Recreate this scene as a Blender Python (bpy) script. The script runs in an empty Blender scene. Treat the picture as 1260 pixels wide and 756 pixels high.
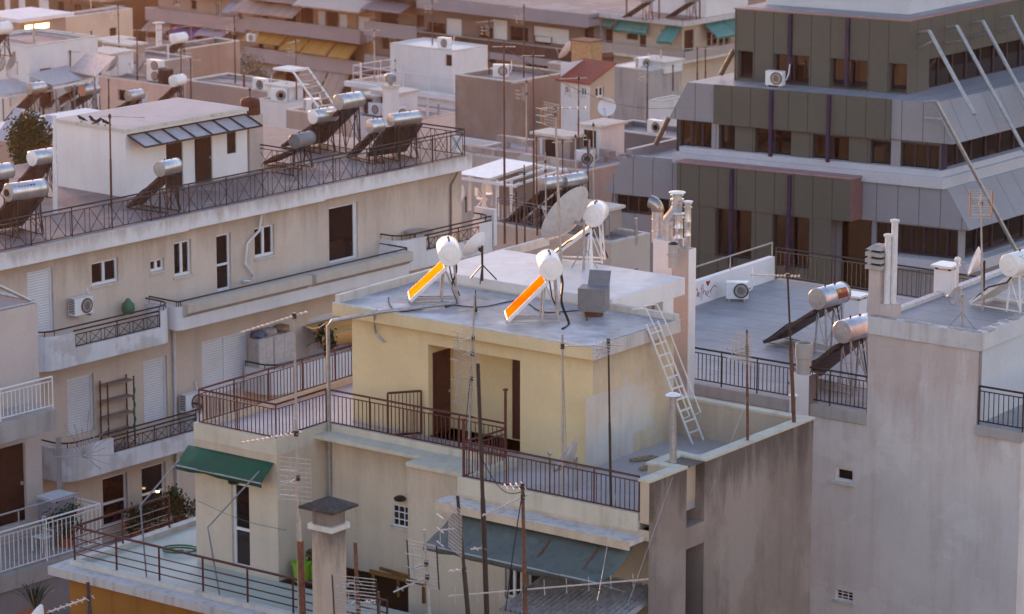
import bpy, math, random
from mathutils import Vector, Matrix
random.seed(7)
S = bpy.context.scene
COL = S.collection
R = math.radians
# ------------------------------------------------------------------ camera
FPX, PITCH, CZ = 4200.0, 12.5, 60.0
CP, SP = math.cos(R(PITCH)), math.sin(R(PITCH))
cd = bpy.data.cameras.new('camera'); cam = bpy.data.objects.new('camera', cd); COL.objects.link(cam)
cam.location = (0, 0, CZ); cam.rotation_euler = (R(90 - PITCH), 0, 0)
cd.sensor_width = 36; cd.lens = 36 * FPX / 1260; cd.clip_start = 1; cd.clip_end = 6000
cd.dof.use_dof = True; cd.dof.focus_distance = 92; cd.dof.aperture_fstop = 1.6
S.camera = cam
# ------------------------------------------------------------------ sky, sun, exposure
SUN_EL, SUN_AZ = 2.0, -24.0          # low sun ahead and to the left (azimuth from +Y towards +X)
w = bpy.data.worlds.new('World'); S.world = w; w.use_nodes = True
nt = w.node_tree; nt.nodes.clear()
sky = nt.nodes.new('ShaderNodeTexSky'); sky.sky_type = 'NISHITA'; sky.sun_disc = False
sky.sun_elevation = R(SUN_EL); sky.sun_rotation = R(SUN_AZ); sky.air_density = 1.0; sky.dust_density = 0.5; sky.ozone_density = 2.0
bg = nt.nodes.new('ShaderNodeBackground'); bg.inputs[1].default_value = 0.13
wo = nt.nodes.new('ShaderNodeOutputWorld')
mxs = nt.nodes.new('ShaderNodeMix'); mxs.data_type = 'RGBA'; mxs.blend_type = 'MULTIPLY'; mxs.inputs[0].default_value = 1
mxs.inputs[7].default_value = (1.21, .935, .925, 1)          # pink dusk sky
nt.links.new(sky.outputs[0], mxs.inputs[6]); nt.links.new(mxs.outputs[2], bg.inputs[0]); nt.links.new(bg.outputs[0], wo.inputs[0])
ld = bpy.data.lights.new('sun', 'SUN'); sun = bpy.data.objects.new('sun', ld); COL.objects.link(sun)
ld.energy = 0.5; ld.angle = R(3.0); ld.color = (1.0, 0.55, 0.3)
sd = Vector((math.sin(R(SUN_AZ)) * math.cos(R(SUN_EL)), math.cos(R(SUN_AZ)) * math.cos(R(SUN_EL)), math.sin(R(SUN_EL))))
sun.rotation_euler = sd.to_track_quat('Z', 'Y').to_euler(); sun.location = (-60, 80, 120)
S.view_settings.view_transform = 'Standard'; S.view_settings.look = 'None'; S.view_settings.gamma = 1
S.view_settings.use_curve_mapping = False; S.view_settings.exposure = 3.5
# ------------------------------------------------------------------ measuring helpers: lines of sight to real positions
def ray(px, py):
    x = (px - 630) / FPX; y = (378 - py) / FPX
    return (x, CP + y * SP, -SP + y * CP)
def at(px, py, Y):
    d = ray(px, py); t = Y / d[1]; return Vector((d[0] * t, Y, CZ + d[2] * t))
def onz(px, py, z):
    d = ray(px, py); t = (z - CZ) / d[2]; return Vector((d[0] * t, d[1] * t, z))
class Fr:                                     # a building's own plan axes: u along one street front, v along the other
    def __init__(s, O, aU, aV):
        s.O = Vector(O); s.U = (math.cos(R(aU)), math.sin(R(aU))); s.V = (math.cos(R(aV)), math.sin(R(aV)))
        s.D = s.U[0] * s.V[1] - s.U[1] * s.V[0]; s.aU = R(aU); s.aV = R(aV)
    def p(s, u, v, z):
        return Vector((s.O.x + u * s.U[0] + v * s.V[0], s.O.y + u * s.U[1] + v * s.V[1], z))
    def inv(s, P):
        x = P[0] - s.O.x; y = P[1] - s.O.y
        return ((x * s.V[1] - y * s.V[0]) / s.D, (s.U[0] * y - s.U[1] * x) / s.D)
    def uv(s, px, py, z): return s.inv(onz(px, py, z))
    def _hit(s, px, py, A, c):
        d = ray(px, py); n = (-A[1], A[0])
        B = s.p(0, c, 0) if A is s.U else s.p(c, 0, 0)
        t = (B.x * n[0] + B.y * n[1]) / (d[0] * n[0] + d[1] * n[1])
        P = Vector((d[0] * t, d[1] * t, CZ + d[2] * t)); return P
    def uz(s, px, py, v):
        P = s._hit(px, py, s.U, v); return s.inv(P)[0], P.z
    def vz(s, px, py, u):
        P = s._hit(px, py, s.V, u); return s.inv(P)[1], P.z
    def az(s, ax, px, py, c): return s.uz(px, py, c) if ax == 'u' else s.vz(px, py, c)
    def rect(s, ax, c, x0, y0, x1, y1):       # top-left and bottom-right sight lines -> (a0,a1,z0,z1)
        a0, z1 = s.az(ax, x0, y0, c); a1, z0 = s.az(ax, x1, y1, c)
        return (a0, a1, z0, z1)
    def q(s, ax, a, c, z): return s.p(a, c, z) if ax == 'u' else s.p(c, a, z)
# ------------------------------------------------------------------ mesh builder
class MB:
    def __init__(s): s.v = []; s.f = []; s.sm = []
    def add(s, vs, fs, smooth=False):
        o = len(s.v); s.v += [Vector(x) for x in vs]
        for f in fs: s.f.append([o + i for i in f]); s.sm.append(smooth)
        return s
    def hexa(s, P):                           # bottom 4 (ccw), top 4
        return s.add(P, [(3, 2, 1, 0), (4, 5, 6, 7), (0, 1, 5, 4), (1, 2, 6, 5), (2, 3, 7, 6), (3, 0, 4, 7)])
    def box(s, fr, u0, u1, v0, v1, z0, z1):
        if u0 > u1: u0, u1 = u1, u0
        if v0 > v1: v0, v1 = v1, v0
        if z0 > z1: z0, z1 = z1, z0
        return s.hexa([fr.p(u, v, z) for z in (z0, z1) for u, v in ((u0, v0), (u1, v0), (u1, v1), (u0, v1))])
    def bx(s, c, d, rz=0.0, M=None):          # local box: centre, dimensions
        x, y, z = d[0] / 2, d[1] / 2, d[2] / 2
        P = [Vector((a, b, e)) for e in (-z, z) for a, b in ((-x, -y), (x, -y), (x, y), (-x, y))]
        m = M if M is not None else Matrix.Rotation(rz, 3, 'Z')
        return s.hexa([m @ p + Vector(c) for p in P])
    def prism(s, pts, z0, z1):
        n = len(pts)
        return s.add([(p[0], p[1], z0) for p in pts] + [(p[0], p[1], z1) for p in pts],
                     [tuple(range(n - 1, -1, -1)), tuple(range(n, 2 * n))] + [(i, (i + 1) % n, n + (i + 1) % n, n + i) for i in range(n)])
    def loft(s, A, B, caps=True):             # two equal rings
        n = len(A)
        fs = [(i, (i + 1) % n, n + (i + 1) % n, n + i) for i in range(n)]
        if caps: fs += [tuple(range(n - 1, -1, -1)), tuple(range(n, 2 * n))]
        return s.add(list(A) + list(B), fs)
    def slab(s, poly, d):                     # thick sheet: polygon + offset vector
        d = Vector(d); return s.loft([Vector(p) for p in poly], [Vector(p) + d for p in poly])
    def tube(s, pts, r, n=6, caps=True):
        pts = [Vector(p) for p in pts]; N = len(pts)
        rs = r if isinstance(r, (list, tuple)) else [r] * N
        o = []; prev = None
        for i, p in enumerate(pts):
            t = (pts[min(i + 1, N - 1)] - pts[max(i - 1, 0)])
            if t.length < 1e-9: t = Vector((0, 0, 1))
            t.normalize()
            a = prev if prev is not None else (Vector((0, 0, 1)) if abs(t.z) < .9 else Vector((1, 0, 0)))
            a = (a - t * a.dot(t)); 
            if a.length < 1e-6: a = t.orthogonal()
            a.normalize(); b = t.cross(a); prev = a
            o += [p + (a * math.cos(2 * math.pi * k / n) + b * math.sin(2 * math.pi * k / n)) * rs[i] for k in range(n)]
        fs = []
        for i in range(N - 1):
            for k in range(n):
                k2 = (k + 1) % n; fs.append((i * n + k, i * n + k2, (i + 1) * n + k2, (i + 1) * n + k))
        s.add(o, fs, n > 4)
        if caps:
            b = len(s.v) - len(o)
            s.f.append([b + k for k in range(n - 1, -1, -1)]); s.sm.append(False)
            s.f.append([b + (N - 1) * n + k for k in range(n)]); s.sm.append(False)
        return s
    def bar(s, a, b, w, h=None):              # square bar
        a, b = Vector(a), Vector(b); h = h or w
        t = (b - a).normalized(); up = Vector((0, 0, 1)) if abs(t.z) < .95 else Vector((1, 0, 0))
        x = t.cross(up).normalized() * w / 2; y = x.cross(t).normalized() * h / 2
        return s.hexa([a - x - y, a + x - y, b + x - y, b - x - y, a - x + y, a + x + y, b + x + y, b - x + y])
    def lathe(s, prof, c=(0, 0, 0), M=None, n=20):   # profile (r, z) about z
        c = Vector(c); m = M or Matrix.Identity(3); o = []
        for r, z in prof:
            o += [m @ Vector((r * math.cos(2 * math.pi * k / n), r * math.sin(2 * math.pi * k / n), z)) + c for k in range(n)]
        fs = []
        for i in range(len(prof) - 1):
            for k in range(n):
                k2 = (k + 1) % n; fs.append((i * n + k, i * n + k2, (i + 1) * n + k2, (i + 1) * n + k))
        s.add(o, fs, True)
        b = len(s.v) - len(o)
        for i, rev in ((0, True), (len(prof) - 1, False)):
            if prof[i][0] > 1e-4:
                L = [b + i * n + k for k in range(n)]
                s.f.append(L[::-1] if rev else L); s.sm.append(False)
        return s
    def wall(s, fr, ax, c, a0, a1, z0, z1, holes=(), t=.18):
        # outer sheet with real openings and their reveals; 'u' walls look towards -v, 'v' walls look towards +u
        din = t if ax == 'u' else -t
        xs = sorted(set([a0, a1] + [h[0] for h in holes] + [h[1] for h in holes]))
        zs = sorted(set([z0, z1] + [h[2] for h in holes] + [h[3] for h in holes]))
        xs = [x for x in xs if a0 - 1e-6 <= x <= a1 + 1e-6]; zs = [z for z in zs if z0 - 1e-6 <= z <= z1 + 1e-6]
        for i in range(len(xs) - 1):
            for j in range(len(zs) - 1):
                mx, mz = (xs[i] + xs[i + 1]) / 2, (zs[j] + zs[j + 1]) / 2
                if any(h[0] < mx < h[1] and h[2] < mz < h[3] for h in holes): continue
                q = [fr.q(ax, a, c, z) for a, z in ((xs[i], zs[j]), (xs[i + 1], zs[j]), (xs[i + 1], zs[j + 1]), (xs[i], zs[j + 1]))]
                s.add(q, [(0, 1, 2, 3)])
        for h in holes:
            A = [(h[0], h[2]), (h[1], h[2]), (h[1], h[3]), (h[0], h[3])]
            for k in range(4):
                p, r_ = A[k], A[(k + 1) % 4]
                s.add([fr.q(ax, p[0], c, p[1]), fr.q(ax, r_[0], c, r_[1]), fr.q(ax, r_[0], c + din, r_[1]), fr.q(ax, p[0], c + din, p[1])], [(0, 1, 2, 3)])
        return s
    def build(s, name, mat, parent=None, loc=None, **props):
        me = bpy.data.meshes.new(name)
        if parent is not None:
            base = Vector((0, 0, 0)); q = parent
            while q is not None: base += Vector(q.location); q = q.parent
        elif loc is not None: base = Vector(loc)
        else:
            xs = [p.x for p in s.v]; ys = [p.y for p in s.v]; zs = [p.z for p in s.v]
            base = Vector(((min(xs) + max(xs)) / 2, (min(ys) + max(ys)) / 2, min(zs)))
        me.from_pydata([p - base for p in s.v], [], s.f)
        me.polygons.foreach_set('use_smooth', s.sm); me.update()
        if any(s.sm): me.set_sharp_from_angle(angle=R(38))
        if mat: me.materials.append(mat)
        o = bpy.data.objects.new(name, me); COL.objects.link(o)
        if parent is not None: o.parent = parent
        else: o.location = base
        for k, v in props.items(): o[k] = v
        return o
def tag(o, label, cat, group=None):
    o['label'] = label; o['category'] = cat
    if group: o['group'] = group
    return o
def thing(name, loc, label, cat, group=None):
    o = bpy.data.objects.new(name, None); COL.objects.link(o); o.location = loc; o.empty_display_size = .3
    return tag(o, label, cat, group)
def kids(o): return list(o.children)
def dup(o, loc=None, rz=None, sc=None, label=None, group=None, parent=None, rot=None):
    c = o.copy(); COL.objects.link(c)
    if parent is not None: c.parent = parent
    for k in kids(o): dup(k, parent=c)
    if loc is not None: c.location = loc
    if rz is not None: c.rotation_euler = (0, 0, rz)
    if rot is not None: c.rotation_euler = rot
    if sc is not None: c.scale = sc if isinstance(sc, (tuple, list)) else (sc, sc, sc)
    if label: c['label'] = label
    if group: c['group'] = group
    return c
# ------------------------------------------------------------------ materials
MC = {}
def _new(name):
    m = bpy.data.materials.new(name); m.use_nodes = True; n = m.node_tree
    return m, n, n.nodes['Principled BSDF']
def _pos(n, scale):
    g = n.nodes.new('ShaderNodeNewGeometry'); mp = n.nodes.new('ShaderNodeMapping'); mp.inputs['Scale'].default_value = scale
    n.links.new(g.outputs['Position'], mp.inputs['Vector']); return mp.outputs[0]
def _noise(n, vec, scale, detail=4, rough=.6):
    t = n.nodes.new('ShaderNodeTexNoise'); t.inputs['Scale'].default_value = scale; t.inputs['Detail'].default_value = detail; t.inputs['Roughness'].default_value = rough
    n.links.new(vec, t.inputs['Vector']); return t.outputs['Fac']
def _ramp(n, fac, stops):
    r = n.nodes.new('ShaderNodeValToRGB'); e = r.color_ramp.elements
    while len(e) < len(stops): e.new(.5)
    for i, (p, c) in enumerate(stops):
        e[i].position = p; e[i].color = (c[0], c[1], c[2], 1) if isinstance(c, (tuple, list)) else (c, c, c, 1)
    n.links.new(fac, r.inputs[0]); return r.outputs[0]
def _mix(n, fac, a, b, mode='MIX'):
    m = n.nodes.new('ShaderNodeMix'); m.data_type = 'RGBA'; m.blend_type = mode
    for sock, v in ((m.inputs[0], fac), (m.inputs[6], a), (m.inputs[7], b)):
        if isinstance(v, (int, float)): sock.default_value = v
        elif isinstance(v, (tuple, list)): sock.default_value = (v[0], v[1], v[2], 1)
        else: n.links.new(v, sock)
    return m.outputs[2]
def _bump(n, h, b, strength=.2, dist=.02):
    k = n.nodes.new('ShaderNodeBump'); k.inputs['Strength'].default_value = strength; k.inputs['Distance'].default_value = dist
    n.links.new(h, k.inputs['Height']); n.links.new(k.outputs[0], b.inputs['Normal'])
def plaster(name, col, stain=None, amt=.5, patch=None, pamt=.0, sc=1.0, rough=.85, drip=None, pz=.8, hard=.03):
    """rendered masonry: broad blotches, drips running down, fine grain, optional repair patches"""
    if name in MC: return MC[name]
    m, n, b = _new(name)
    stain = stain or tuple(c * .55 for c in col)
    p1 = _pos(n, (1, 1, 1)); 
    big = _noise(n, p1, .55 * sc, 5, .62); st = _noise(n, _pos(n, (2.2 * sc, 2.2 * sc, .16 * sc)), 1.0, 5, .6)
    fine = _noise(n, p1, 14 * sc, 3, .6)
    c = _mix(n, _ramp(n, big, [(.35, 0), (.72, 1)]), col, tuple(x * .86 for x in col))
    mask = _ramp(n, st, [(.48, 0), (.75, 1)])
    mul = n.nodes.new('ShaderNodeMath'); mul.operation = 'MULTIPLY'; mul.inputs[1].default_value = amt
    n.links.new(mask, mul.inputs[0])
    mul2 = n.nodes.new('ShaderNodeMath'); mul2.operation = 'MULTIPLY'
    n.links.new(mul.outputs[0], mul2.inputs[0]); n.links.new(_ramp(n, big, [(.3, .25), (.65, 1)]), mul2.inputs[1])
    c = _mix(n, mul2.outputs[0], c, stain)
    if patch:
        pm = _noise(n, _pos(n, (1, 1, pz)), .33 * sc, 8, .58)
        mm = n.nodes.new('ShaderNodeMath'); mm.operation = 'MULTIPLY'; mm.inputs[1].default_value = pamt
        n.links.new(_ramp(n, pm, [(.52, 0), (.52 + hard * 2, 1)]), mm.inputs[0]); c = _mix(n, mm.outputs[0], c, patch)
    if drip:                                   # dirt washed down from the top edge, in ragged streaks
        zt_, dp, da = drip[:3]; sx = n.nodes.new('ShaderNodeSeparateXYZ'); g = n.nodes.new('ShaderNodeNewGeometry'); n.links.new(g.outputs['Position'], sx.inputs[0])
        mr = n.nodes.new('ShaderNodeMapRange'); mr.inputs[1].default_value = zt_ - dp; mr.inputs[2].default_value = zt_; n.links.new(sx.outputs['Z'], mr.inputs[0])
        dn = _noise(n, _pos(n, (1.7, 1.7, .33)), 1.3, 8, .68); ad = n.nodes.new('ShaderNodeMath'); ad.operation = 'ADD'; n.links.new(dn, ad.inputs[0])
        hm = n.nodes.new('ShaderNodeMath'); hm.operation = 'MULTIPLY'; hm.inputs[1].default_value = .42; n.links.new(mr.outputs[0], hm.inputs[0]); n.links.new(hm.outputs[0], ad.inputs[1])
        dm = n.nodes.new('ShaderNodeMath'); dm.operation = 'MULTIPLY'; dm.inputs[1].default_value = da; n.links.new(_ramp(n, ad.outputs[0], [(.64, 0), (.9, 1)]), dm.inputs[0])
        c = _mix(n, dm.outputs[0], c, drip[3] if len(drip) > 3 else stain)
    c = _mix(n, .07, c, _ramp(n, fine, [(.3, .25), (.7, .9)]), 'OVERLAY')
    n.links.new(c, b.inputs['Base Color']); b.inputs['Roughness'].default_value = rough
    b.inputs['Specular IOR Level'].default_value = .25
    _bump(n, fine, b, .12, .01)
    MC[name] = m; return m
def plain(name, col, rough=.6, metal=0.0, var=.25, sc=6.0, stain=None):
    if name in MC: return MC[name]
    m, n, b = _new(name); p1 = _pos(n, (1, 1, 1))
    f = _noise(n, p1, sc, 4, .65)
    c = _mix(n, _ramp(n, f, [(.35, 0), (.7, 1)]), col, stain or tuple(x * (1 - var) for x in col))
    n.links.new(c, b.inputs['Base Color']); b.inputs['Metallic'].default_value = metal
    r = n.nodes.new('ShaderNodeMapRange'); r.inputs[3].default_value = max(.05, rough - .1); r.inputs[4].default_value = min(1, rough + .12)
    n.links.new(f, r.inputs[0]); n.links.new(r.outputs[0], b.inputs['Roughness'])
    if rough > .5: b.inputs['Specular IOR Level'].default_value = .3
    MC[name] = m; return m
def slats(name, col, period, vec=(0, 0, 1), dark=.55, rough=.55, sharp=.5):
    """pattern of parallel slats / corrugations, in world metres"""
    if name in MC: return MC[name]
    m, n, b = _new(name)
    g = n.nodes.new('ShaderNodeNewGeometry'); d = n.nodes.new('ShaderNodeVectorMath'); d.operation = 'DOT_PRODUCT'
    d.inputs[1].default_value = vec; n.links.new(g.outputs['Position'], d.inputs[0])
    k = n.nodes.new('ShaderNodeMath'); k.operation = 'MULTIPLY'; k.inputs[1].default_value = 1 / period; n.links.new(d.outputs['Value'], k.inputs[0])
    fr = n.nodes.new('ShaderNodeMath'); fr.operation = 'FRACT'; n.links.new(k.outputs[0], fr.inputs[0])
    f = _ramp(n, fr.outputs[0], [(0, 0), (.18, .85), (.55, 1), (.95, .8), (1, 0)])
    v = _noise(n, _pos(n, (1, 1, 1)), 2.0, 4, .6)
    c = _mix(n, f, tuple(x * dark for x in col), col)
    c = _mix(n, _ramp(n, v, [(.45, 0), (.8, .35)]), c, tuple(x * .6 for x in col))
    n.links.new(c, b.inputs['Base Color']); b.inputs['Roughness'].default_value = rough
    _bump(n, f, b, sharp, .03)
    MC[name] = m; return m
def glassm(name, col=(.012, .010, .012), rough=.06, tint=None):
    if name in MC: return MC[name]
    m, n, b = _new(name); f = _noise(n, _pos(n, (1, 1, 1)), .8, 3, .5)
    c = _mix(n, _ramp(n, f, [(.4, 0), (.65, 1)]), col, tint or tuple(x * 2.2 for x in col))
    n.links.new(c, b.inputs['Base Color']); b.inputs['Roughness'].default_value = rough; b.inputs['Specular IOR Level'].default_value = .6
    MC[name] = m; return m
def tiles(name, col):
    if name in MC: return MC[name]
    return slats(name, col, .25, (math.cos(R(-40)), math.sin(R(-40)), 0), .45, .8)

def addlines(m, vec, period, width, dark=.5, wob=.02):
    """thin seams across a surface, in world metres"""
    n = m.node_tree; b = n.nodes['Principled BSDF']; src = b.inputs['Base Color'].links[0].from_socket
    g = n.nodes.new('ShaderNodeNewGeometry'); d = n.nodes.new('ShaderNodeVectorMath'); d.operation = 'DOT_PRODUCT'; d.inputs[1].default_value = vec; n.links.new(g.outputs['Position'], d.inputs[0])
    w_ = _noise(n, _pos(n, (1, 1, 1)), 1.2, 2, .5); wa = n.nodes.new('ShaderNodeMath'); wa.operation = 'MULTIPLY_ADD'; wa.inputs[1].default_value = wob * 4; n.links.new(w_, wa.inputs[0]); n.links.new(d.outputs['Value'], wa.inputs[2])
    k = n.nodes.new('ShaderNodeMath'); k.operation = 'MULTIPLY'; k.inputs[1].default_value = 1 / period; n.links.new(wa.outputs[0], k.inputs[0])
    f = n.nodes.new('ShaderNodeMath'); f.operation = 'FRACT'; n.links.new(k.outputs[0], f.inputs[0])
    l = n.nodes.new('ShaderNodeMath'); l.operation = 'LESS_THAN'; l.inputs[1].default_value = width / period; n.links.new(f.outputs[0], l.inputs[0])
    mm = n.nodes.new('ShaderNodeMath'); mm.operation = 'MULTIPLY'; mm.inputs[1].default_value = 1 - dark; n.links.new(l.outputs[0], mm.inputs[0])
    n.links.new(_mix(n, mm.outputs[0], src, (.03, .03, .03)), b.inputs['Base Color']); return m
# ------------------------------------------------------------------ palette
WHITE = plaster('white_plaster', (.72, .69, .69), (.38, .31, .27), .32, sc=.9, drip=(at(587, 192, 122).z + .05, .6, .6, (.30, .21, .16)))
WHITE2 = plaster('white_paint_wall', (.76, .735, .74), (.42, .38, .36), .3, sc=.8)
CREAM = plaster('cream_plaster', (.60, .50, .39), (.34, .26, .2), .45, drip=(38.1, 1.6, .45, (.34, .26, .19)))
YELLOW = plaster('yellow_plaster', (.68, .545, .325), (.50, .40, .25), .12, drip=(40.95, .6, .25, (.40, .29, .16)))
YTRIM = plaster('yellow_trim', (.66, .535, .33), (.42, .33, .22), .4)
BEIGE = plaster('beige_plaster', (.60, .49, .405), (.36, .27, .215), .5, drip=(at(587, 200, 122).z - .4, 1.5, .5, (.33, .23, .17)))
PEEL = plaster('peeling_white', (.70, .68, .69), (.30, .27, .26), .45, patch=(.4, .36, .33), pamt=.5, sc=2.2)
RAW = plaster('raw_render', (.25, .20, .175), (.11, .083, .072), .65, patch=(.35, .295, .265), pamt=.45, sc=.8, drip=(39.15, 1.7, .75, (.07, .056, .05)))
RAW2 = plaster('brown_render', (.30, .215, .175), (.16, .11, .09), .6, patch=(.38, .30, .25), pamt=.4, sc=.8)
LILAC = plaster('pale_patched_render', (.63, .585, .58), (.45, .37, .34), .7, patch=(.70, .68, .69), pamt=.32, sc=1.1, pz=1.6, hard=.015, drip=(at(1205, 420, 86).z, 3.5, .5, (.36, .26, .22)))
COPE = plaster('coping', (.58, .55, .50), (.24, .21, .19), .7, sc=2)
COPEY = plaster('green_grey_coping', (.54, .50, .41), (.28, .25, .2), .6, sc=2)
FASC = plaster('weathered_fascia', (.54, .50, .48), (.20, .16, .14), .9, sc=2.2)
DECK = plaster('wet_grey_roof_deck', (.34, .33, .345), (.16, .13, .115), .9, patch=(.62, .62, .65), pamt=.75, sc=1.6, rough=.5, hard=.06)
DECKW = plaster('white_roof_coating', (.68, .665, .66), (.42, .37, .34), .7, patch=(.54, .52, .51), pamt=.6, sc=1.1, rough=.5, hard=.06)
DECKG = addlines(plaster('grey_roof_felt', (.27, .268, .28), (.16, .15, .15), .7, patch=(.35, .35, .37), pamt=.5, sc=.9, rough=.6), (.61, .79, 0), 1.0, .03, .45)
DECKB = plaster('brown_roof_deck', (.22, .168, .158), (.11, .08, .075), .8, patch=(.33, .275, .26), pamt=.6, sc=.8, rough=.6)
TERR = plaster('terrace_tiles', (.37, .35, .355), (.24, .21, .21), .5, patch=(.47, .45, .48), pamt=.4, sc=1.4, rough=.45)
TERRG = plaster('green_terrace_paint', (.40, .45, .40), (.27, .29, .26), .5, sc=1, rough=.5)
CONC = plaster('grey_concrete', (.40, .375, .36), (.18, .155, .14), .7, sc=1.3)
FRAME = plain('white_frame', (.72, .71, .73), .4, var=.1)
SHUT = slats('white_roller_shutter', (.74, .73, .75), .085, dark=.5, sharp=.5)
GLASS = glassm('window_glass', (.004, .003, .003), tint=(.012, .009, .008))
WOOD = plain('maroon_wood', (.07, .012, .008), .5, var=.35)
BWOOD = plain('brown_wood', (.030, .012, .009), .55, var=.35)
MAROON = plain('maroon_metal', (.085, .017, .014), .45, var=.35, sc=9)
DARKM = plain('dark_iron', (.024, .015, .014), .5, var=.4, sc=9)
RUST = plain('rusty_steel', (.16, .07, .045), .75, var=.55, sc=12)
GALV = plain('galvanised_steel', (.42, .42, .43), .42, .6, var=.3, sc=8)
ALU = plain('aluminium', (.44, .41, .39), .45, .35, var=.25, sc=8)
CHROME = plain('polished_steel', (.64, .64, .66), .34, .8, var=.3, sc=5)
WPAINT = plain('white_painted_metal', (.74, .73, .73), .38, var=.12)
GPAINT = plain('grey_painted_metal', (.19, .19, .205), .5, var=.2)
TANKW = plain('white_enamel', (.80, .78, .76), .35, var=.08)
BLACK = plain('black_rubber', (.015, .014, .014), .6)
COLL = glassm('collector_glass', (.03, .022, .022), .10, tint=(.06, .04, .035))
COLLR = plain('sunset_tinted_collector', (.12, .048, .016), .2, 1.0, var=.55, sc=1.6)  # orange of the sunset reflection put into the glass colour and tint
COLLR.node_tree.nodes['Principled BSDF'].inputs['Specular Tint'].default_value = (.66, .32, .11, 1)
ORANGE = plain('orange_plastic', (.42, .15, .02), .6)
GREENF = plaster('dark_green_canvas', (.008, .075, .045), (.03, .06, .04), .7, patch=(.02, .11, .07), pamt=.5, sc=2.4, rough=.7, hard=.06)
TEALF = slats('teal_canvas', (.03, .24, .23), .9, (.79, -.61, 0), .75, .7, .1)
BLUEF = plaster('slate_tarpaulin', (.09, .112, .108), (.045, .05, .048), .8, patch=(.15, .17, .16), pamt=.5, sc=2.4, rough=.6, hard=.06)
TANF = slats('tan_canvas', (.62, .34, .11), .5, (.79, -.61, 0), .8, .75, .1)
BROWNF = slats('ochre_canvas', (.30, .125, .015), .9, (.79, -.61, 0), .8, .75, .1)
CORR = slats('corrugated_sheet', (.30, .25, .23), .15, (.79, -.61, 0), .4, .6, .8)
LEAF = plain('leaf_green', (.035, .06, .02), .6, var=.5, sc=5)
LEAF2 = plain('leaf_olive', (.06, .075, .03), .6, var=.5, sc=5)
TERRA = plain('terracotta', (.36, .12, .06), .75, var=.3)
BLIME = plain('lime_plastic', (.22, .42, .03), .5)
PIPEW = plain('white_pipe', (.66, .65, .66), .5, var=.2)
CBACK = plain('collector_back', (.075, .055, .05), .55, var=.4)
CABLE = plain('black_cable', (.02, .018, .018), .6)
GROUND = plaster('street_asphalt', (.06, .058, .056), (.04, .04, .04), .4)

# ------------------------------------------------------------------ parts of buildings
def window(B, fr, ax, c, rc, kind, dep=.13):
    a0, a1, z0, z1 = rc; sg = 1 if ax == 'u' else -1; ci = c + sg * dep
    bxx = lambda mb, x0, x1, y0, y1, t0, t1: mb.box(fr, x0, x1, c + sg * t0, c + sg * t1, y0, y1) if ax == 'u' else mb.box(fr, c + sg * t0, c + sg * t1, x0, x1, y0, y1)
    W, H = a1 - a0, z1 - z0; f = .03 if kind == 'grid' else min(.075, W * .12)
    if kind in ('shut', 'shut2'):
        m = MB(); bxx(m, a0, a1, z0, z1, dep - .02, dep + .02); o = m.build('roller_shutter', SHUT, B)
        m = MB(); 
        for x in ([a0, a1 - f] + ([(a0 + a1) / 2 - f / 2] if kind == 'shut2' else [])): bxx(m, x, x + f, z0, z1, dep - .05, dep - .021)
        bxx(m, a0 + f, a1 - f, z1 - f, z1, dep - .048, dep - .021)
        m.build('guide_rail', FRAME, o); return o
    if kind in ('wood', 'bwood'):
        mt = WOOD if kind == 'wood' else BWOOD
        m = MB(); bxx(m, a0, a1, z0, z1, dep - .02, dep + .03)
        for k in range(3): bxx(m, a0 + W * .12, a1 - W * .12, z0 + H * (.06 + .31 * k), z0 + H * (.31 + .31 * k), dep - .035, dep - .021)
        o = m.build('door', mt, B)
        m = MB(); bxx(m, a1 - W * .12, a1 - W * .06, z0 + H * .46, z0 + H * .5, dep - .09, dep - .021); m.build('handle', ALU, o); return o
    if kind == 'pane1':
        m = MB(); bxx(m, a0, a0 + f, z0, z1, dep - .04, dep + .03); bxx(m, a1 - f * 2, a1, z0, z1, dep - .04, dep + .03); bxx(m, a0 + f, a1 - f * 2, z1 - f, z1, dep - .039, dep + .029); bxx(m, a0 + f, a1 - f * 2, z0, z0 + f, dep - .039, dep + .029)
        o = m.build('window', FRAME, B); m = MB(); bxx(m, a0 + f, a1 - f * 2, z0 + f, z1 - f, dep, dep + .02); m.build('pane', GLASS, o); return o
    if kind == 'dark':
        m = MB(); bxx(m, a0, a1, z0, z1, dep, dep + .03); return m.build('pane', GLASS, B)
    fm = FRAME
    m = MB()
    for x in (a0, a1 - f): bxx(m, x, x + f, z0, z1, dep - .04, dep + .03)
    bxx(m, a0 + f, a1 - f, z0, z0 + f * 1.2, dep - .039, dep + .029); bxx(m, a0 + f, a1 - f, z1 - f, z1, dep - .039, dep + .029)
    if kind == 'w2': bxx(m, (a0 + a1) / 2 - f * .7, (a0 + a1) / 2 + f * .7, z0 + f * 1.2, z1 - f, dep - .05, dep + .028)
    if kind == 'door': bxx(m, a0 + f, a1 - f, z0 + H * .44, z0 + H * .44 + f, dep - .038, dep + .028)
    if kind == 'grid':
        for k in range(1, 3): bxx(m, a0 + W * k / 3 - .011, a0 + W * k / 3 + .011, z0 + f * 1.2, z1 - f, dep - .03, dep + .028)
        for k in range(1, 3): bxx(m, a0 + f, a1 - f, z0 + H * k / 3 - .011, z0 + H * k / 3 + .011, dep - .031, dep + .027)
    o = m.build('window', fm, B)
    m = MB(); bxx(m, a0 + f * .9, a1 - f * .9, z0 + f, z1 - f * .9, dep, dep + .02); m.build('pane', GLASS, o)
    if kind in ('w2', 'w1', 'grid'):
        m = MB(); bxx(m, a0 - .06, a1 + .06, z0 - .06, z0 - .004, -.06, dep - .045); m.build('sill', COPE, o)
    return o
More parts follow.
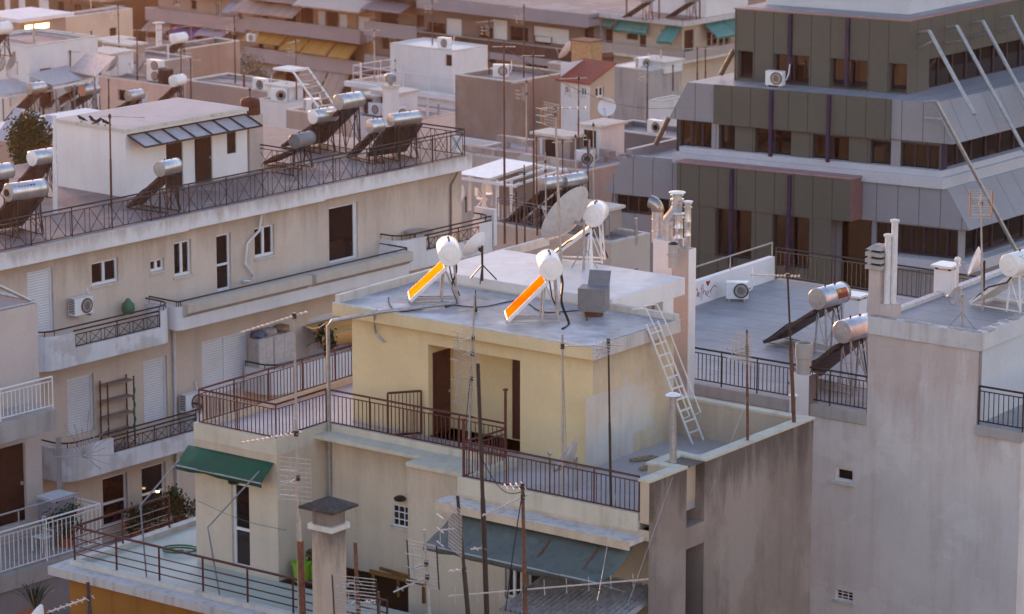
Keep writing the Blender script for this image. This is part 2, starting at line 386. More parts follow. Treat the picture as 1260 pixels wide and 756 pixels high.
def face(B, fr, ax, c, a0, a1, z0, z1, mat, ops=(), t=.2, name='wall', dep=.13, auto=None):
    hs = []; ops = list(ops)
    if auto:                                   # (floor heights, spacing, seed, kinds): the rest of a far facade's openings
        rg = random.Random(auto[2]); done = [fr.rect(ax, c, *o[1:5]) for o in ops if o[0] != 'abs']
        for zf in auto[0]:
            x = a0 + .8
            while x < a1 - 1.5:
                w_ = rg.choice((.9, 1.1, 1.6)); lo = zf + rg.choice((.05, .05, .95)); r_ = (x, x + w_, lo, zf + 2.25); x += auto[1] * rg.uniform(.7, 1.3)
                if r_[3] > z1 - .1 or any(not (r_[1] + .2 < d[0] or r_[0] - .2 > d[1] or r_[3] < d[2] or r_[2] > d[3]) for d in done): continue
                ops.append(('abs', rg.choice(auto[3]), r_))
    for o in ops:
        rc = fr.rect(ax, c, *o[1:5]) if o[0] != 'abs' else o[2]
        k = o[0] if o[0] != 'abs' else o[1]
        rc = (max(min(rc[0], rc[1]), a0 + .02), min(max(rc[0], rc[1]), a1 - .02), max(min(rc[2], rc[3]), z0 + .01), min(max(rc[2], rc[3]), z1 - .01))
        if rc[1] - rc[0] < .1 or rc[3] - rc[2] < .1: continue
        hs.append(rc)
        if k: window(B, fr, ax, c, rc, k, dep)
    m = MB(); m.wall(fr, ax, c, a0, a1, z0, z1, hs, t); return m.build(name, mat, B)
def blank(B, fr, u0, u1, v0, v1, z0, z1, mat, name='wall', sides='blrf', top=False):
    m = MB(); C = {'f': ((u0, v0), (u1, v0)), 'r': ((u1, v0), (u1, v1)), 'b': ((u1, v1), (u0, v1)), 'l': ((u0, v1), (u0, v0))}
    for k in sides:
        (a, b), (c, d) = C[k]; m.add([fr.p(a, b, z0), fr.p(c, d, z0), fr.p(c, d, z1), fr.p(a, b, z1)], [(0, 1, 2, 3)])
    if top: m.add([fr.p(u0, v0, z1), fr.p(u1, v0, z1), fr.p(u1, v1, z1), fr.p(u0, v1, z1)], [(0, 1, 2, 3)])
    return m.build(name, mat, B)
def boxp(B, fr, u0, u1, v0, v1, z0, z1, mat, name):
    m = MB(); m.box(fr, u0, u1, v0, v1, z0, z1); return m.build(name, mat, B)
def _seg(pts):
    out = []; 
    for i in range(len(pts) - 1):
        a, b = Vector(pts[i]), Vector(pts[i + 1]); out.append((a, b, (b - a).length))
    return out
def railing(pts, h, style, mat, root=None, label=None, group=None, post=1.4, r=.022, bar=.015, step=.13, gap=.1, name='railing'):
    """pts: base line in world space. root None -> a top-level railing, else one railing part of a balcony"""
    solo = root is None
    pts = [Vector(p) for p in pts]
    if solo: root = thing(name, pts[0], label, 'railing', group)
    up = Vector((0, 0, 1))
    hr = MB(); hr.tube([p + up * h for p in pts], r * 1.25, 6); low = MB(); inf = MB(); posts = []
    for a, b, L in _seg(pts):
        n = max(1, round(L / post))
        for k in range(n + 1):
            p = a + (b - a) * (k / n); posts.append(p)
        if style == 'bars':
            low.bar(a + up * gap, b + up * gap, .03); low.bar(a + up * (h - .12), b + up * (h - .12), .025)
            nb = max(1, round(L / step))
            for k in range(1, nb):
                p = a + (b - a) * (k / nb); inf.bar(p + up * gap, p + up * (h - .12), bar * 1.5)
        elif style == 'rails':
            for k in (.2, .42, .66): low.bar(a + up * h * k, b + up * h * k, .028)
        elif style == 'x':
            low.bar(a + up * gap, b + up * gap, .03); low.bar(a + up * (h - .13), b + up * (h - .13), .03)
            nb = max(1, round(L / step)); z0, z1 = gap, h - .13
            for k in range(nb):
                p0 = a + (b - a) * ((k + .12) / nb); p1 = a + (b - a) * ((k + .88) / nb)
                inf.bar(p0 + up * z0, p0 + up * z1, bar * 1.3); inf.bar(p1 + up * z0, p1 + up * z1, bar * 1.3)
                inf.bar(p0 + up * z0, p1 + up * z1, bar); inf.bar(p1 + up * z0, p0 + up * z1, bar)
        elif style == 'open':
            low.bar(a + up * h * .5, b + up * h * .5, .025)
    seen = []
    if solo:
        hr.build('handrail', mat, root)
        for p in posts:
            if any((p - s_).length < .05 for s_ in seen): continue
            seen.append(p); m = MB(); m.bar(p, p + up * h, r * 1.7); m.build('post', mat, root)
        if low.v: low.build('cross_rail', mat, root)
        if inf.v: inf.build('infill', mat, root)
    else:
        for p in posts: hr.bar(p, p + up * h, r * 1.6)
        hr.v += []; 
        for q in (low, inf):
            o = len(hr.v); hr.v += q.v; hr.f += [[i + o for i in f] for f in q.f]; hr.sm += q.sm
        hr.build('railing', mat, root)
    return root
def strip(B, pts, wd, z0, z1, mat, name):      # low wall of even thickness along a polyline (plan), closed prism per segment, mitred
    P = [Vector((p[0], p[1])) for p in pts]; n = len(P); Lf, Rt = [], []
    for i in range(n):
        d0 = (P[i] - P[i - 1]).normalized() if i > 0 else (P[1] - P[0]).normalized()
        d1 = (P[i + 1] - P[i]).normalized() if i < n - 1 else d0
        t = d0 + d1; t = t.normalized() if t.length > 1e-6 else d0
        nn = Vector((-t.y, t.x)); k = wd / 2 / max(.3, nn.dot(Vector((-d0.y, d0.x)))); Lf.append(P[i] + nn * k); Rt.append(P[i] - nn * k)
    m = MB()
    for i in range(n - 1):
        m.hexa([(Rt[i].x, Rt[i].y, z0), (Rt[i + 1].x, Rt[i + 1].y, z0), (Lf[i + 1].x, Lf[i + 1].y, z0), (Lf[i].x, Lf[i].y, z0),
                (Rt[i].x, Rt[i].y, z1), (Rt[i + 1].x, Rt[i + 1].y, z1), (Lf[i + 1].x, Lf[i + 1].y, z1), (Lf[i].x, Lf[i].y, z1)])
    return m.build(name, mat, B)
def awning(B, a, b, out, drop, mat, valance=.2, sag=.0, nm='awning', arms=True):
    """sloping canvas from wall line a-b, projecting by vector out, dropping by drop; cloth has thickness and a valance"""
    a, b, out = Vector(a), Vector(b), Vector(out); N = 6; K = max(2, int((b - a).length / .45))
    m = MB(); vs = []
    for i in range(N + 1):
        t = i / N
        for k in range(K + 1):
            s = k / K; e = (.07 * math.sin(k * 2.1 + i * .6) + .05 * math.sin(k * .9 + 2 * i)) * (t * (1.25 - t))
            vs.append(a.lerp(b, s) + out * t + Vector((0, 0, -drop * t - sag * math.sin(math.pi * t) + e)))
    fs = [(i * (K + 1) + k, i * (K + 1) + k + 1, (i + 1) * (K + 1) + k + 1, (i + 1) * (K + 1) + k) for i in range(N) for k in range(K)]
    if valance:
        o = len(vs)
        for k in range(K + 1): vs.append(vs[N * (K + 1) + k] + Vector((0, 0, -valance * (.85 + .15 * (k % 2)))))
        fs += [(N * (K + 1) + k, N * (K + 1) + k + 1, o + k + 1, o + k) for k in range(K)]
    m.add(vs, fs, True); o = m.build(nm, mat, B)
    sol = o.modifiers.new('thick', 'SOLIDIFY'); sol.thickness = .012
    m = MB(); e = Vector((0, 0, -drop)); m.tube([a + out + e, b + out + e], .022)
    if arms:
        for p in (a.lerp(b, .04), a.lerp(b, .96)): m.tube([p + Vector((0, 0, -drop - .5)), p + out + e], .016)
    m.build('frame', GALV, o); return o
def balcony(B, fr, uw, ud, v0, v1, zf, mat, notch=None, hp=.95, hn=.45, rnd=.55, rail=DARKM, left=True, right=True, nstep=.62):
    n = 5; path = []
    if left: 
        path.append((uw, v0)); path += [(ud - rnd + rnd * math.sin(math.pi / 2 * k / n), v0 + rnd - rnd * math.cos(math.pi / 2 * k / n)) for k in range(n + 1)]
    else: path.append((ud, v0))
    if notch: path += [(ud, notch[0]), (ud, notch[1])]
    if right: 
        path += [(ud - rnd + rnd * math.cos(math.pi / 2 * k / n), v1 - rnd + rnd * math.sin(math.pi / 2 * k / n)) for k in range(n + 1)]; path.append((uw, v1))
    else: path.append((ud, v1))
    P = [fr.p(u, v, zf) for u, v in path]
    poly = P[:] 
    if not left: poly = [fr.p(uw, v0, zf)] + poly
    if not right: poly = poly + [fr.p(uw, v1, zf)]
    m = MB(); m.prism([(p.x, p.y) for p in poly], zf - .17, zf); o = m.build('balcony', mat, B)
    i0 = None
    if notch:
        i0 = [i for i, q in enumerate(path) if abs(q[1] - notch[0]) < 1e-6 and abs(q[0] - ud) < 1e-6][-1]
        i1 = i0 + 1
        if i0 > 0: strip(o, P[:i0 + 1], .13, zf - .17, zf + hp, mat, 'parapet')
        strip(o, P[i0:i1 + 1], .125, zf - .168, zf + hn, mat, 'parapet')
        if i1 < len(P) - 1: strip(o, P[i1:], .13, zf - .17, zf + hp, mat, 'parapet')
        a, b = fr.p(ud, notch[0], zf + hn), fr.p(ud, notch[1], zf + hn)
        railing([a, b], hp - hn + .02, 'x', rail, o, step=nstep, post=2.2, gap=.04)
    else:
        strip(o, P, .13, zf - .17, zf + hp, mat, 'parapet')
    m = MB(); Q = [p + Vector((0, 0, hp + .17)) for p in P]; m.tube(Q, .028)
    for i in range(0, len(P), 2): m.bar(P[i] + Vector((0, 0, hp - .05)), Q[i], .025)
    m.build('handrail', rail, o); return o
# ================================================================== setting
m = MB(); m.add([(-1500, -200, 0), (1500, -200, 0), (1500, 3000, 0), (-1500, 3000, 0)], [(0, 1, 2, 3)])
g = m.build('ground', GROUND, loc=(0, 0, 0)); g['kind'] = 'structure'
# ================================================================== the yellow building
Y = Fr(at(729, 429, 80), -37.5, 54); zr = Y.O.z
uL = Y.uv(408.7, 374, zr)[0]; vD = Y.uv(845, 396, zr)[1]
yb = thing('apartment_building', Y.p(uL / 2, 3, 0), 'yellow rooftop penthouse building with maroon doors and railed terrace, in the centre', 'building', )
FH = .30; vw = .22; uw = -.14
zt = Y.uz(720, 575, vw)[1]
uwl = Y.uz(433, 392, vw)[0]
m = MB(); m.box(Y, uL, 0, 0, vD, zr - FH, zr - .004); m.build('fascia', YTRIM, yb)
m = MB(); m.box(Y, .0, .035, .005, vD + .02, zr - FH + .003, zr + .035); m.build('side_fascia', FASC, yb)
m = MB(); m.box(Y, uL + .02, -.12, .12, vD - .15, zr - .003, zr + .012); rf = m.build('roof', DECK, yb)
m = MB(); m.box(Y, uL, .0, .0, .12, zr - .0035, zr + .03); m.box(Y, uL, uL + .12, .12, vD + 5.6, zr - .0035, zr + .22); m.box(Y, -3.0, 0, vD - .15, vD, zr - .003, zr + .17); m.build('parapet', COPE, yb)
# front wall with the open porch
ux0 = Y.uz(527, 470, vw)[0]; ux1 = Y.uz(640, 470, vw)[0]; zp = Y.uz(527, 424, vw)[1]; vb = Y.vz(557, 470, ux0)[0]
vb = max(vw + .8, min(vb, vw + 1.6))
m = MB(); m.wall(Y, 'u', vw, uwl, uw, zt, zr - FH, [(ux0, ux1, zt, zp)], vb - vw); m.build('wall', YELLOW, yb)
d0 = Y.uz(630, 500, vb)[0]
face(yb, Y, 'u', vb, ux0, ux1 + .0, zt, zp, YELLOW, [('abs', 'wood', (d0, ux1 - .03, zt + .02, zt + 2.1))], .1, dep=.06)
a0 = Y.vz(532.5, 470, ux0)[0]; a1 = Y.vz(553, 470, ux0)[0]
m = MB(); m.box(Y, ux0 - .02, ux0 + .035, a0, a1, zt + .02, zt + 2.12)
for k in range(7): m.box(Y, ux0 + .036, ux0 + .046, a0 + .1, a1 - .1, zt + .2 + k * .26, zt + .4 + k * .26)
dd = m.build('door', WOOD, yb); m = MB(); m.box(Y, ux0 + .036, ux0 + .1, a1 - .1, a1 - .06, zt + 1.0, zt + 1.06); m.build('handle', ALU, dd)
TAN = plaster('tan_side_wall', (.58, .46, .31), (.36, .29, .23), .6, patch=(.55, .51, .47), pamt=.75, sc=2.2, pz=1.3, hard=.05, drip=(40.95, .9, .5, (.34, .26, .19)))
blank(yb, Y, uwl, uw, vw, vD, zt, zr - FH, TAN, sides='r'); blank(yb, Y, uwl, uw, vw, vD, zt, zr - FH, YELLOW, sides='bl')
# whitewashed repairs on the side wall
def vp(x, y): return Y.vz(x, y, uw)
q = [vp(720.5, 489), vp(779, 473), vp(779, 558), vp(720.5, 575)]
m = MB(); m.slab([Y.p(uw + .003, a, z) for a, z in q], Vector((Y.U[0], Y.U[1], 0)) * .0015); m.build('wall_patch', plaster('whitewash', (.57, .52, .47), (.40, .34, .29), .7, patch=(.50, .43, .36), pamt=.5, sc=2.5), yb)
# terrace
zc = zt + .16
uE, vF = Y.uv(566, 586, zc); uG, vG = Y.uv(781, 633, zc); uA, vA = Y.uv(242, 519, zc); uB = Y.uv(340, 541, zc)[0]
uC, vC = Y.uv(407, 522, zc); uD = Y.uv(565, 553, zc)[0]
print('terrace v', vF, vG, vA, 'C', vC, 'u', uA, uB, uC, uD, uE, uG)
vf = (vF + vG) / 2; uR = uG + .35
zl = Y.uz(347, 717, vf)[1]; print('levels', zr, zt, zl)
vBk = Y.vz(1001, 520, uR)[0]; zpar = Y.vz(795, 592, uR)[1]; print('back', vBk, Y.vz(1001, 520, uR), zpar - zt)
zpar = (zpar + Y.vz(1001, 520, uR)[1]) / 2
vTL = vC + 7.0
outline = [(uA, vf), (uB, vf), (uB, vC), (uE, vC), (uE, vf), (uR - .27, vf), (uR - .27, vBk), (uA, vBk)]
m = MB(); m.prism([Y.p(a, b, 0)[:2] for a, b in outline], zt - .22, zt); m.build('terrace_floor', TERR, yb)
cu = [Y.p(a, b, 0) for a, b in [(uA + .1, vBk), (uA + .1, vf + .1), (uB - .1, vf + .1), (uB - .1, vC + .1), (uE + .1, vC + .1), (uE + .1, vf + .1), (uR - .3, vf + .1)]]
strip(yb, cu, .22, zt - .26, zc, COPEY, 'kerb')
# kerb wall on the street side of the terrace left part
n0 = Y.vz(845, 600, uR)[0]; n1 = Y.vz(867, 600, uR)[0]; zn0 = Y.vz(855, 646, uR)[1]; zn1 = Y.vz(855, 672, uR)[1]
for q0, q1 in ((vf, n0), (n1, vBk)):
    boxp(yb, Y, uR - .26, uR - .012, q0 + .004, q1 - .004, zt - .05, zpar - .002, CREAM, 'parapet'); boxp(yb, Y, uR - .3, uR + .03, q0 - .03 * (q0 == vf), q1 + .03 * (q1 == vBk), zpar, zpar + .06, COPEY, 'coping')
boxp(yb, Y, uR - .95, uR - .7, n0 - .25, n1 + .25, zt - .02, zpar - .003, CREAM, 'parapet'); boxp(yb, Y, uR - .98, uR - .67, n0 - .28, n1 + .28, zpar - .002, zpar + .055, COPEY, 'coping')
for q0, q1 in ((n0 - .25, n0), (n1, n1 + .25)): boxp(yb, Y, uR - .699, uR - .261, q0 + .003, q1 - .003, zt - .02, zpar - .004, CREAM, 'parapet'); boxp(yb, Y, uR - .669, uR - .301, q0, q1, zpar - .003, zpar + .052, COPEY, 'coping')
boxp(yb, Y, uw - .5, uR - .262, vBk - .22, vBk, zt - .02, zpar - .02, CREAM, 'parapet'); boxp(yb, Y, uw - .5, uR - .302, vBk - .25, vBk + .03, zpar - .019, zpar + .045, COPEY, 'coping')
boxp(yb, Y, uR - .28, uR - .262, vf + .25, vBk - .24, zt, zpar - .004, CREAM, 'parapet_lining')
# storey under the terrace
face(yb, Y, 'u', vf, uA, uB, zl, zt - .2, CREAM, [('door', 284, 593, 308, 703)])
face(yb, Y, 'v', uB, vf, vC, zl, zt - .2, CREAM)
face(yb, Y, 'u', vC, uB, uE + 1, zl, zt - .2, CREAM, [('grid', 483, 620, 504, 651)], dep=.06)
uN = Y.uz(502, 650, vf)[0]
zled = Y.uz(560, 600, vf)[1]
vM = vC - 1.12; uN = Y.uz(502, 650, vM)[0]; print('vM check', vM, Y.uv(507, 738, zl), Y.uv(566, 753, zl))
boxp(yb, Y, uB + .004, uN, vC - .55, vC - .003, zled, zled + .1, COPEY, 'ledge'); boxp(yb, Y, uN + .001, uE - .002, vM - .08, vC - .004, zled - .002, zled + .098, COPEY, 'ledge')
zl2 = Y.uz(549, 618, vf - .55)[1]; print('ledge2', zl2 - zl)
face(yb, Y, 'u', vM, uN, uR, zl - 3, zl2 - .1, CREAM, [('w2', 621, 695, 640, 740), ('door', 648, 700, 670, 756)])
face(yb, Y, 'u', vM, uN, uE, zl2 - .1, zled, CREAM); blank(yb, Y, uN, uE, vM, vC, zl - 3, zled, CREAM, sides='l')
face(yb, Y, 'u', vf, uE, uR, zl2 - .12, zt - .2, CREAM)
boxp(yb, Y, uE, uR - .13, vf, vM - .003, zl2 - .12, zl2 - .1, CREAM, 'soffit')
boxp(yb, Y, uE - .25, uR - .12, vf - .6, vf - .003, zl2 - .12, zl2, FASC, 'ledge'); boxp(yb, Y, uE - .25, uR - .12, vf - .66, vf - .601, zl2 - .2, zl2 - .02, CREAM, 'ledge_edge')
# blank party wall on the right with its recess
m = MB(); m.wall(Y, 'v', uR, vf, vBk, 0, zpar - .001, [(n0, n1, zn0, zpar + .0), (n0, n1, zn1 - 6, zn1)], .64); m.build('party_wall', RAW, yb)
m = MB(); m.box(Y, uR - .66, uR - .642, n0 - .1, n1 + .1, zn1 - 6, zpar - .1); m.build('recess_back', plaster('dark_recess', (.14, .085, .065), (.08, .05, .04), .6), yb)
blank(yb, Y, uA, uR, vf, vBk, 0, zl, CREAM, sides='fbl'); blank(yb, Y, uA, uR, vf, vBk, zl, zt - .2, CREAM, sides='bl')
boxp(yb, Y, uR - .25, uR + .0, vf - .004, vf + .26, zt - .0, zpar - .004, CREAM, 'parapet_end')
# lower terrace
uT, vT = Y.uv(95, 688, zl + .12); vT2 = Y.uv(171, 710, zl + .12)[1]; print('low terr', uT, vT, vT2)
vt = (vT + vT2) / 2
m = MB(); m.box(Y, uT - .45, uR, vt - .55, vf - .002, zl - .22, zl - .003); m.box(Y, uT - .45, uA - .002, vf - .0015, vBk, zl - .22, zl - .0031); m.build('terrace_slab', FASC, yb)
m = MB(); m.box(Y, uT + .1, uR - .1, vt + .08, vf - .004, zl - .0028, zl); m.box(Y, uT + .1, uA - .004, vf - .003, vBk - .1, zl - .0029, zl - .0005); m.build('terrace_floor', TERRG, yb)
strip(yb, [Y.p(a, b, 0) for a, b in [(uT, vBk), (uT, vt), (uR, vt)]], .2, zl - .0025, zl + .12, COPE, 'kerb')
blank(yb, Y, uT, uR - .01, vt + .3, vf - .01, 0, zl - .22, CREAM, sides='flr')
# ================================================================== white-roofed building behind it
uW = Y.uv(746, 383, zr)[0]; zW = Y.vz(746, 363, uW)[1] if False else zr + .25
vW0 = vD + .03; vW1 = Y.vz(843, 331, uW)[0]; print('W', uW, vW0, vW1)
wb = thing('apartment_building', Y.p(uW - 4, vW0 + 3, 0), 'white-roofed building behind the yellow penthouse with stained white side wall', 'building')
m = MB(); m.box(Y, uL + .13, uW, vW0, vW1, zW - .46, zW - .004); m.build('fascia', WHITE2, wb)
m = MB(); m.box(Y, uL + .15, uW - .1, vW0 + .02, vW1 - .1, zW - .0038, zW); m.build('roof', DECKW, wb)
blank(wb, Y, uL, uW - .35, vW0, vW1, 0, zW - .46, WHITE, sides='frbl')
boxp(wb, Y, uW - .3, uW - .02, vW1 - 1.0, vW1 - .5, zW - 4, zW - .463, WHITE2, 'pillar')
# ================================================================== left building
L = Fr(at(587, 192, 122), -40, 50.5); zL = L.O.z
v0 = L.uv(0, 313, zL)[1]; print('L left v', v0, L.uv(0, 313, zL))
lb = thing('apartment_building', L.p(-5, v0 / 2, 0), 'beige apartment block with white roof edge and X-patterned balconies, on the left', 'building')
V0 = v0 - 2.0; uF = -.5
FHL = .5
vj1 = L.vz(232, 270, 0)[0]; vj2 = L.vz(403, 235, 0)[0]
for a, b, off in ((V0, vj1, .0), (vj1, vj2, -.12), (vj2, 0, -.24)):
    boxp(lb, L, -11.5, off, a, b, zL - FHL + (0 if off == 0 else -.02 * off), zL - .004, WHITE, 'fascia')
boxp(lb, L, -11.3, -.26, V0, -.1, zL - .0035, zL + .012, DECKB, 'roof')
vend = L.vz(568, 240, uF)[0]
face(lb, L, 'v', uF, V0, vend, 0, zL - FHL, BEIGE, [('shut', 33, 336, 67, 409), ('w2', 112.5, 324, 146, 346), ('w2', 185, 321, 202.5, 332), ('w2', 214, 299, 236, 337), ('door', 266, 290, 285, 356), ('w2', 313, 281, 338, 313), ('pane1', 404.5, 256, 441, 317),
    ('shut', 82, 467, 117, 529), ('shut', 176, 445, 207, 515), ('shut2', 248, 421, 308, 475), ('shut', 380, 392, 432, 450), ('door', 126, 589, 158, 642), ('door', 174, 576, 205, 632)], .22)
blank(lb, L, -11.3, uF, V0, vend, 0, zL - FHL, BEIGE, sides='fbl')
def lz(x, y, u): return L.vz(x, y, u)
ub = uF + 1.25
# balconies: measured at their front line
zb1 = lz(120, 440, ub)[1] + .1; print('b1', zb1 - zL)
balcony(lb, L, uF, ub, lz(52, 450, ub)[0], lz(213, 410, ub)[0], zb1, PEEL, (lz(91, 420, ub)[0], lz(196, 390, ub)[0]), .92, .4)
zb2 = lz(185, 566, ub)[1] + .17; print('b2', zb2 - zb1)
balcony(lb, L, uF, ub, lz(80, 575, ub)[0], lz(257, 500, ub)[0], zb2, PEEL, (lz(138, 540, ub)[0], lz(241, 510, ub)[0]), .92, .4)
zb3 = lz(377, 369, ub + .1)[1] + .17; print('b3', zb3 - zb1)
v3a, v3m, v3b, v4b = lz(217, 400, ub)[0], lz(376, 360, ub)[0], lz(500, 330, ub)[0], lz(615, 300, ub)[0]
b3 = balcony(lb, L, uF, ub + .1, v3a, v3b, zb3, WHITE, None, .62, rnd=.12)
b4 = balcony(lb, L, uF, ub - .35, v3b + .05, v4b, zb3 + .0, WHITE, (lz(523, 320, ub - .35)[0], lz(604, 300, ub - .35)[0]), .95, .42)
for a, b in ((v3a + .15, v3m - .1), (v3m + .1, v3b - .1)):
    m = MB(); q = [(ub + .17, zb3 + .25), (ub + .42, zb3 + .42), (ub + .42, zb3 + .72), (ub + .1, zb3 + .72)]
    m.loft([L.p(u, a, z) for u, z in q], [L.p(u, b, z) for u, z in q]); m.build('planter', plaster('planter_render', (.56, .49, .42), (.36, .3, .26), .5), b3)
boxp(lb, L, uF + .01, ub - .3, v4b + .02, v4b + .2, zb3 + .0, zb3 + 1.35, WHITE, 'balcony_screen')
# roof penthouse
u1, w0 = L.uv(156, 244, zL); zT = L.vz(156, 163, u1)[1]; w1 = L.vz(305, 220, u1)[0]; uu0 = L.uz(69, 150, w0)[0]; print('pent', u1, w0, w1, uu0, zT - zL)
ph = lb
face(lb, L, 'v', u1, w0, w1, zL, zT, WHITE2, [('bwood', 204, 172, 226, 234), ('bwood', 239, 166, 262, 226), ('bwood', 279, 160, 291, 188)], .15, name='penthouse_wall', dep=.08)
blank(lb, L, uu0, u1, w0, w1, zL, zT, WHITE2, name='penthouse_wall', sides='fbl')
boxp(lb, L, uu0 - .05, u1 + .05, w0 - .05, w1 + .05, zT, zT + .12, COPE, 'penthouse_roof_slab')
boxp(lb, L, uu0 + .1, u1 - .1, w0 + .1, w1 - .1, zT + .121, zT + .126, plaster('pale_roof_coating', (.50, .44, .43), (.33, .27, .26), .6, sc=.7), 'penthouse_roof')
# ================================================================== grey office building, top right
OF = Fr(at(1118, 27, 140), -30, 52); zO = OF.O.z
def cladding(name, col, stain, pu, pv, du=0.0, dv=0.0):
    m = plaster(name, col, stain, .3, sc=.4, rough=.5); n = m.node_tree; b = n.nodes['Principled BSDF']
    src = b.inputs['Base Color'].links[0].from_socket; g = n.nodes.new('ShaderNodeNewGeometry')
    c = src
    for per, off, vec in ((pu, du, (OF.V[1] / OF.D, -OF.V[0] / OF.D, 0)), (pv, dv, (-OF.U[1] / OF.D, OF.U[0] / OF.D, 0))):
        if not per: continue
        s_ = n.nodes.new('ShaderNodeVectorMath'); s_.operation = 'SUBTRACT'; s_.inputs[1].default_value = OF.O; n.links.new(g.outputs['Position'], s_.inputs[0])
        d = n.nodes.new('ShaderNodeVectorMath'); d.operation = 'DOT_PRODUCT'; d.inputs[1].default_value = vec; n.links.new(s_.outputs[0], d.inputs[0])
        k = n.nodes.new('ShaderNodeMath'); k.operation = 'MULTIPLY_ADD'; k.inputs[1].default_value = 1 / per; k.inputs[2].default_value = off; n.links.new(d.outputs['Value'], k.inputs[0])
        f = n.nodes.new('ShaderNodeMath'); f.operation = 'FRACT'; n.links.new(k.outputs[0], f.inputs[0])
        l = n.nodes.new('ShaderNodeMath'); l.operation = 'LESS_THAN'; l.inputs[1].default_value = .035 / per; n.links.new(f.outputs[0], l.inputs[0])
        c = _mix(n, l.outputs[0], c, tuple(x * .35 for x in col))
    n.links.new(c, b.inputs['Base Color']); return m
OLIVE = cladding('olive_cladding', (.10, .104, .09), (.078, .08, .07), .88, 1.06, .01, .3)
OLIVES = cladding('olive_end_cladding', (.10, .104, .09), (.078, .08, .07), 0, 1.06, 0, .3)
GREYC = cladding('grey_cladding', (.27, .272, .30), (.23, .23, .25), .95, 0, .3)
GREYS = cladding('grey_end_cladding', (.27, .272, .30), (.23, .23, .25), 0, 1.3, 0, .3)
PALEB = plaster('pale_sill', (.47, .48, .53), (.36, .36, .39), .4, sc=.6)
PINK = plain('pink_coping', (.36, .215, .215), .6)
PURP = plain('purple_metal', (.017, .015, .06), .4, var=.2)
OGLASS = glassm('amber_glass', (.003, .002, .002), .04, tint=(.016, .010, .005))
OFRAME = plain('dark_window_frame', (.022, .018, .034), .45)
SEAM = plain('dark_seam', (.075, .07, .066), .6)
ob = thing('office_building', OF.p(-3, 5, 0), 'stepped grey and olive clad office block with strip windows and purple mullions', 'building')
def owin(ax, c, rc, n=2, dep=.28):
    a0, a1, z0, z1 = rc; sg = 1 if ax == 'u' else -1
    def bx_(m, x0, x1, y0, y1, t0, t1): m.box(OF, x0, x1, c + sg * t0, c + sg * t1, y0, y1) if ax == 'u' else m.box(OF, c + sg * t0, c + sg * t1, x0, x1, y0, y1)
    m = MB(); bx_(m, a0, a1, z0, z0 + .09, dep - .06, dep + .04); bx_(m, a0, a1, z1 - .07, z1, dep - .06, dep + .04)
    for k in range(n + 1):
        x = a0 + (a1 - a0) * k / n; bx_(m, max(a0, x - .045), min(a1, x + .045), z0 + .09, z1 - .07, dep - .061, dep + .039)
    o = m.build('window', OFRAME, ob)
    m = MB(); bx_(m, a0, a1, z0 + .05, z1 - .05, dep, dep + .02); m.build('pane', OGLASS, o)
def oface(ax, c, a0, a1, z0, z1, mat, ws, dep=.28, name='wall'):
    hs = []
    for w_ in ws:
        rc = OF.rect(ax, c, *w_[:4]); rc = (max(rc[0], a0 + .02), min(rc[1], a1 - .02), max(rc[2], z0 + .02), min(rc[3], z1 - .02)); hs.append(rc); owin(ax, c, rc, w_[4], dep)
    m = MB(); m.wall(OF, ax, c, a0, a1, z0, z1, hs, dep + .05); m.build(name, mat, ob)
def seams(*a): pass
uO0 = OF.uz(904.5, 12, 0)[0]; vO1 = 16
zb1_ = OF.uz(1118, 77, 0)[1]; z2 = OF.uz(1119, 117, 0)[1]
print('office', uO0, zO - zb1_, zO - z2)
def orow(x0, y0, x1, y1, n): return (x0, y0, x1, y1, n)
# top storey
oface('u', 0, uO0, 0, z2, zO, OLIVE, [orow(908, 62, 926, 97.5, 1), orow(952, 66, 995, 105.5, 2), orow(1022, 71.5, 1067, 111, 2), orow(1094, 77.5, 1117, 115, 1)])
vs0 = OF.vz(1143, 95, 0)[0]
hz0, hz1 = OF.vz(1143, 112, 0)[1], OF.vz(1143, 73, 0)[1]
hs = [(vs0, vO1 - .5, hz0, hz1)]; owin('v', 0, hs[0], 12)
m = MB(); m.wall(OF, 'v', 0, 0, vO1, z2, zO, hs, .33); m.build('wall', OLIVES, ob)
blank(ob, OF, uO0, 0, 0, vO1, z2, zO, OLIVE, sides='lb')
boxp(ob, OF, uO0 - .03, .03, -.03, vO1, zO, zO + .06, PINK, 'coping'); boxp(ob, OF, uO0 + .3, -.3, .3, vO1 - .3, zO + .06, zO + .07, DECKG, 'roof')
seams('u', 0, uO0, 0, zb1_, zO, 9); seams('v', 0, 0, vO1, hz1 + .05, zO, 15)
for x in (972.5, 1043.5):
    u = OF.uz(x, 60, 0)[0]; boxp(ob, OF, u - .07, u + .07, -.12, -.006, z2 + .1, zO - .02, PURP, 'mullion')
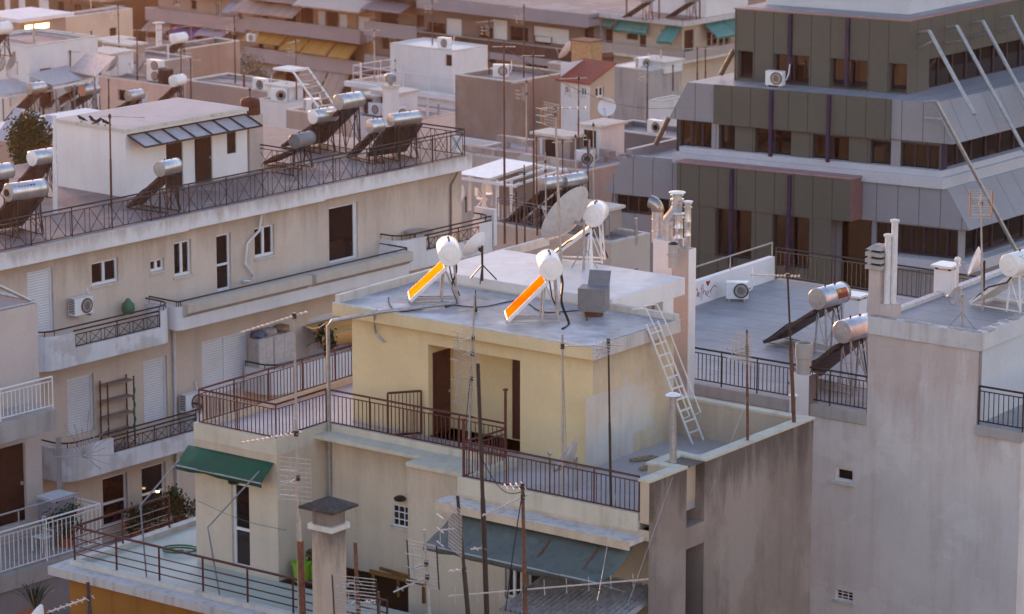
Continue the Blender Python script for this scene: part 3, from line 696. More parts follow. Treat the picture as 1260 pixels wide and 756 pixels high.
# middle storey: band with leaning ends, windows below
vv2 = OF.uv(1098, 123, z2)[1]
uu2 = OF.uz(1156, 200, vv2)[0]; u2t = OF.uz(1150, 125, vv2)[0]; u2b, zb2_ = OF.uz(1172, 178, vv2)
u2l, u2lb = OF.uz(846, 100, vv2)[0], OF.uz(823, 143, vv2)[0]
zw2 = OF.uz(1157, 218, vv2)[1]; print('mid', vv2, uu2, u2t, u2b, z2 - zb2_, z2 - zw2, u2l, u2lb)
V2 = 18
def band(v, ul, ulb, ut, ub_, zt_, zb_, ve):
    m = MB(); m.loft([OF.p(ulb, v, zb_), OF.p(ub_, v, zb_), OF.p(ub_, ve, zb_), OF.p(ulb, ve, zb_)], [OF.p(ul, v, zt_), OF.p(ut, v, zt_), OF.p(ut, ve, zt_), OF.p(ul, ve, zt_)])
    m.build('cladding_band', GREYC, ob)
    m = MB(); m.add([OF.p(ub_ + .004, v, zb_), OF.p(ub_ + .004, ve, zb_), OF.p(ut + .004, ve, zt_), OF.p(ut + .004, v, zt_)], [(0, 1, 2, 3)]); m.build('end_cladding', GREYS, ob)
band(vv2, u2l, u2lb, u2t, u2b, z2, zb2_, V2)
o2a, o2b = OF.uz(880, 104, vv2)[0], OF.uz(1097.5, 123, vv2)[0]
zo2 = OF.uz(1097, 172, vv2)[1]
boxp(ob, OF, o2a, o2b, vv2 - .1, vv2 - .002, zb2_ - .03, z2 + .02, OLIVE, 'olive_panels'); seams('u', vv2 - .1, o2a, o2b, zb2_, z2, 9)
wv = vv2 + .12
oface('u', wv, OF.uz(834, 165, wv)[0], uu2, zw2, zb2_ - .001, OLIVE, [orow(836, 147, 875, 186, 3), orow(885, 152, 904, 190, 1), orow(929, 157, 973, 197, 2), orow(1000, 165, 1044, 205, 2), orow(1071, 172, 1096, 210, 1), orow(1109, 175, 1155, 216, 3)], .2)
for x0, x1 in ((876, 884.5), (1097, 1108.5)):
    a, b = OF.uz(x0, 180, wv)[0], OF.uz(x1, 180, wv)[0]; boxp(ob, OF, a, b, wv - .03, wv - .002, zw2, zb2_ - .04, GREYC, 'pier')
h2 = (.5 + wv, V2 - .3, OF.vz(1157, 216, uu2)[1], zb2_ - .1); owin('v', uu2, h2, 16)
m = MB(); m.wall(OF, 'v', uu2, wv, V2, zw2, zb2_, [h2], .3); m.build('wall', PURP, ob)
for x in (949.5, 1020.3):
    u = OF.uz(x, 150, vv2 - .1)[0]; boxp(ob, OF, u - .07, u + .07, vv2 - .22, vv2 - .106, zw2 + .2, z2 - .0, PURP, 'mullion')
m = MB(); m.box(OF, OF.uz(834, 186, wv)[0], uu2 + .35, wv - .4, V2, zw2 - .45, zw2 - .002); m.box(OF, OF.uz(834, 186, wv)[0] + .2, uu2 + .15, wv - .2, V2, zw2 - .001, zw2 + .25); m.build('sill', PALEB, ob)
# lower storey
z3 = zw2 - .45
vv3 = OF.uv(1165, 233, z3)[1]; u3t = OF.uz(1165, 233, vv3)[0]; u3b, zb3_ = OF.uz(1192, 284, vv3)
u3l, u3lb = OF.uz(766, 187, vv3)[0], OF.uz(743, 228, vv3)[0]; print('low', vv3, u3t, u3b, z3 - zb3_)
V3 = 20
band(vv3, u3l, u3lb, u3t, u3b, z3, zb3_, V3)
zz3 = z3 + .35
boxp(ob, OF, u3l + .1, u3l + .35, vv3 + .1, V3, z3 - .001, zz3, GREYC, 'parapet'); boxp(ob, OF, u3l + .1, OF.uz(833, 200, vv3)[0] + 2, vv3 + .1, vv3 + .3, z3 - .001, z3 + .12, GREYC, 'parapet')
o3a, o3b = OF.uz(833, 199, vv3 - .9)[0], OF.uz(1047, 222, vv3 - .9)[0]
zo3 = OF.uz(833, 200, vv3 - .9)[1]; zo3b = OF.uz(1047, 273, vv3 - .9)[1]; print('olive box', o3a, o3b, zo3 - z3, z3 - zo3b)
REDC = plain('red_brown_cladding', (.20, .11, .11), .6)
boxp(ob, OF, o3a, o3b, vv3 - .9, vv3 - .002, zo3b, zo3, OLIVE, 'olive_panels'); boxp(ob, OF, o3b, o3b + .03, vv3 - .9, vv3 - .003, zo3b, zo3 - .002, REDC, 'side_panel'); boxp(ob, OF, o3a - .05, o3b + .08, vv3 - .95, vv3 - .1, zo3, zo3 + .06, PINK, 'coping')
seams('u', vv3 - .9, o3a, o3b, zo3b, zo3, 9)
w3 = vv3 + .15; uu3 = OF.uz(1180, 300, w3)[0]; zw3 = OF.uz(1180, 321, w3)[1]
oface('u', w3, OF.uz(755, 250, w3)[0], uu3, zw3 - 3, zb3_ - .001, GREYC, [orow(758, 233, 823, 268, 5), orow(1077, 273, 1178, 320, 7)], .2)
wo3 = vv3 - .85
oface('u', wo3, o3a + .02, OF.uz(1022, 300, wo3)[0], zw3 - 3, zo3b - .001, OLIVE, [orow(880, 255, 924, 320, 2), orow(950, 264, 995, 332, 2)], .25)
m = MB(); m.box(OF, OF.uz(1022, 300, wo3)[0], o3b + .4, vv3 + .05, vv3 + .1, zw3 - 3, zo3b - .002); m.build('dark_bay', OGLASS, ob)
for x in (901, 972):
    u = OF.uz(x, 250, vv3 - .9)[0]; boxp(ob, OF, u - .07, u + .07, vv3 - 1.02, vv3 - .906, zw3 - 1, zo3 - .05, PURP, 'mullion')
h3 = (w3 + .5, V3 - .3, zw3, zb3_ - .1); owin('v', uu3, h3, 16)
m = MB(); m.wall(OF, 'v', uu3, w3, V3, zw3 - 3, zb3_, [h3], .3); m.build('wall', GREYC, ob)
m = MB(); m.box(OF, OF.uz(1072, 330, w3)[0], uu3 + .5, w3 - .3, V3, zw3 - .5, zw3 - .05); m.build('sill', PALEB, ob)
blank(ob, OF, u3lb + .3, uu3, w3, V3, 0, zw3 - 3, GREYC, sides='fr'); blank(ob, OF, u3lb + .3, uu3, w3, V3, 0, zb3_, GREYC, sides='lb')
blank(ob, OF, u2lb + .3, uu2, wv, V2, zw2, zb2_, GREYC, sides='lb')
# floor strips that close the steps
boxp(ob, OF, u2l + .05, u2t - .05, vv2 + .05, V2, z2 - .2, z2 - .01, DECKB, 'ledge'); boxp(ob, OF, u3l + .1, u3t - .05, vv3 + .05, V3 - .1, z3 - .2, z3 - .012, DECKG, 'ledge')
# white plant room on the roof
PRW = plaster('pale_plant_room', (.52, .55, .60), (.42, .43, .46), .3)
pu, pv = OF.uv(929, 10, zO)
blank(ob, OF, pu, -.9, 1.6, vO1 + 6, zO, zO + 3.6, PRW, name='plant_room_wall', sides='frl', top=True)
# steel tension rods
for k, (x0, y0, x1, y1, pa, pb) in enumerate(((1143, 38, 1199, 141, .5, u2b + .3), (1177, 32, 1262, 187, .5, u2b + 1.3), (1209, 26, 1275, 148, .5, u2b + .6), (1244, 20, 1300, 130, .5, u2b + .4), (1151, 124, 1253, 313, u2t + .45, u3b + .9))):
    v, z = OF.vz(x0, y0, pa); A = OF.p(pa, v, z); v2_, z2_ = OF.vz(x1, y1, pb); Bp = OF.p(pb, v2_, z2_)
    m = MB(); m.tube([A, Bp], .085, 8); m.tube([A, OF.p(pa - .5, v + .05, z - .1)], .05, 6); m.tube([A.lerp(Bp, .12), OF.p(pa - .5, v + .05, z - .75)], .05, 6); m.build('tension_rod', GALV, ob)
for x0, y0, x1, y1, va in ((903, 62, 887, 92, .3), (823, 145, 807, 178, vv2 + .4)):
    a, b = OF.uz(x0, y0, va), OF.uz(x1, y1, va); m = MB(); m.tube([OF.p(a[0], va, a[1]), OF.p(b[0], va, b[1])], .11, 8); m.build('strut', plain('brown_steel', (.12, .085, .06), .5), ob)
# ================================================================== pale building at right and the grey roof beside it
G = Fr(at(1003, 498, 86.5), -37.5, 55); zG = G.O.z
gb = thing('apartment_building', G.p(2, 4, 0), 'pale patch-plastered blank-walled block with flat grey roof, at the right edge', 'building')
ur0 = G.uz(1066.5, 510, 0)[0]; ur1, zRt = G.uz(1205, 409, 0); u00 = G.uz(838, 468, 0)[0]
zRl = G.uz(1066, 390, 0)[1]; print('R', ur0, ur1, zRt - zG, zRl - zG, u00)
zRt = (zRt + zRl) / 2; zRb = zRt - .45
vRf = 9
face(gb, G, 'u', 0, u00 + .3, ur1, 0, zG - .32, LILAC, [('w1', 1028, 574, 1050, 596), ('grid', 1028, 725, 1049, 742)], dep=.1)
m = MB(); m.box(G, ur0, ur1, .0, .2, zG - .319, zRb); m.build('wall', LILAC, gb)
WBAND = plaster('stained_parapet', (.56, .54, .55), (.25, .17, .13), .8, sc=2.0)
boxp(gb, G, ur0, ur1 + .06, -.05, .2, zRb + .001, zRt, WBAND, 'parapet'); boxp(gb, G, ur1 - .2, ur1 + .06, .201, vRf, zRb + .001, zRt, plaster('pale_parapet', (.60, .62, .66), (.42, .42, .44), .4), 'parapet')
boxp(gb, G, ur0, ur0 + .2, .201, vRf, zRb - .2, zRt, WBAND, 'parapet')
PBLUE = plaster('pale_blue_wall', (.55, .58, .63), (.44, .45, .48), .3)
vbal = G.vz(1207, 520, ur1)[0]
blank(gb, G, ur0, ur1, 0, vRf, zG, zRb, PBLUE, sides='r'); blank(gb, G, ur1, G.uz(1254, 640, 0)[0], 0, 14, 0, G.vz(1207, 520, ur1)[1] - .25, LILAC, sides='fr'); blank(gb, G, ur1, ur1 + .001, 0, 14, G.vz(1207, 520, ur1)[1] - .26, zG, LILAC, sides='r')
blank(gb, G, ur0, ur1, 0, vRf, zG - .3, zRb, LILAC, sides='lb')
boxp(gb, G, ur0 + .2, ur1 - .2, .2, vRf, zRt - .2, zRt - .1, DECKG, 'roof')
m = MB()                                        # broken top edge of the parapet
for k in range(26):
    a = random.uniform(0, vRf); m.bx(G.p(ur1 - .07 + random.uniform(-.06, .06), a, zRt + .01), (random.uniform(.06, .2), random.uniform(.1, .35), random.uniform(.02, .06)), G.aV)
for k in range(22):
    a = random.uniform(ur0, ur1); m.bx(G.p(a, .08 + random.uniform(-.05, .05), zRt + .005), (random.uniform(.1, .3), random.uniform(.06, .15), random.uniform(.02, .05)), G.aU)
m.build('broken_coping', CONC, gb)
# balcony slab on the right face
zbal = G.vz(1207, 520, ur1)[1]
uBal = G.uz(1254, 640, 0)[0]; boxp(gb, G, ur1 + .003, uBal + .05, -.08, 6, zbal - .249, zbal, CONC, 'balcony')
railing([G.p(ur1 + .05, .02, zbal), G.p(uBal, .02, zbal), G.p(uBal, 5.5, zbal)], 1.0, 'bars', DARKM, None, 'dark iron balcony railing at the right edge below the pale parapet', 'terrace and roof railings', step=.14)
# grey roof with its parapet
blank(gb, G, u00, ur0, 0, 14, 0, zG - .3, CONC, sides='lb')
boxp(gb, G, u00, ur0, -.05, .25, zG - .3, zG, CONC, 'parapet')
ug, vg = G.uv(857, 376, zG - .1); ug2, vg2 = G.uv(940, 353, zG - .1); ufar, vfar = G.uv(986, 349, zG - .1); print('graf', ug, vg, ug2, vg2, 'far', ufar, vfar)
boxp(gb, G, ug, ur1, .25, vfar + .3, zG - .28, zG - .1, DECKG, 'roof')
boxp(gb, G, ug - .2, ug, .3, vfar, zG - .3, zG + .62, WHITE2, 'low_wall')
blank(gb, G, ug, ur1, .25, vfar + .3, 0, zG - .28, CONC, sides='b')
# ================================================================== the town behind
def apt(px, py, Yd, label, aU=-41, aV=50):
    f = Fr(at(px, py, Yd), aU, aV); return f, thing('apartment_building', f.p(0, 0, 0), label, 'building')
def ext(f, xl, yl, xr, yr): return f.uz(xl, yl, 0)[0], f.vz(xr, yr, 0)[0]
TANW = plaster('shade_dimmed_grey_wall', (.37, .295, .26), (.28, .21, .18), .5)  # wall colour darkened to carry the shadow of the balcony recesses
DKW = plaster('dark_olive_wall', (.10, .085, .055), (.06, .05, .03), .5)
GREYW = plaster('grey_lilac_wall', (.17, .155, .165), (.13, .115, .12), .4)
def slabrow(B, f, u0, u1, v, zt_, h, mat, dep=1.2, cap=True, name='balcony'):
    """long balcony: slab and parapet board"""
    m = MB(); m.box(f, u0, u1, v - dep, v + .1, zt_ - h - .18, zt_ - h); m.box(f, u0, u1, v - dep - .06, v - dep - .0005, zt_ - h - .25, zt_); m.box(f, u1 - .1, u1 - .0, v - dep, v, zt_ - h, zt_ - .02); m.box(f, u0, u0 + .1, v - dep, v, zt_ - h, zt_ - .02)
    o = m.build(name, mat, B)
    if cap: m = MB(); m.box(f, u0, u1, v - dep - .1, v - dep + .04, zt_ + .001, zt_ + .07); m.build('handrail', GALV, o)
    return o
def awnpx(B, f, v, x0, y0, x1, y1, out, drop, mat, nm='awning', val=.15):
    (a, z), (b, zz) = f.uz(x0, y0, v), f.uz(x1, y1, v); zz = (z + zz) / 2
    d = Vector((-f.V[0], -f.V[1], 0)) * out
    return awning(B, f.p(a, v - .03, zz), f.p(b, v - .03, zz), d, drop, mat, val, nm=nm)
LIL = plaster('lilac_parapet', (.33, .285, .305), (.3, .25, .26), .3)
TANA = slats('taupe_canvas', (.36, .27, .23), 1.2, (.75, -.66, 0), .75, .7, .1)
OCHA = slats('mustard_canvas', (.45, .24, .05), 1.4, (.75, -.66, 0), .75, .7, .1)
BLUA = slats('blue_canvas', (.06, .065, .22), 2.0, (.75, -.66, 0), .75, .7, .1)
BLGA = slats('pale_blue_canvas', (.28, .30, .40), 2.0, (.75, -.66, 0), .75, .7, .1)
# --- A2: long balconies with mustard awnings
f, b = apt(443, 38, 315, 'tan apartment block with long lilac balconies and mustard awnings, far behind the roof tanks')
u0 = f.uz(300, 20, 0)[0]; zs = [f.O.z - k * 3.02 for k in range(-1, 6)]
r0 = f.uz(443, 77, 0)[1]; st = f.O.z - r0; print('A2 storey', st, u0)
face(b, f, 'u', 1.85, u0, .3, 0, f.O.z + 9, plaster('shade_dimmed_ochre_wall', (.36, .25, .16), (.33, .22, .15), .4),  # ochre taken darker, so recess shadow is part of the wall colour
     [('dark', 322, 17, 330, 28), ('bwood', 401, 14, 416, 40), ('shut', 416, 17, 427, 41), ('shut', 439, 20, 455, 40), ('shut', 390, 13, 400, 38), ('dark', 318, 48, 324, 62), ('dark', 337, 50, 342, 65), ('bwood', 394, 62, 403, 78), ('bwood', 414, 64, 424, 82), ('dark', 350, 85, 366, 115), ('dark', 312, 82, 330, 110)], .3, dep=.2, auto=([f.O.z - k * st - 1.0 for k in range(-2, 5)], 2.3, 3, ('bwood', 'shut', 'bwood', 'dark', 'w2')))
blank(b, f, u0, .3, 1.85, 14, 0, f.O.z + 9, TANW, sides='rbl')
for k in range(-2, 5): slabrow(b, f, u0 + .1, 0, 1.8, f.O.z - k * st, 1.0, LIL, 1.8)
for x0, y0, x1, y1, o_, d_, mt in ((300, 0, 338, 3, 1.9, .9, TANA), (339, 3, 377, 8, 1.9, .9, TANA), (310, 37, 357, 43, 1.5, .8, OCHA), (358, 43, 383, 47, 1.6, 1.1, OCHA), (384, 47, 416, 52, 1.6, 1.1, OCHA), (417, 52, 443, 56, 1.6, 1.1, OCHA), (303, 73, 348, 79, 1.4, 1.0, TANA), (372, 83, 404, 88, 1.6, 2.2, TANA), (405, 88, 430, 93, 1.6, 2.2, TANA)):
    awnpx(b, f, 1.2 if d_ < 2 else -.0, x0, y0, x1, y1, o_, d_, mt)
# --- A1: behind the blue awnings
f, b = apt(302, 25, 330, 'warm grey apartment block with two blue awnings under its balcony, top left')
u0 = f.uz(178, 5, 0)[0]
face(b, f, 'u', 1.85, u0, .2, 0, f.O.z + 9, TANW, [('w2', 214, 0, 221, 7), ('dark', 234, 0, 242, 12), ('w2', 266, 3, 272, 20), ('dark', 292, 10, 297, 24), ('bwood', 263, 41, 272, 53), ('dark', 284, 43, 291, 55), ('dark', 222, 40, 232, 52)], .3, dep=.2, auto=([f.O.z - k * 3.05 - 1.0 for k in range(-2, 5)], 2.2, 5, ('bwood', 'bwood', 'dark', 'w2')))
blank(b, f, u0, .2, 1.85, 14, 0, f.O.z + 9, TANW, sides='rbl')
st = 3.05
for k in range(-2, 5): slabrow(b, f, u0 + .1, 0, 1.8, f.O.z - k * st, 1.0, LIL, 1.8)
for x0, y0, x1, y1, o_, d_, mt in ((188, 22, 218, 26, 1.6, 1.0, TANA), (220, 26, 254, 32, 1.9, 1.3, BLUA), (255, 30, 290, 36, 1.8, .7, BLGA), (292, -6, 312, -3, 2.2, 1.4, BLGA)):
    awnpx(b, f, 1.2, x0, y0, x1, y1, o_, d_, mt)
# --- dark block top left
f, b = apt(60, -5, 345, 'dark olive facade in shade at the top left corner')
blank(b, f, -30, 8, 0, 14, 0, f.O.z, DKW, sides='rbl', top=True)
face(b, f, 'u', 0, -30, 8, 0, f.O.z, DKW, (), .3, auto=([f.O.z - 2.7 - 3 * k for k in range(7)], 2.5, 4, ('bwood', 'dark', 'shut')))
m = MB()
for k in range(7): m.box(f, -30, 8, -.9, -.003, f.O.z - 2.9 - 3 * k, f.O.z - 2.1 - 3 * k)
m.build('balcony', plaster('dark_slab', (.15, .12, .1), (.1, .08, .06), .4), b)
# --- B: grey banded block
f, b = apt(724, 18, 290, 'grey apartment block with dark balconies and white wall panels, top centre')
u0 = f.uz(446, -24, 0)[0]; z = f.O.z; GB = plaster('grey_band', (.30, .275, .30), (.22, .2, .21), .4, sc=.5)
zd = f.uz(724, 29, 0)[1]; print('B band', z - zd, u0)
um = f.uz(513, 6, 0)[0]
DKB = glassm('smoked_balustrade', (.05, .035, .035), .2, tint=(.08, .055, .05))
slabrow(b, f, um, 0, 1.6, z, .9, GB, 1.6, False, 'roof_band')
boxp(b, f, u0, 0, .2, 12, z - .5, z - .3, DECKB, 'roof')
face(b, f, 'u', 1.65, u0, 0, 0, z - .5, plaster('shade_dimmed_wall', (.19, .15, .135), (.13, .1, .09), .4), [('bwood', 468, 10, 490, 36), ('bwood', 512, 18, 522, 40), ('dark', 527, 27, 548, 45), ('shut', 548, 22, 568, 46), ('dark', 589, 33, 606, 48), ('shut', 606, 24, 624, 50), ('dark', 627, 32, 650, 52), ('shut', 656, 32, 700, 56), ('dark', 657, 44, 678, 56)], .3, dep=.2, auto=([z - 3.4 - 3.1 * k for k in range(0, 5)], 2.4, 9, ('bwood', 'shut', 'dark', 'bwood')))  # recess shadow behind the balconies put into this wall colour
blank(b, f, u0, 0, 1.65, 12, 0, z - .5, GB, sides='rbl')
for k in range(0, 5):
    zz = f.uz(600, 50, 0)[1] - k * 3.1
    o = slabrow(b, f, u0, um - .2, 1.6, zz + .35, 1.0, GB, 1.4, True); 
    slabrow(b, f, um - .1, -.3, 1.6, zz, 1.0, DKB, 1.5, True); boxp(b, f, um - .1, -.3, .02, .08, zz - 1.6, zz - 1.0, GB, 'slab_edge')
for x0, y0, x1, y1, o_, d_, mt in ((462, -3, 512, 5, 2.0, .7, plain('grey_tarp', (.2, .17, .18), .7)), (380, -8, 462, 2, 2.2, .8, plain('pale_tarp', (.5, .42, .37), .7))):
    awnpx(b, f, 1.2, x0, y0, x1, y1, o_, d_, mt)
# --- C: cream block with teal awnings
f, b = apt(842, 26, 285, 'cream apartment block with teal awnings and curved white roof edge, behind the office')
u0, v1 = ext(f, 729, 16, 930, 16); z = f.O.z; CRM = plaster('pale_cream', (.52, .44, .36), (.38, .31, .26), .35)
face(b, f, 'u', .9, u0, -.9, 0, z - .4, CRM, [('bwood', 742, 31, 754, 57), ('bwood', 771, 34, 785, 50), ('bwood', 787, 35, 795, 60), ('bwood', 813, 37, 823, 53)], .3, dep=.15)
face(b, f, 'v', -.9, .9, v1, 0, z - .4, CRM, [('bwood', 842, 38, 854, 65), ('w2', 870, 40, 884, 57), ('w2', 885, 39, 899, 56)], .3, dep=.15)
blank(b, f, u0, -.9, .9, v1, 0, z - .4, CRM, sides='bl')
boxp(b, f, u0 - .2, 0, 0, v1, z - .5, z - .05, WBAND, 'roof_edge'); boxp(b, f, u0, -.3, .3, v1, z - .049, z - .02, DECKB, 'roof')
zz = z - 3.35
m = MB(); m.box(f, u0, .35, -.35, v1, zz - .2, zz); m.build('balcony', COPE, b)
railing([f.p(u0, -.3, zz), f.p(.3, -.3, zz), f.p(.3, v1, zz)], .95, 'open', GALV, b, post=2.5)
boxp(b, f, u0, .3, -.28, -.25, zz, zz + .8, plaster('balcony_board', (.38, .33, .31), (.3, .25, .23), .3), 'parapet'); boxp(b, f, .27, .3, -.24, v1, zz, zz + .8, plaster('balcony_board', (.38, .33, .31)), 'parapet')
for x0, y0, x1, y1, o_, d_ in ((736, 22, 757, 24, .5, .5), (760, 24, 800, 28, .5, .75), (822, 30, 841, 31, 1.6, 1.2)): awnpx(b, f, .88, x0, y0, x1, y1, o_, d_, TEALF, val=.3)
va, vb_ = f.vz(862, 27, -.9)[0], f.vz(912, 22, -.9)[0]
for k in range(2):
    a_, b_ = va + (vb_ - va) * k / 2, va + (vb_ - va) * (k + .97) / 2
    awning(b, f.p(-.85, a_, z - .55), f.p(-.85, b_, z - .55), Vector((f.U[0], f.U[1], 0)) * 1.7, 1.1, TEALF, .25)
boxp(b, f, u0 + 4, 0, 3, 9, z - .02, z + 2.6, WHITE, 'stair_head')
# --- filler roofs between, each its own low block
def block(px, py, Yd, xl, yl, xr, yr, mat, label, roof=None, h=30, par=.25, ops=(), opsv=(), aU=-41, aV=50, vmax=None, fl=None, seed=1):
    f, b = apt(px, py, Yd, label, aU, aV); u0, v1 = ext(f, xl, yl, xr, yr); z = f.O.z
    if vmax: v1 = vmax
    au = ([z - 3.0 * k - .3 - fl for k in range(1, 6)], 2.6, seed, ('bwood', 'shut', 'dark', 'w2', 'bwood')) if fl is not None else None
    face(b, f, 'u', 0, u0, 0, z - h, z, mat, ops, .2, auto=au); face(b, f, 'v', 0, 0, v1, z - h, z, mat, opsv, .2, auto=au)
    blank(b, f, u0, 0, 0, v1, z - h, z, mat, sides='bl')
    m = MB(); t = .18
    for q in ((u0, 0, 0, t), (u0, 0, v1 - t, v1), (u0, u0 + t, t, v1 - t), (-t, 0, t, v1 - t)): m.box(f, q[0] - .02 * (q[0] == u0), q[1] + .02 * (q[1] == 0), q[2], q[3], z - .0, z + .06)
    m.build('coping', COPE, b)
    boxp(b, f, u0 + t, -t, t, v1 - t, z - par - .1, z - par, roof or DECKB, 'roof'); 
    m = MB()
    for a, c, d, e in ((u0 + t, -t, t, t), (-t, -t, t, v1 - t), (-t, u0 + t, v1 - t, v1 - t), (u0 + t, u0 + t, v1 - t, t)): m.add([f.p(a, d, z - par), f.p(c, e, z - par), f.p(c, e, z), f.p(a, d, z)], [(0, 1, 2, 3)])
    m.build('parapet_lining', mat, b)
    return f, b, u0, v1
RB = {}
RB['creambox'] = block(78, 23, 245, 56, 16, 163, 15, plaster('warm_cream', (.60, .47, .36), (.42, .31, .25), .35), 'cream box-shaped rooftop room with a brown slatted door, upper left', h=14, par=.1, opsv=[('bwood', 135, 35, 144, 51)])  # walls in a warm cream
RB['brown'] = block(170, 70, 222, 140, 62, 295, 56, RAW2, 'brown rendered blank wall block, upper left beyond the beige roof', h=25, par=.3)
RB['whitebox'] = block(558, 64, 215, 480, 57, 600, 57, WHITE, 'white cube-like rooftop room with a small brown window', roof=DECKW, h=4, par=.05, ops=[('bwood', 548, 67, 556, 82)])
RB['whiteterr'] = block(560, 117, 214, 432, 100, 640, 100, WHITE, 'white terrace building carrying the cube-like room', roof=DECKB, h=30, par=.05, fl=.4, seed=11)
RB['brown2'] = block(632, 140 - 38, 190, 560, 94, 700, 92, RAW2, 'brown rendered wall block in the middle distance behind the roof masts', h=25)
RB['dark'] = block(835, 172, 172, 733, 148, 880, 165, GREYW, 'dark grey windowless wall beside the small red-roofed house', h=25)
RB['mid'] = block(752, 300, 130, 600, 255, 800, 285, plaster('cream_low_wall', (.50, .43, .38), (.38, .31, .27), .4), 'low cream roof block crowded with masts and two solar heaters, behind the yellow penthouse', roof=DECKB, h=30, par=.15, fl=.2, seed=14)
RB['canopy'] = block(720, 212, 150, 560, 168, 800, 195, plaster('pale_beam', (.44, .38, .36), (.26, .2, .18), .6), 'long flat roof with weathered concrete edge behind the beige block', roof=plaster('mauve_roof', (.40, .35, .36), (.28, .23, .22), .5), h=25, par=.05)
RB['leftroof'] = block(215, 108, 198, 60, 82, 244, 104, plaster('mid_left_wall', (.48, .41, .38), (.3, .23, .2), .5), 'white-edged flat roof block behind the penthouse with perched birds', h=25, par=.05, ops=[('dark', 145, 110, 155, 125)], fl=.1, seed=12)
RB['farleft'] = block(35, 58, 190, -40, 40, 120, 45, WHITE, 'white wall block with dishes at the left edge, upper left', h=20, par=.1, fl=.3, seed=15)
RB['greyroof'] = block(330, 114, 190, 228, 96, 402, 100, TANW, 'low grey block behind the solar heaters on the beige roof', h=25, par=.1, fl=.2, seed=13, vmax=3.5)
RB['back1'] = block(800, 88, 210, 752, 80, 835, 84, CONC, 'grey concrete wall block with white painted top, beside the red-roofed house', roof=DECKW, h=25, par=-.05)
# little house with the red tile roof
f, b = apt(726, 103, 188, 'small white house with a red tiled lean-to roof, upper centre')
u0, v1 = ext(f, 690, 100, 755, 96); z = f.O.z; v1 = max(2.2, v1)
face(b, f, 'u', 0, u0, 0, z - 14, z, WHITE2, [('w2', 695, 106, 701, 116), ('w2', 714, 108, 721, 119), ('shut', 704, 160, 718, 190)], .15)
face(b, f, 'v', 0, 0, v1, z - 2.0, z, plaster('tan_gable', (.45, .36, .28)), [('w2', 733, 108, 743, 119)], .15); blank(b, f, u0, 0, 0, v1, z - 14, z - 2, CONC, sides='r'); blank(b, f, u0, 0, 0, v1, z - 14, z + .9, WHITE2, sides='bl')
m = MB(); m.loft([f.p(.15, -.25, z - .05), f.p(.15, v1, z + .85), f.p(u0 - .2, v1, z + .85), f.p(u0 - .2, -.25, z - .05)], [f.p(.15, -.25, z + .07), f.p(.15, v1, z + .97), f.p(u0 - .2, v1, z + .97), f.p(u0 - .2, -.25, z + .07)]); m.build('roof', tiles('red_roof_tiles', (.30, .065, .035)), b)
m = MB(); m.add([f.p(0, 0, z), f.p(0, v1, z), f.p(0, v1, z + .85)], [(0, 1, 2)]); m.build('gable', plaster('tan_gable', (.45, .36, .28)), b)
# --- far-left neighbour with white railings, closest on that side
K = Fr(at(62, 505, 96), -40, 50.5); zk = K.O.z
kb = thing('apartment_building', K.p(-2, -4, 0), 'shaded grey building with white balcony railings at the left edge', 'building')
KW = plaster('shade_darkened_grey_wall', (.27, .245, .25), (.22, .19, .18), .6); KD = plain('dark_brown_shutter', (.075, .03, .022), .6)  # grey wall darkened, canyon shade is put into its colour
ku = K.uv(70, 503, zk)[0]
k0 = -14; k1 = K.vz(48, 450, -1.2)[0]
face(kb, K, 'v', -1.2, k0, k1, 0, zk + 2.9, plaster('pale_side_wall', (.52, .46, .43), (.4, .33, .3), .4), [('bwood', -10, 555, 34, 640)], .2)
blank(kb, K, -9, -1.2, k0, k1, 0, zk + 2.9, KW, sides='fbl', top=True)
m = MB(); m.box(K, -1.19, .0, k0, .25, zk - .62, zk - .02); m.build('balcony', CONC, kb)
railing([K.p(-.1, k0, zk), K.p(-.1, .2, zk)], .95, 'bars', WPAINT, kb, step=.16, post=2)
zk2 = K.vz(60, 690, 1.0)[1]; ke = K.vz(124, 655, 1.0)[0]; print('K', k1, zk - zk2, ke)
m = MB(); m.box(K, -9, 1.1, k0, ke, zk2 - .5, zk2); m.build('terrace_slab', CONC, kb)
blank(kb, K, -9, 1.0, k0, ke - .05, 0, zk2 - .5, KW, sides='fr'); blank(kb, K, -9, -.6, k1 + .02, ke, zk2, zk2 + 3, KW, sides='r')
railing([K.p(1.0, k0, zk2), K.p(1.0, ke, zk2), K.p(-1.0, ke, zk2)], 1.25, 'bars', WPAINT, None, 'white painted terrace railing of the shaded building, at the lower left edge', 'terrace and roof railings', step=.17, post=2.2)
railing([K.p(.6, k0, zk2 + .0), K.p(.6, ke - .4, zk2 + .0)], 1.6, 'open', GALV, None, 'tall grey pipe rail standing behind the white terrace railing, lower left', 'terrace and roof railings', post=2.4)
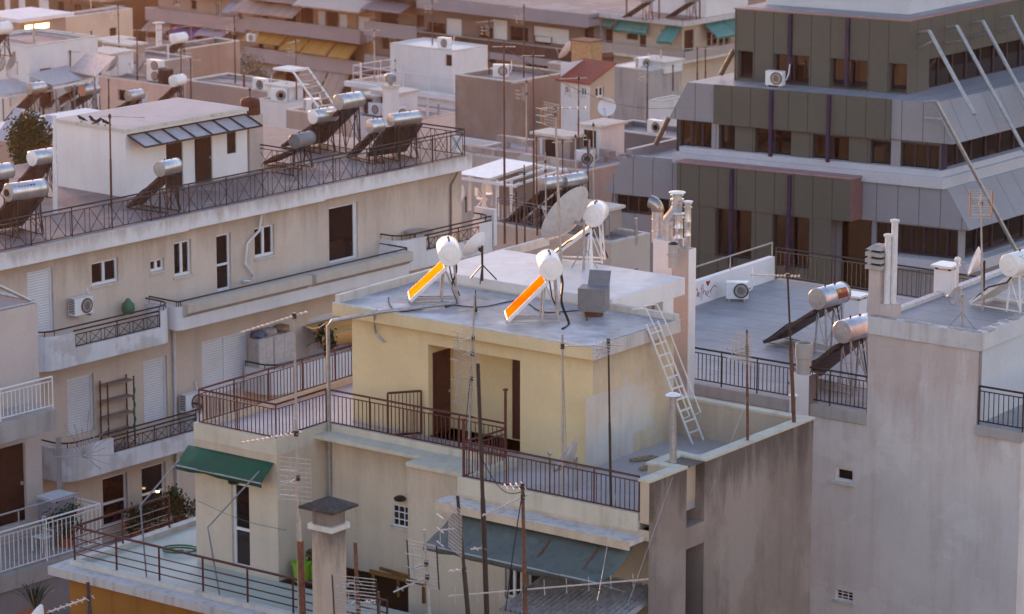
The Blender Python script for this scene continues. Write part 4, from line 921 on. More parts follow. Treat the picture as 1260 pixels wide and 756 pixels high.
# ================================================================== prototypes: solar water heaters, dishes, masts, air conditioners
Z0 = Vector((0, 0, 0)); UP = Vector((0, 0, 1))
def place(root, P, rz=0.0, sc=None):
    root.location = P; root.rotation_euler = (0, 0, rz)
    if sc: root.scale = (sc, sc, sc)
    return root
def heater(label, tank=CHROME, cap=ALU, glass=None, tl=1.25, tr=.29, hT=1.45, pw=1.1, run=1.35, legs=DARKM, tag_=None, frame=CBACK, knob=True, ring=False, name='solar_water_heater', gp='solar water heaters on the roofs'):
    r = thing(name, Z0, label, 'solar heater', gp)
    RX = Matrix.Rotation(R(90), 3, 'Y')
    m = MB(); m.lathe([(tr * .94, -tl / 2), (tr, -tl / 2 + .04), (tr, tl / 2 - .04), (tr * .94, tl / 2)], (0, 0, hT), RX, 28); t = m.build('tank', tank, r)
    for s in (-1, 1):
        M_ = RX if s > 0 else Matrix.Rotation(R(-90), 3, 'Y')
        m = MB(); m.lathe([(tr * 1.02, 0), (tr * 1.02, .03), (tr * .96, .05), (tr * .55, .062), (tr * .52, .075), (tr * .3, .08), (.0, .082)], (s * (tl / 2 + .002), 0, hT), M_, 28); c = m.build('end_cap', cap, t)
        if ring and s < 0: m = MB(); m.lathe([(tr * .4, 0), (tr * .42, .05), (tr * .2, .06), (.0, .061)], (s * (tl / 2 + .08), 0, hT), M_, 16); m.build('heating_flange', tag_ if False else BLACK, t)
    if knob:
        m = MB(); m.tube([(-tl * .2, 0, hT + tr - .01), (-tl * .2, 0, hT + tr + .07)], .022, 6); m.tube([(tl * .2, 0, hT + tr - .01), (tl * .2, 0, hT + tr + .04)], .03, 6); m.build('valve', BLACK, t)
    # collector panel sloping down towards +Y
    a = Vector((0, .12, hT - tr - .02)); b = Vector((0, .12 + run, .14)); d = (b - a).normalized(); n = Vector((1, 0, 0)).cross(d).normalized()
    if n.z < 0: n = -n
    x = Vector((pw / 2, 0, 0)); m = MB()
    m.hexa([a - x - n * .09, a + x - n * .09, b + x - n * .09, b - x - n * .09, a - x, a + x, b + x, b - x]); c = m.build('collector', frame, r)
    ew = .045 if glass is COLLR else .05; x2 = Vector((pw / 2 - ew, 0, 0)); a2, b2 = a + d * ew + n * .004, b - d * ew + n * .004
    m = MB(); m.hexa([a2 - x2 - n * .002, a2 + x2 - n * .002, b2 + x2 - n * .002, b2 - x2 - n * .002, a2 - x2 + n * .002, a2 + x2 + n * .002, b2 + x2 + n * .002, b2 - x2 + n * .002]); m.build('glass', glass or COLL, c)
    for s in (-1, 1):
        for y in (-.22, .2):
            m = MB(); m.bar((s * tl * .34, y, 0), (s * tl * .34, y * .6, hT - tr * .8), .04); m.build('leg', legs, r)
    m = MB()
    for s in (-1, 1):
        X = s * tl * .34; m.bar((X, -.22, .05), (X, .12 + run, .05), .035); m.bar((X, -.2, .1), (X, .15, hT - tr * 1.2), .025); m.bar((X, -.14, hT - tr * .82), (X, .14, hT - tr * .82), .05)
    m.bar((-tl * .34, -.2, .3), (tl * .34, -.14, hT - tr), .022); m.bar((tl * .34, -.2, .3), (-tl * .34, -.14, hT - tr), .022); m.build('brace', legs, r)
    m = MB(); m.tube([(tl * .3, .0, hT - tr), (tl * .4, -.1, .5), (tl * .36, -.3, .05)], .02, 6); m.build('pipe', CABLE, r)
    if glass is COLLR: return r
    m = MB(); m.tube([(-tl * .4, .0, hT - tr), (-tl * .48, .1, hT - tr - .18), (-pw * .5, .12 + run * .5, hT * .5 - .05), (-pw * .48, .1 + run, .1)], .022, 6); m.build('pipe', CABLE, r)
    return r
def put_tank(r, px, py, z, hT, rz):
    P = onz(px, py, z + hT); r.location = (P.x, P.y, z); r.rotation_euler = (0, 0, rz); return r
aVY, aVL = Y.aV, L.aV
NAVYT = plain('blue_print', (.05, .07, .25), .5)
def tank_text(r, txt, mat, size, tl, tr, hT, ang=35, x0=-.35):
    """raised print that follows the tank's barrel, on the side away from the collector"""
    cu = bpy.data.curves.new('print', 'FONT'); cu.body = txt; cu.size = size; cu.extrude = .001
    o = bpy.data.objects.new('print_tmp', cu); COL.objects.link(o); bpy.context.view_layer.update()
    me = bpy.data.meshes.new_from_object(o.evaluated_get(bpy.context.evaluated_depsgraph_get())); bpy.data.objects.remove(o)
    for v in me.vertices:
        a = R(ang) - v.co.y / tr; x = v.co.x + x0; rr = tr + .004 + v.co.z
        v.co = Vector((x, -rr * math.sin(a), hT + rr * math.cos(a)))
    me.materials.clear(); me.materials.append(mat); p = bpy.data.objects.new('print', me); COL.objects.link(p); p.parent = [k for k in r.children if k.name.startswith('tank')][0]
def barrel(name, mat, x0, x1, a0_, a1_, rr, hT, tk):
    A = [R(a0_ + (a1_ - a0_) * i / 6) for i in range(7)]; vs = [(x, -rr * math.sin(a), hT + rr * math.cos(a)) for a in A for x in (x0, x1)]
    m = MB(); m.add(vs, [(2 * i, 2 * i + 1, 2 * i + 3, 2 * i + 2) for i in range(6)]); m.build(name, mat, tk)
RB_PINK = plain('pink_print', (.42, .25, .24), .5)
# --- yellow building and the white roof
for lab, px, py, z, kw, rz in (
    ('white-capped solar heater with collector tinted sunset orange, nearer the left edge of the yellow building roof', 552, 309, zr, dict(tank=TANKW, cap=TANKW, glass=COLLR, tl=1.0, tr=.29, hT=1.3, run=.92, pw=1.0, legs=GALV, frame=WPAINT), R(94)),
    ('white-capped solar heater with collector tinted sunset orange beside the grey metal tank', 676, 326, zr, dict(tank=TANKW, cap=TANKW, glass=COLLR, tl=1.0, tr=.29, hT=1.42, run=.98, pw=1.0, legs=GALV, frame=WPAINT), R(94)),
    ('white solar heater on the white roof behind the big satellite dish', 733, 263, zW, dict(tank=TANKW, cap=TANKW, glass=TANKW, tl=.75, tr=.29, hT=1.3, run=1.1, pw=.9, frame=WPAINT, legs=WPAINT), R(80))):
    put_tank(heater(lab, **kw), px, py, z, kw['hT'], rz)
# --- beige building roof
for lab, px, py, kw, rz in (
    ('polished solar heater with thin edge-on collector in front of the penthouse doors', 207, 206, dict(tl=1.0, tr=.29, hT=1.75, run=1.6, pw=1.0, cap=ALU), aVL + .1),
    ('solar heater with sunlit pink end cap left of the roof penthouse', 52, 193, dict(tl=1.0, tr=.3, hT=1.7, run=1.3, cap=TANKW), aVL - .05),
    ('lowest solar heater with printed tank, leaning behind the roof railing at the left edge', 32, 234, dict(tl=1.5, tr=.33, hT=1.75, run=1.5, pw=1.7, ring=True), aVL - .15),
    ('solar heater cut by the left edge of the picture above the printed tank', -4, 212, dict(tl=1.2, tr=.31, hT=1.6, run=1.3, pw=1.2), aVL - .15),
    ('tall solar heater with long collector, leftmost of the group behind the roof railing', 398, 142, dict(tl=1.15, tr=.3, hT=1.6, run=2.0, pw=1.1, cap=TANKW, legs=DARKM), aVL - .1),
    ('biggest tank solar heater standing highest in the group behind the roof railing', 430, 124, dict(tl=1.2, tr=.33, hT=2.2, run=2.2, pw=1.2, legs=DARKM), aVL - .1),
    ('brassy short-tank solar heater with narrow collector near the roof railing', 462, 155, dict(tl=.55, tr=.29, hT=1.6, run=1.6, pw=.5, cap=CHROME), aVL - .2),
    ('bright steel solar heater with two broad collectors, rightmost on the beige roof', 498, 146, dict(tl=1.35, tr=.27, hT=1.75, run=1.2, pw=2.0, cap=CHROME), aVL - .2),
    ('dark collector stand with hidden tank right of the roof penthouse', 372, 172, dict(tl=1.0, tr=.3, hT=1.2, run=1.6, pw=1.3, tank=GPAINT, cap=GPAINT, legs=DARKM), aVL + .1)):
    h = heater(lab, **kw); h.scale = (.87, .87, .87); put_tank(h, px, py, zL, kw['hT'] * .87, rz)
    if 'lowest' in lab:
        tk = [k for k in h.children if k.name.startswith('tank')][0]; L0 = h.location.copy(); h.location = (0, 0, 0)
        for k in range(6): barrel('tank_print', RB_PINK if k < 4 else NAVYT, -.5 + .13 * k, -.42 + .13 * k, 42, 56, .334, 1.75, tk)
        h.location = L0
# --- grey roof and pale building
zGd = zG - .1
h = heater('steel solar heater with red and yellow label on its tank, on the grey roof', tl=1.15, tr=.3, hT=1.6, run=1.7, pw=1.3, legs=GALV)
tk = [k for k in h.children if k.name.startswith('tank')][0]
lr_, ly_, lo_, lg_ = plain('red_label', (.30, .02, .015), .5), plain('yellow_label', (.6, .4, .03), .5), plain('orange_label', (.6, .14, .05), .5), plain('dark_label', (.05, .05, .03), .5)
barrel('label', lr_, -.02, .46, 46, 100, .304, 1.6, tk)
for k, mt in enumerate((ly_, ly_, lo_, lo_, lo_)): barrel('label_mark', mt, .0 + .09 * k, .075 + .09 * k, 50, 68, .308, 1.6, tk)
for k in range(5): barrel('label_mark', lg_, .01 + .09 * k, .06 + .09 * k, 76, 90, .308, 1.6, tk)
put_tank(h, 1021, 364, zGd, 1.6, G.aV - .1)
put_tank(heater('steel solar heater with ringed end cap against the pale building, right of the chimney pot', tl=1.1, tr=.31, hT=1.75, run=1.5, pw=1.5, cap=CHROME, legs=GALV), 1052, 404, zGd, 1.75, G.aV - .1)
h = put_tank(heater('white solar heater with blue lettering at the right edge on the pale building roof', tank=TANKW, cap=TANKW, tl=1.5, tr=.3, hT=1.3, run=1.2, pw=1.2, frame=WPAINT, legs=WPAINT), 1262, 321, zRt - .1, 1.3, G.aV - .1)
tank_text(h, 'N', NAVYT, .26, 1.5, .3, 1.3, 70, -.62)
# --- middle distance
zM = RB['mid'][0].O.z - .15
for lab, px, py, kw in (('left one of two steel solar heaters in the thicket of masts', 677, 225, dict(tl=1.0, tr=.26, hT=2.0, run=2.2, pw=.9)), ('right one of two steel solar heaters in the thicket of masts', 706, 221, dict(tl=1.0, tr=.26, hT=2.0, run=2.2, pw=.9, cap=CHROME))):
    put_tank(heater(lab, **kw), px, py, zM, kw['hT'], R(42))
zLR = RB['leftroof'][0].O.z - .05
for lab, px, py, z, kw, rz in (
    ('white enamel solar heater with bright collector edge on the roof behind the penthouse', 219, 99, zLR, dict(tank=TANKW, cap=TANKW, tl=.8, tr=.32, hT=2.0, run=1.7, pw=.9), R(58)),
    ('small steel solar heater in the clutter left of the perched birds', 93, 106, zLR, dict(tl=1.1, tr=.3, hT=1.5, run=2.0, pw=1.2), R(50)),
    ('solar heater with end cap tinted sunset pink in the clutter left of the perched birds', 110, 110, zLR, dict(tl=1.1, tr=.32, hT=1.4, run=1.8, pw=1.2, cap=plain('sunset_tinted_cap', (.6, .32, .25), .5)), R(50)),  # pink sunset glow put into this cap's colour
    ('solar heater with bright top beside the white air conditioner, behind the perched birds', 166, 117, zLR, dict(tl=1.0, tr=.3, hT=1.2, run=1.3, pw=1.2), R(50)),
    ('solar heater with steep collector in front of the white chimney, upper left', 45, 108, zLR, dict(tl=1.0, tr=.3, hT=2.4, run=2.4, pw=1.0), R(50)),
    ('tiny white solar heater beside the tall white vent pipe, upper left', 220, 47, RB['brown'][0].O.z - .3, dict(tank=TANKW, cap=TANKW, tl=1.0, tr=.34, hT=1.6, run=1.2, pw=.9), R(50)),
    ('white tank solar heater at the left edge near the bright warm strip', 2, 35, RB['farleft'][0].O.z + .1, dict(tank=TANKW, cap=TANKW, tl=1.0, tr=.35, hT=1.6, run=1.2, pw=.9), R(50))):
    put_tank(heater(lab, **kw), px, py, z, kw['hT'], rz)
cz_ = bpy.data.objects
f_C = Fr(at(842, 26, 285), -41, 50); zC = f_C.O.z
for lab, px, py in (('left bright tilted collector on the cream block roof, top centre', 797, 2), ('right bright tilted collector on the cream block roof, top centre', 851, 2)):
    put_tank(heater(lab, tl=1.2, tr=.3, hT=1.8, run=2.2, pw=1.2, glass=COLLR), px, py - 3, zC, 1.8, R(48))
# ------------------------------------------------------------------ satellite dishes
def dish(label, dia=.85, mat=WPAINT, el=38, ph=.8, leg='pole', off=.12):
    r = thing('satellite_dish', Z0, label, 'satellite dish', 'satellite dishes')
    M_ = Matrix.Rotation(R(90 - el), 3, 'Y'); c = Vector((0, 0, ph)); a = dia / 2
    prof = [(a * k / 7, .22 * dia * (k / 7) ** 2) for k in range(8)]
    m = MB(); m.lathe([(p, z) for p, z in prof] + [(a * 1.01, .22 * dia + .005), (a, .22 * dia - .015)] + [(p, z - .015) for p, z in prof[::-1]], c, M_, 28); d = m.build('reflector', mat, r)
    tip = c + M_ @ Vector((a * .35, 0, dia * .62)); lo = c + M_ @ Vector((a * .97, 0, .2 * dia))
    m = MB(); m.tube([lo, tip], .014, 5); m.lathe([(.035, 0), (.045, .05), (.03, .12)], tip, M_ @ Matrix.Rotation(math.pi, 3, 'X'), 10); m.build('receiver_arm', GALV, r)
    bk = c + M_ @ Vector((0, 0, -.03)); m = MB(); m.bar(bk, Vector((-off, 0, ph - .05)), .08); m.tube([(-off, 0, 0), (-off, 0, ph + .08)], .03, 8)
    if leg == 'tripod':
        for k in range(3): an = 2.1 * k; m.tube([(-off, 0, ph * .5), (-off + .4 * math.cos(an), .4 * math.sin(an), 0)], .018, 5)
    m.build('mount', DARKM if mat is WPAINT else GALV, r); return r
def put_dish(d, P, az, sc=1.0): return place(d, P, R(az), sc)
MESHD = plain('grey_dish', (.40, .37, .36), .5)
put_dish(dish('largest white satellite dish, seen from behind on the white roof', 1.72, plain('big_dish_enamel', (.48, .47, .46), .5), 30, 1.25, 'tripod', .3), onz(707, 330, zW), 143)
put_dish(dish('small white satellite dish on a tripod at the back of the white roof', .78, WPAINT, 30, .85, 'tripod'), onz(589, 345, zr + .25), 142)
put_dish(dish('grey satellite dish on the yellow building terrace by the iron railing', .95, MESHD, 35, .75, 'pole'), Y.p(.62, vf + 1.1, zt), 175)
put_dish(dish('small grey satellite dish on a tripod on the pale building roof', .5, MESHD, 30, .75, 'tripod'), onz(1178, 402, zRt - .1), 200)
put_dish(dish('white satellite dish seen edge-on on the pale building roof near the orange antenna', .8, WPAINT, 20, 1.1, 'pole'), onz(1204, 375, zRt - .1), 175)
for lab, px, py, z, az, dia, mt, el in (
    ('left of two big dishes on the roof behind the white penthouse', 143, 97, zLR, 185, 1.3, MESHD, 35), ('right of two big dishes, beside the white double-fan air conditioner', 176, 99, zLR, 195, 1.35, MESHD, 30),
    ('small dish seen face-on, left one in the clutter near the white chimney', 72, 148, zLR, 200, 1.0, MESHD, 25), ('small dish seen face-on, right one in the clutter near the white chimney', 86, 149, zLR, 200, 1.0, MESHD, 25),
    ('left dark round dish below the white cube-like room', 527, 103, RB['whiteterr'][0].O.z, 268, 1.15, DARKM, 12), ('right dark round dish on a white arm below the white cube-like room', 542, 101, RB['whiteterr'][0].O.z, 275, 1.1, DARKM, 12),
    ('white dish on the wall right of the red-roofed house', 748, 147, RB['dark'][0].O.z, 250, 1.0, WPAINT, 20), ('pale dish on the wall top beside the tan water tank', 699, 80, RB['brown2'][0].O.z, 160, 1.2, WPAINT, 30),
    ('white dish beside the white pergola', 570, 262, RB['mid'][0].O.z - .15, 200, 1.0, WPAINT, 20),
    ('left dish on the white wall block at the left edge', 6, 95, RB['farleft'][0].O.z - .9, 200, 1.0, MESHD, 25), ('right dish on the white wall block at the left edge', 19, 92, RB['farleft'][0].O.z - .9, 200, 1.1, MESHD, 25)):
    put_dish(dish(lab, dia, mt, el, dia * .62), onz(px, py, z), az)
# ------------------------------------------------------------------ air conditioners
def aircon(label, w_=.85, h_=.62, d_=.32, fans=1, fan_x=.12):
    """front looks towards local -Y"""
    r = thing('air_conditioner', Z0, label, 'air conditioner', 'outdoor air conditioner units')
    m = MB(); m.bx((0, 0, .08 + h_ / 2), (w_, d_, h_)); b = m.build('casing', WPAINT, r)
    m = MB()
    for k in range(9): m.bx((-w_ / 2 - .004, 0, .14 + h_ * (.06 + .1 * k)), (.006, d_ * .8, h_ * .05))
    m.build('louvre', DARKM, b)
    for q in range(fans):
        c = Vector((fan_x, -d_ / 2, .08 + h_ * ((q + .5) / fans))); rr = min(.25, h_ / fans * .42); M_ = Matrix.Rotation(R(90), 3, 'X')
        m = MB(); m.lathe([(rr * 1.08, 0), (rr * 1.08, .02), (rr, .02), (rr, .006), (0, .006)], c, M_, 20); g_ = m.build('fan_grille', plain('dark_fan_grille', (.10, .085, .085), .6), r)  # dark disc behind the fan guard
        m = MB()
        for k in range(4): m.lathe([(rr * (.2 + .2 * k), .015), (rr * (.2 + .2 * k) + .012, .022)], c, M_, 16)
        m.build('guard', ALU, g_)
    for s in (-1, 1): m = MB(); m.bx((s * w_ * .35, 0, .04), (.06, d_ * 1.15, .08)); m.build('foot', GALV, r)
    m = MB(); m.tube([(w_ / 2, 0, .3), (w_ / 2 + .1, .05, .35), (w_ / 2 + .14, .2, .6), (w_ / 2 + .12, .32, .95)], .03, 6); m.build('pipe', PIPEW, r); return r
place(aircon('white air conditioner standing on the grey roof beside the red graffiti', .66, .5, .3), onz(907, 370, zGd), R(-6))
place(aircon('air conditioner on the wall by the top balcony of the beige block', .8, .55), L.p(uF + .25, L.vz(93, 386, uF)[0], L.vz(93, 388, uF)[1]), L.aV)
place(aircon('air conditioner standing at the end of the lower balcony of the beige block', .8, .6), L.p(uF + .35, L.vz(234, 500, uF + .3)[0], L.vz(234, 508, uF + .3)[1]), L.aV)
place(aircon('white air conditioner on the office ledge beside a purple mullion', .78, .6), OF.p(OF.uz(954, 98, -.8)[0], -.8, z2), OF.aU)
place(aircon('white double-fan air conditioner beside the black drum on the roof, upper left', 1.0, 1.25, .5, 2, .12), onz(192, 101, zLR), R(-35))
place(aircon('white box air conditioner behind the birds beside a small tank', 1.0, .7, .5), onz(168, 133, zLR), R(-35))
place(aircon('small air conditioner under the mustard awnings of the far balcony', .9, .7), at(309, 52, 312.9), R(-41))
# roof chillers on the office
def chiller(label, px, py, w_, sc):
    r = thing('roof_chiller', OF.p(*OF.uv(px, py, zO), zO + .07), label, 'chiller unit', 'chillers on the office roof')
    m = MB(); m.bx((0, 0, .75), (w_, 1.5, .55)); b = m.build('casing', WPAINT, r)
    for s in (-1, 1):
        for t_ in (-1, 1): m = MB(); m.bx((s * w_ * .42, t_ * .6, .24), (.12, .12, .47)); m.build('leg', DARKM, r)
    n = 3
    for k in range(n):
        m = MB(); m.lathe([(.46, 0), (.46, .14), (.40, .14), (.38, .04), (0, .03)], ((k - 1) * w_ / n, 0, 1.026), None, 18); m.build('fan', DARKM, r)
    r.rotation_euler = (0, 0, OF.aU); return r
chiller('long grey chiller unit with top fans on the office roof, left one', 1043, 19, 3.0, 1); chiller('long grey chiller unit with top fans on the office roof, nearest the corner', 1106, 24, 3.0, 1)
# ------------------------------------------------------------------ masts and aerials
def grid(m, c, ax, ay, w_, h_, nx, ny, r=.006, bow=0):
    ax, ay = Vector(ax).normalized(), Vector(ay).normalized()
    for k in range(nx + 1): p = c + ax * (w_ * (k / nx - .5)); m.bar(p - ay * h_ / 2, p + ay * h_ / 2, r * 1.6)
    for k in range(ny + 1): p = c + ay * (h_ * (k / ny - .5)); m.bar(p - ax * w_ / 2, p + ax * w_ / 2, r * 1.6)
def mast(label, base, top, r=.03, mat=RUST, ants=(), lower=None, guys=(), gp='television aerial masts'):
    """ants: ('yagi', t, azimuth deg, boom length, elements, elem length, tilt) or ('grid', t, azimuth, w, h, nx, ny, tilt, side bars)"""
    base, top = Vector(base), Vector(top); t = thing('aerial_mast', base, label, 'aerial mast', gp)
    m = MB(); m.tube([base, base.lerp(top, .5), base.lerp(top, .52), top], [r * 1.15, r * 1.1, r * .85, r * .8], 8); m.build('pole', mat, t)
    for a in ants:
        P = base.lerp(top, a[1]); az = R(a[2]); d = Vector((math.cos(az), math.sin(az), 0)); s = Vector((-d.y, d.x, 0))
        m = MB(); m.bx(P, (.09, .09, .12)); m.build('clamp', DARKM, t)
        if a[0] == 'yagi':
            L_, n, el, tilt = a[3], a[4], a[5], R(a[6] if len(a) > 6 else 0); dd = Vector((d.x * math.cos(tilt), d.y * math.cos(tilt), math.sin(tilt))); st = a[7] if len(a) > 7 else .12
            A, B_ = P - dd * L_ * st, P + dd * L_ * (1 - st); vert = len(a) > 8 and a[8]
            e_ax = dd.cross(s).normalized() if vert else s
            m = MB(); m.bar(A, B_, .026); bo = m.build('aerial_boom', ALU, t)
            m = MB()
            for k in range(n):
                q = A.lerp(B_, (k + .3) / n); e = el * (1 - .35 * k / n); m.tube([q - e_ax * e / 2, q + e_ax * e / 2], .010, 5)
            m.build('aerial_element', ALU, bo)
        else:
            w_, h_, nx, ny = a[3:7]; tilt = R(a[7] if len(a) > 7 else 0); up = Vector((d.x * math.sin(tilt), d.y * math.sin(tilt), math.cos(tilt))); c = P + d * .12
            m = MB(); grid(m, c, s, up, w_, h_, nx, ny, a[9] if len(a) > 9 else .0055); g_ = m.build('grid_reflector', ALU, t)
            if len(a) > 8 and a[8]:
                m = MB()
                for k in (-1, 1): m = MB(); m.bar(c + s * k * w_ / 2 - up * h_ / 2, c + s * k * w_ / 2 + up * h_ / 2, .03); m.build('side_bar', a[8], g_)
                pass
            m = MB(); m.bar(c, c + d * .35, .03); m.bar(c + d * .33 - up * h_ * .3, c + d * .33 + up * h_ * .3, .02)
            for k in (-.3, 0, .3): m.bar(c + d * .33 + up * h_ * k - s * .22, c + d * .33 + up * h_ * k + s * .22, .022)
            m.build('dipole', GALV, g_)
    if lower: m = MB(); m.tube([base, base.lerp(top, lower)], r * 1.6, 8); m.build('pole_sleeve', RUST, t)
    return t
# a nearer flat roof just below the picture carries the front row of masts
zF = 37.35
fo = thing('apartment_building', (0, 60, 0), 'nearest flat roof carrying the front row of rusty aerial masts, below the lower edge', 'building')
m = MB(); q = [(-14, 52), (8, 52), (8, 70.4), (-14, 70.4)]; m.prism(q, 0, zF - .3); m.build('wall', CREAM, fo); m = MB(); m.prism([(-14.2, 51.8), (8.2, 51.8), (8.2, 70.5), (-14.2, 70.5)], zF - .298, zF); m.build('roof', DECKG, fo)
def fm(px, Yd): P = at(px, 770, Yd); return Vector((P.x, Yd, zF))
def tp(px, py, Yd): return at(px, py, Yd)
mast('tallest dark rusty mast in front of the maroon door, bare-topped', fm(600, 69.6), tp(588, 447, 69.6), .05, DARKM, [('yagi', .33, 200, .35, 2, .3)])
mast('rusty mast with fine square mesh aerial at the top, front row', fm(579, 69.2), tp(563, 610, 69.2), .045, DARKM, [('grid', .78, 200, .85, 1.0, 11, 12), ('yagi', .5, 200, .4, 3, .3)])
mast('brown mast with long horizontal aerial reaching across the blue awning', fm(647, 69.4), tp(643, 598, 69.4), .045, RUST, [('yagi', .33, 8, 4.3, 9, .42, 2.5, .38, True), ('yagi', .93, 205, 1.1, 12, .22, -18, .1), ('yagi', 1.0, 190, .5, 4, .6)])
mast('dark mast with large horizontal-bar grid aerial, left in the front row', fm(442, 69.0), tp(437, 668, 69.0), .05, RUST, [('grid', .45, 250, 1.0, 1.1, 2, 14, 6, DARKM, .008), ('yagi', .62, 215, .6, 4, .3)])
mast('short rusty mast stub between the two bar grid aerials', fm(467, 69.6), tp(465, 728, 69.6), .045, RUST, [('yagi', .8, 200, .35, 3, .3)])
mast('galvanised mast with bar grid aerial and orange fittings, middle of the front row', fm(530, 69.8), tp(522, 652, 69.8), .035, GALV, [('grid', .68, 235, .78, 1.0, 2, 12, 5, DARKM, .007), ('yagi', .55, 215, 1.0, 4, .35, -12)])
mast('slim mast with long spiky aerial pointing left above the green awning', fm(373, 70.2), tp(364, 515, 70.2), .045, GALV, [('yagi', .93, 196, 1.35, 13, .25, -6, .1), ('grid', .72, 250, .72, .95, 6, 9, 4)], .42)
mast('thin galvanised pole rising past the terrace railing to the curved shell aerial', fm(369, 70.35), tp(362, 385, 70.35), .032, GALV, [('yagi', .99, 196, 1.5, 14, .2, -14, .2)])
# terrace and roof masts of the yellow building
zz = zt + .02
P = Y.p(-1.75, vf + .0, zc); 
mast('slender steel mast with two mesh aerials before the maroon door', Y.p(Y.uz(577, 545, vC + .1)[0], vC + .1, zc), tp(584, 362, Y.p(Y.uz(577, 545, vC)[0], vC, 0).y), .03, GALV, [('grid', .72, 215, .42, .68, 4, 8, 2), ('grid', .46, 210, 1.2, 1.75, 8, 22, 2), ('yagi', .62, 205, .3, 2, .3)])
pj = Y.p(Y.uz(693, 575, vf + .12)[0], vf + .12, zc - .05)
mast('steel mast on the terrace railing with aerial pointing right across the roof edge', pj, tp(692, 412, pj.y), .03, GALV, [('yagi', .93, 5, 1.5, 12, .16, 0, .05)])
pk = Y.p(Y.uz(752, 600, vf + .12)[0], vf + .12, zc - .05)
mast('black pole with small flat aerial in front of the whitewashed side wall', pk, tp(748.5, 417, pk.y), .028, DARKM, [('grid', .96, 250, .5, .28, 6, 3, 0), ('yagi', .985, 215, .5, 2, .35, -45, .02)])
pw_ = Y.p(uR - .12, Y.vz(920, 541, uR - .12)[0], zpar + .06)
mast('rust-footed mast with square mesh aerial on the party wall coping', pw_, tp(919, 406, pw_.y), .03, RUST, [('grid', .84, 215, .6, .72, 12, 13, 0), ('yagi', .8, 200, .3, 3, .25)])
px_ = Y.p(uR - .12, Y.vz(977, 521, uR - .12)[0], zpar + .06)
mast('thick-footed mast with spiky aerial tilted over the grey roof', px_, tp(969, 337, px_.y), .03, DARKM, [('yagi', .985, 172, 1.2, 14, .3, 0, .25)], .5)
mast('short crossbar stub aerial on the front of the yellow roof', onz(585, 384, zr), tp(585, 358, 82.9), .02, DARKM, [('yagi', .12, 215, .6, 3, .5)])
pn = onz(1209, 384, zRt - .1)
mast('mast with orange-edged bow grid aerial in front of the office windows', pn, tp(1207, 240, pn.y), .028, GALV, [('grid', .93, 262, .56, .72, 2, 12, 0, ORANGE), ])
pr = onz(728, 345, zW)
mast('white support pole behind the heater on the white roof', onz(728, 338, zW), tp(727, 282, onz(728, 338, zW).y), .04, WPAINT, [])
mast('tall thin pole crossing the big satellite dish', onz(691, 348, zW), tp(683, 130, onz(691, 348, zW).y), .035, GALV, [('yagi', .985, 180, 1.2, 6, .5, 0, .7), ('grid', .95, 215, .75, .6, 10, 8, 0, ORANGE)])
# ================================================================== railings
GR = 'terrace and roof railings'
hC = .86
def yp(u, v, z=None): return Y.p(u, v, zc if z is None else z)
uDr = Y.uz(622, 560, vC + .1)[0]
railing([yp(uA + .1, vBk - .3), yp(uA + .1, vf + .1), yp(uB - .1, vf + .1), yp(uB - .1, vC + .1), yp(uDr, vC + .1)], hC, 'bars', MAROON, None, 'maroon iron railing along the set-back left part of the yellow building terrace', GR, step=.135, gap=.02)
railing([yp(uDr, vC + .1, zt + .02), yp(uE + .1, vf + .1), yp(uR - .35, vf + .1)], hC, 'bars', MAROON, None, 'maroon iron railing along the projecting right part of the yellow building terrace', GR, step=.135, gap=.02)
boxp(yb, Y, uE + .1, uDr, vf + .3, vC + .11, zt - .2, zt + .001, TERR, 'terrace_floor')
# gate leaf standing open behind the railing
ga, gz = Y.uz(478, 528, vC + .28); gb_ = Y.uz(517, 537, vC + .9)
A, B_ = Y.p(ga, vC + .26, zt + .05), Y.p(gb_[0], vC + .95, zt + .05)
gt = thing('iron_gate', A, 'maroon barred gate leaf standing open beside the maroon door', 'gate', None)
m = MB(); H_ = 1.12
for p, q in ((A, A + UP * H_), (B_, B_ + UP * H_), (A + UP * .03, B_ + UP * .03), (A + UP * H_, B_ + UP * H_)): m.bar(p, q, .05)
m.build('frame', MAROON, gt); m = MB()
for k in range(1, 9): p = A.lerp(B_, k / 9); m.bar(p, p + UP * H_, .02)
m.build('bars', MAROON, gt)
for k, (u_, v_, hh) in enumerate(((uDr, vC + .1, 1.85), (uE + .1, vf + .1, 1.55))):
    p = Y.p(u_, v_, zt); ps = thing('iron_post', p, ('taller maroon post at the inner corner of the terrace railing', 'maroon post at the outer corner of the terrace railing')[k], 'post', None); m = MB(); m.bar(p, p + UP * hh, .07); m.build('shaft', MAROON, ps); m = MB(); m.bx(p + UP * (hh + .02), (.1, .1, .04), Y.aU); m.build('cap', MAROON, ps)
# lower terrace railing
def lp(u, v): return Y.p(u, v, zl + .12)
railing([lp(uT, vf + 1.6), lp(uT, vt), lp(uR - 6.2, vt)], .88, 'rails', MAROON, None, 'maroon pipe railing with three rails around the lower left terrace', GR, post=1.55, r=.028)
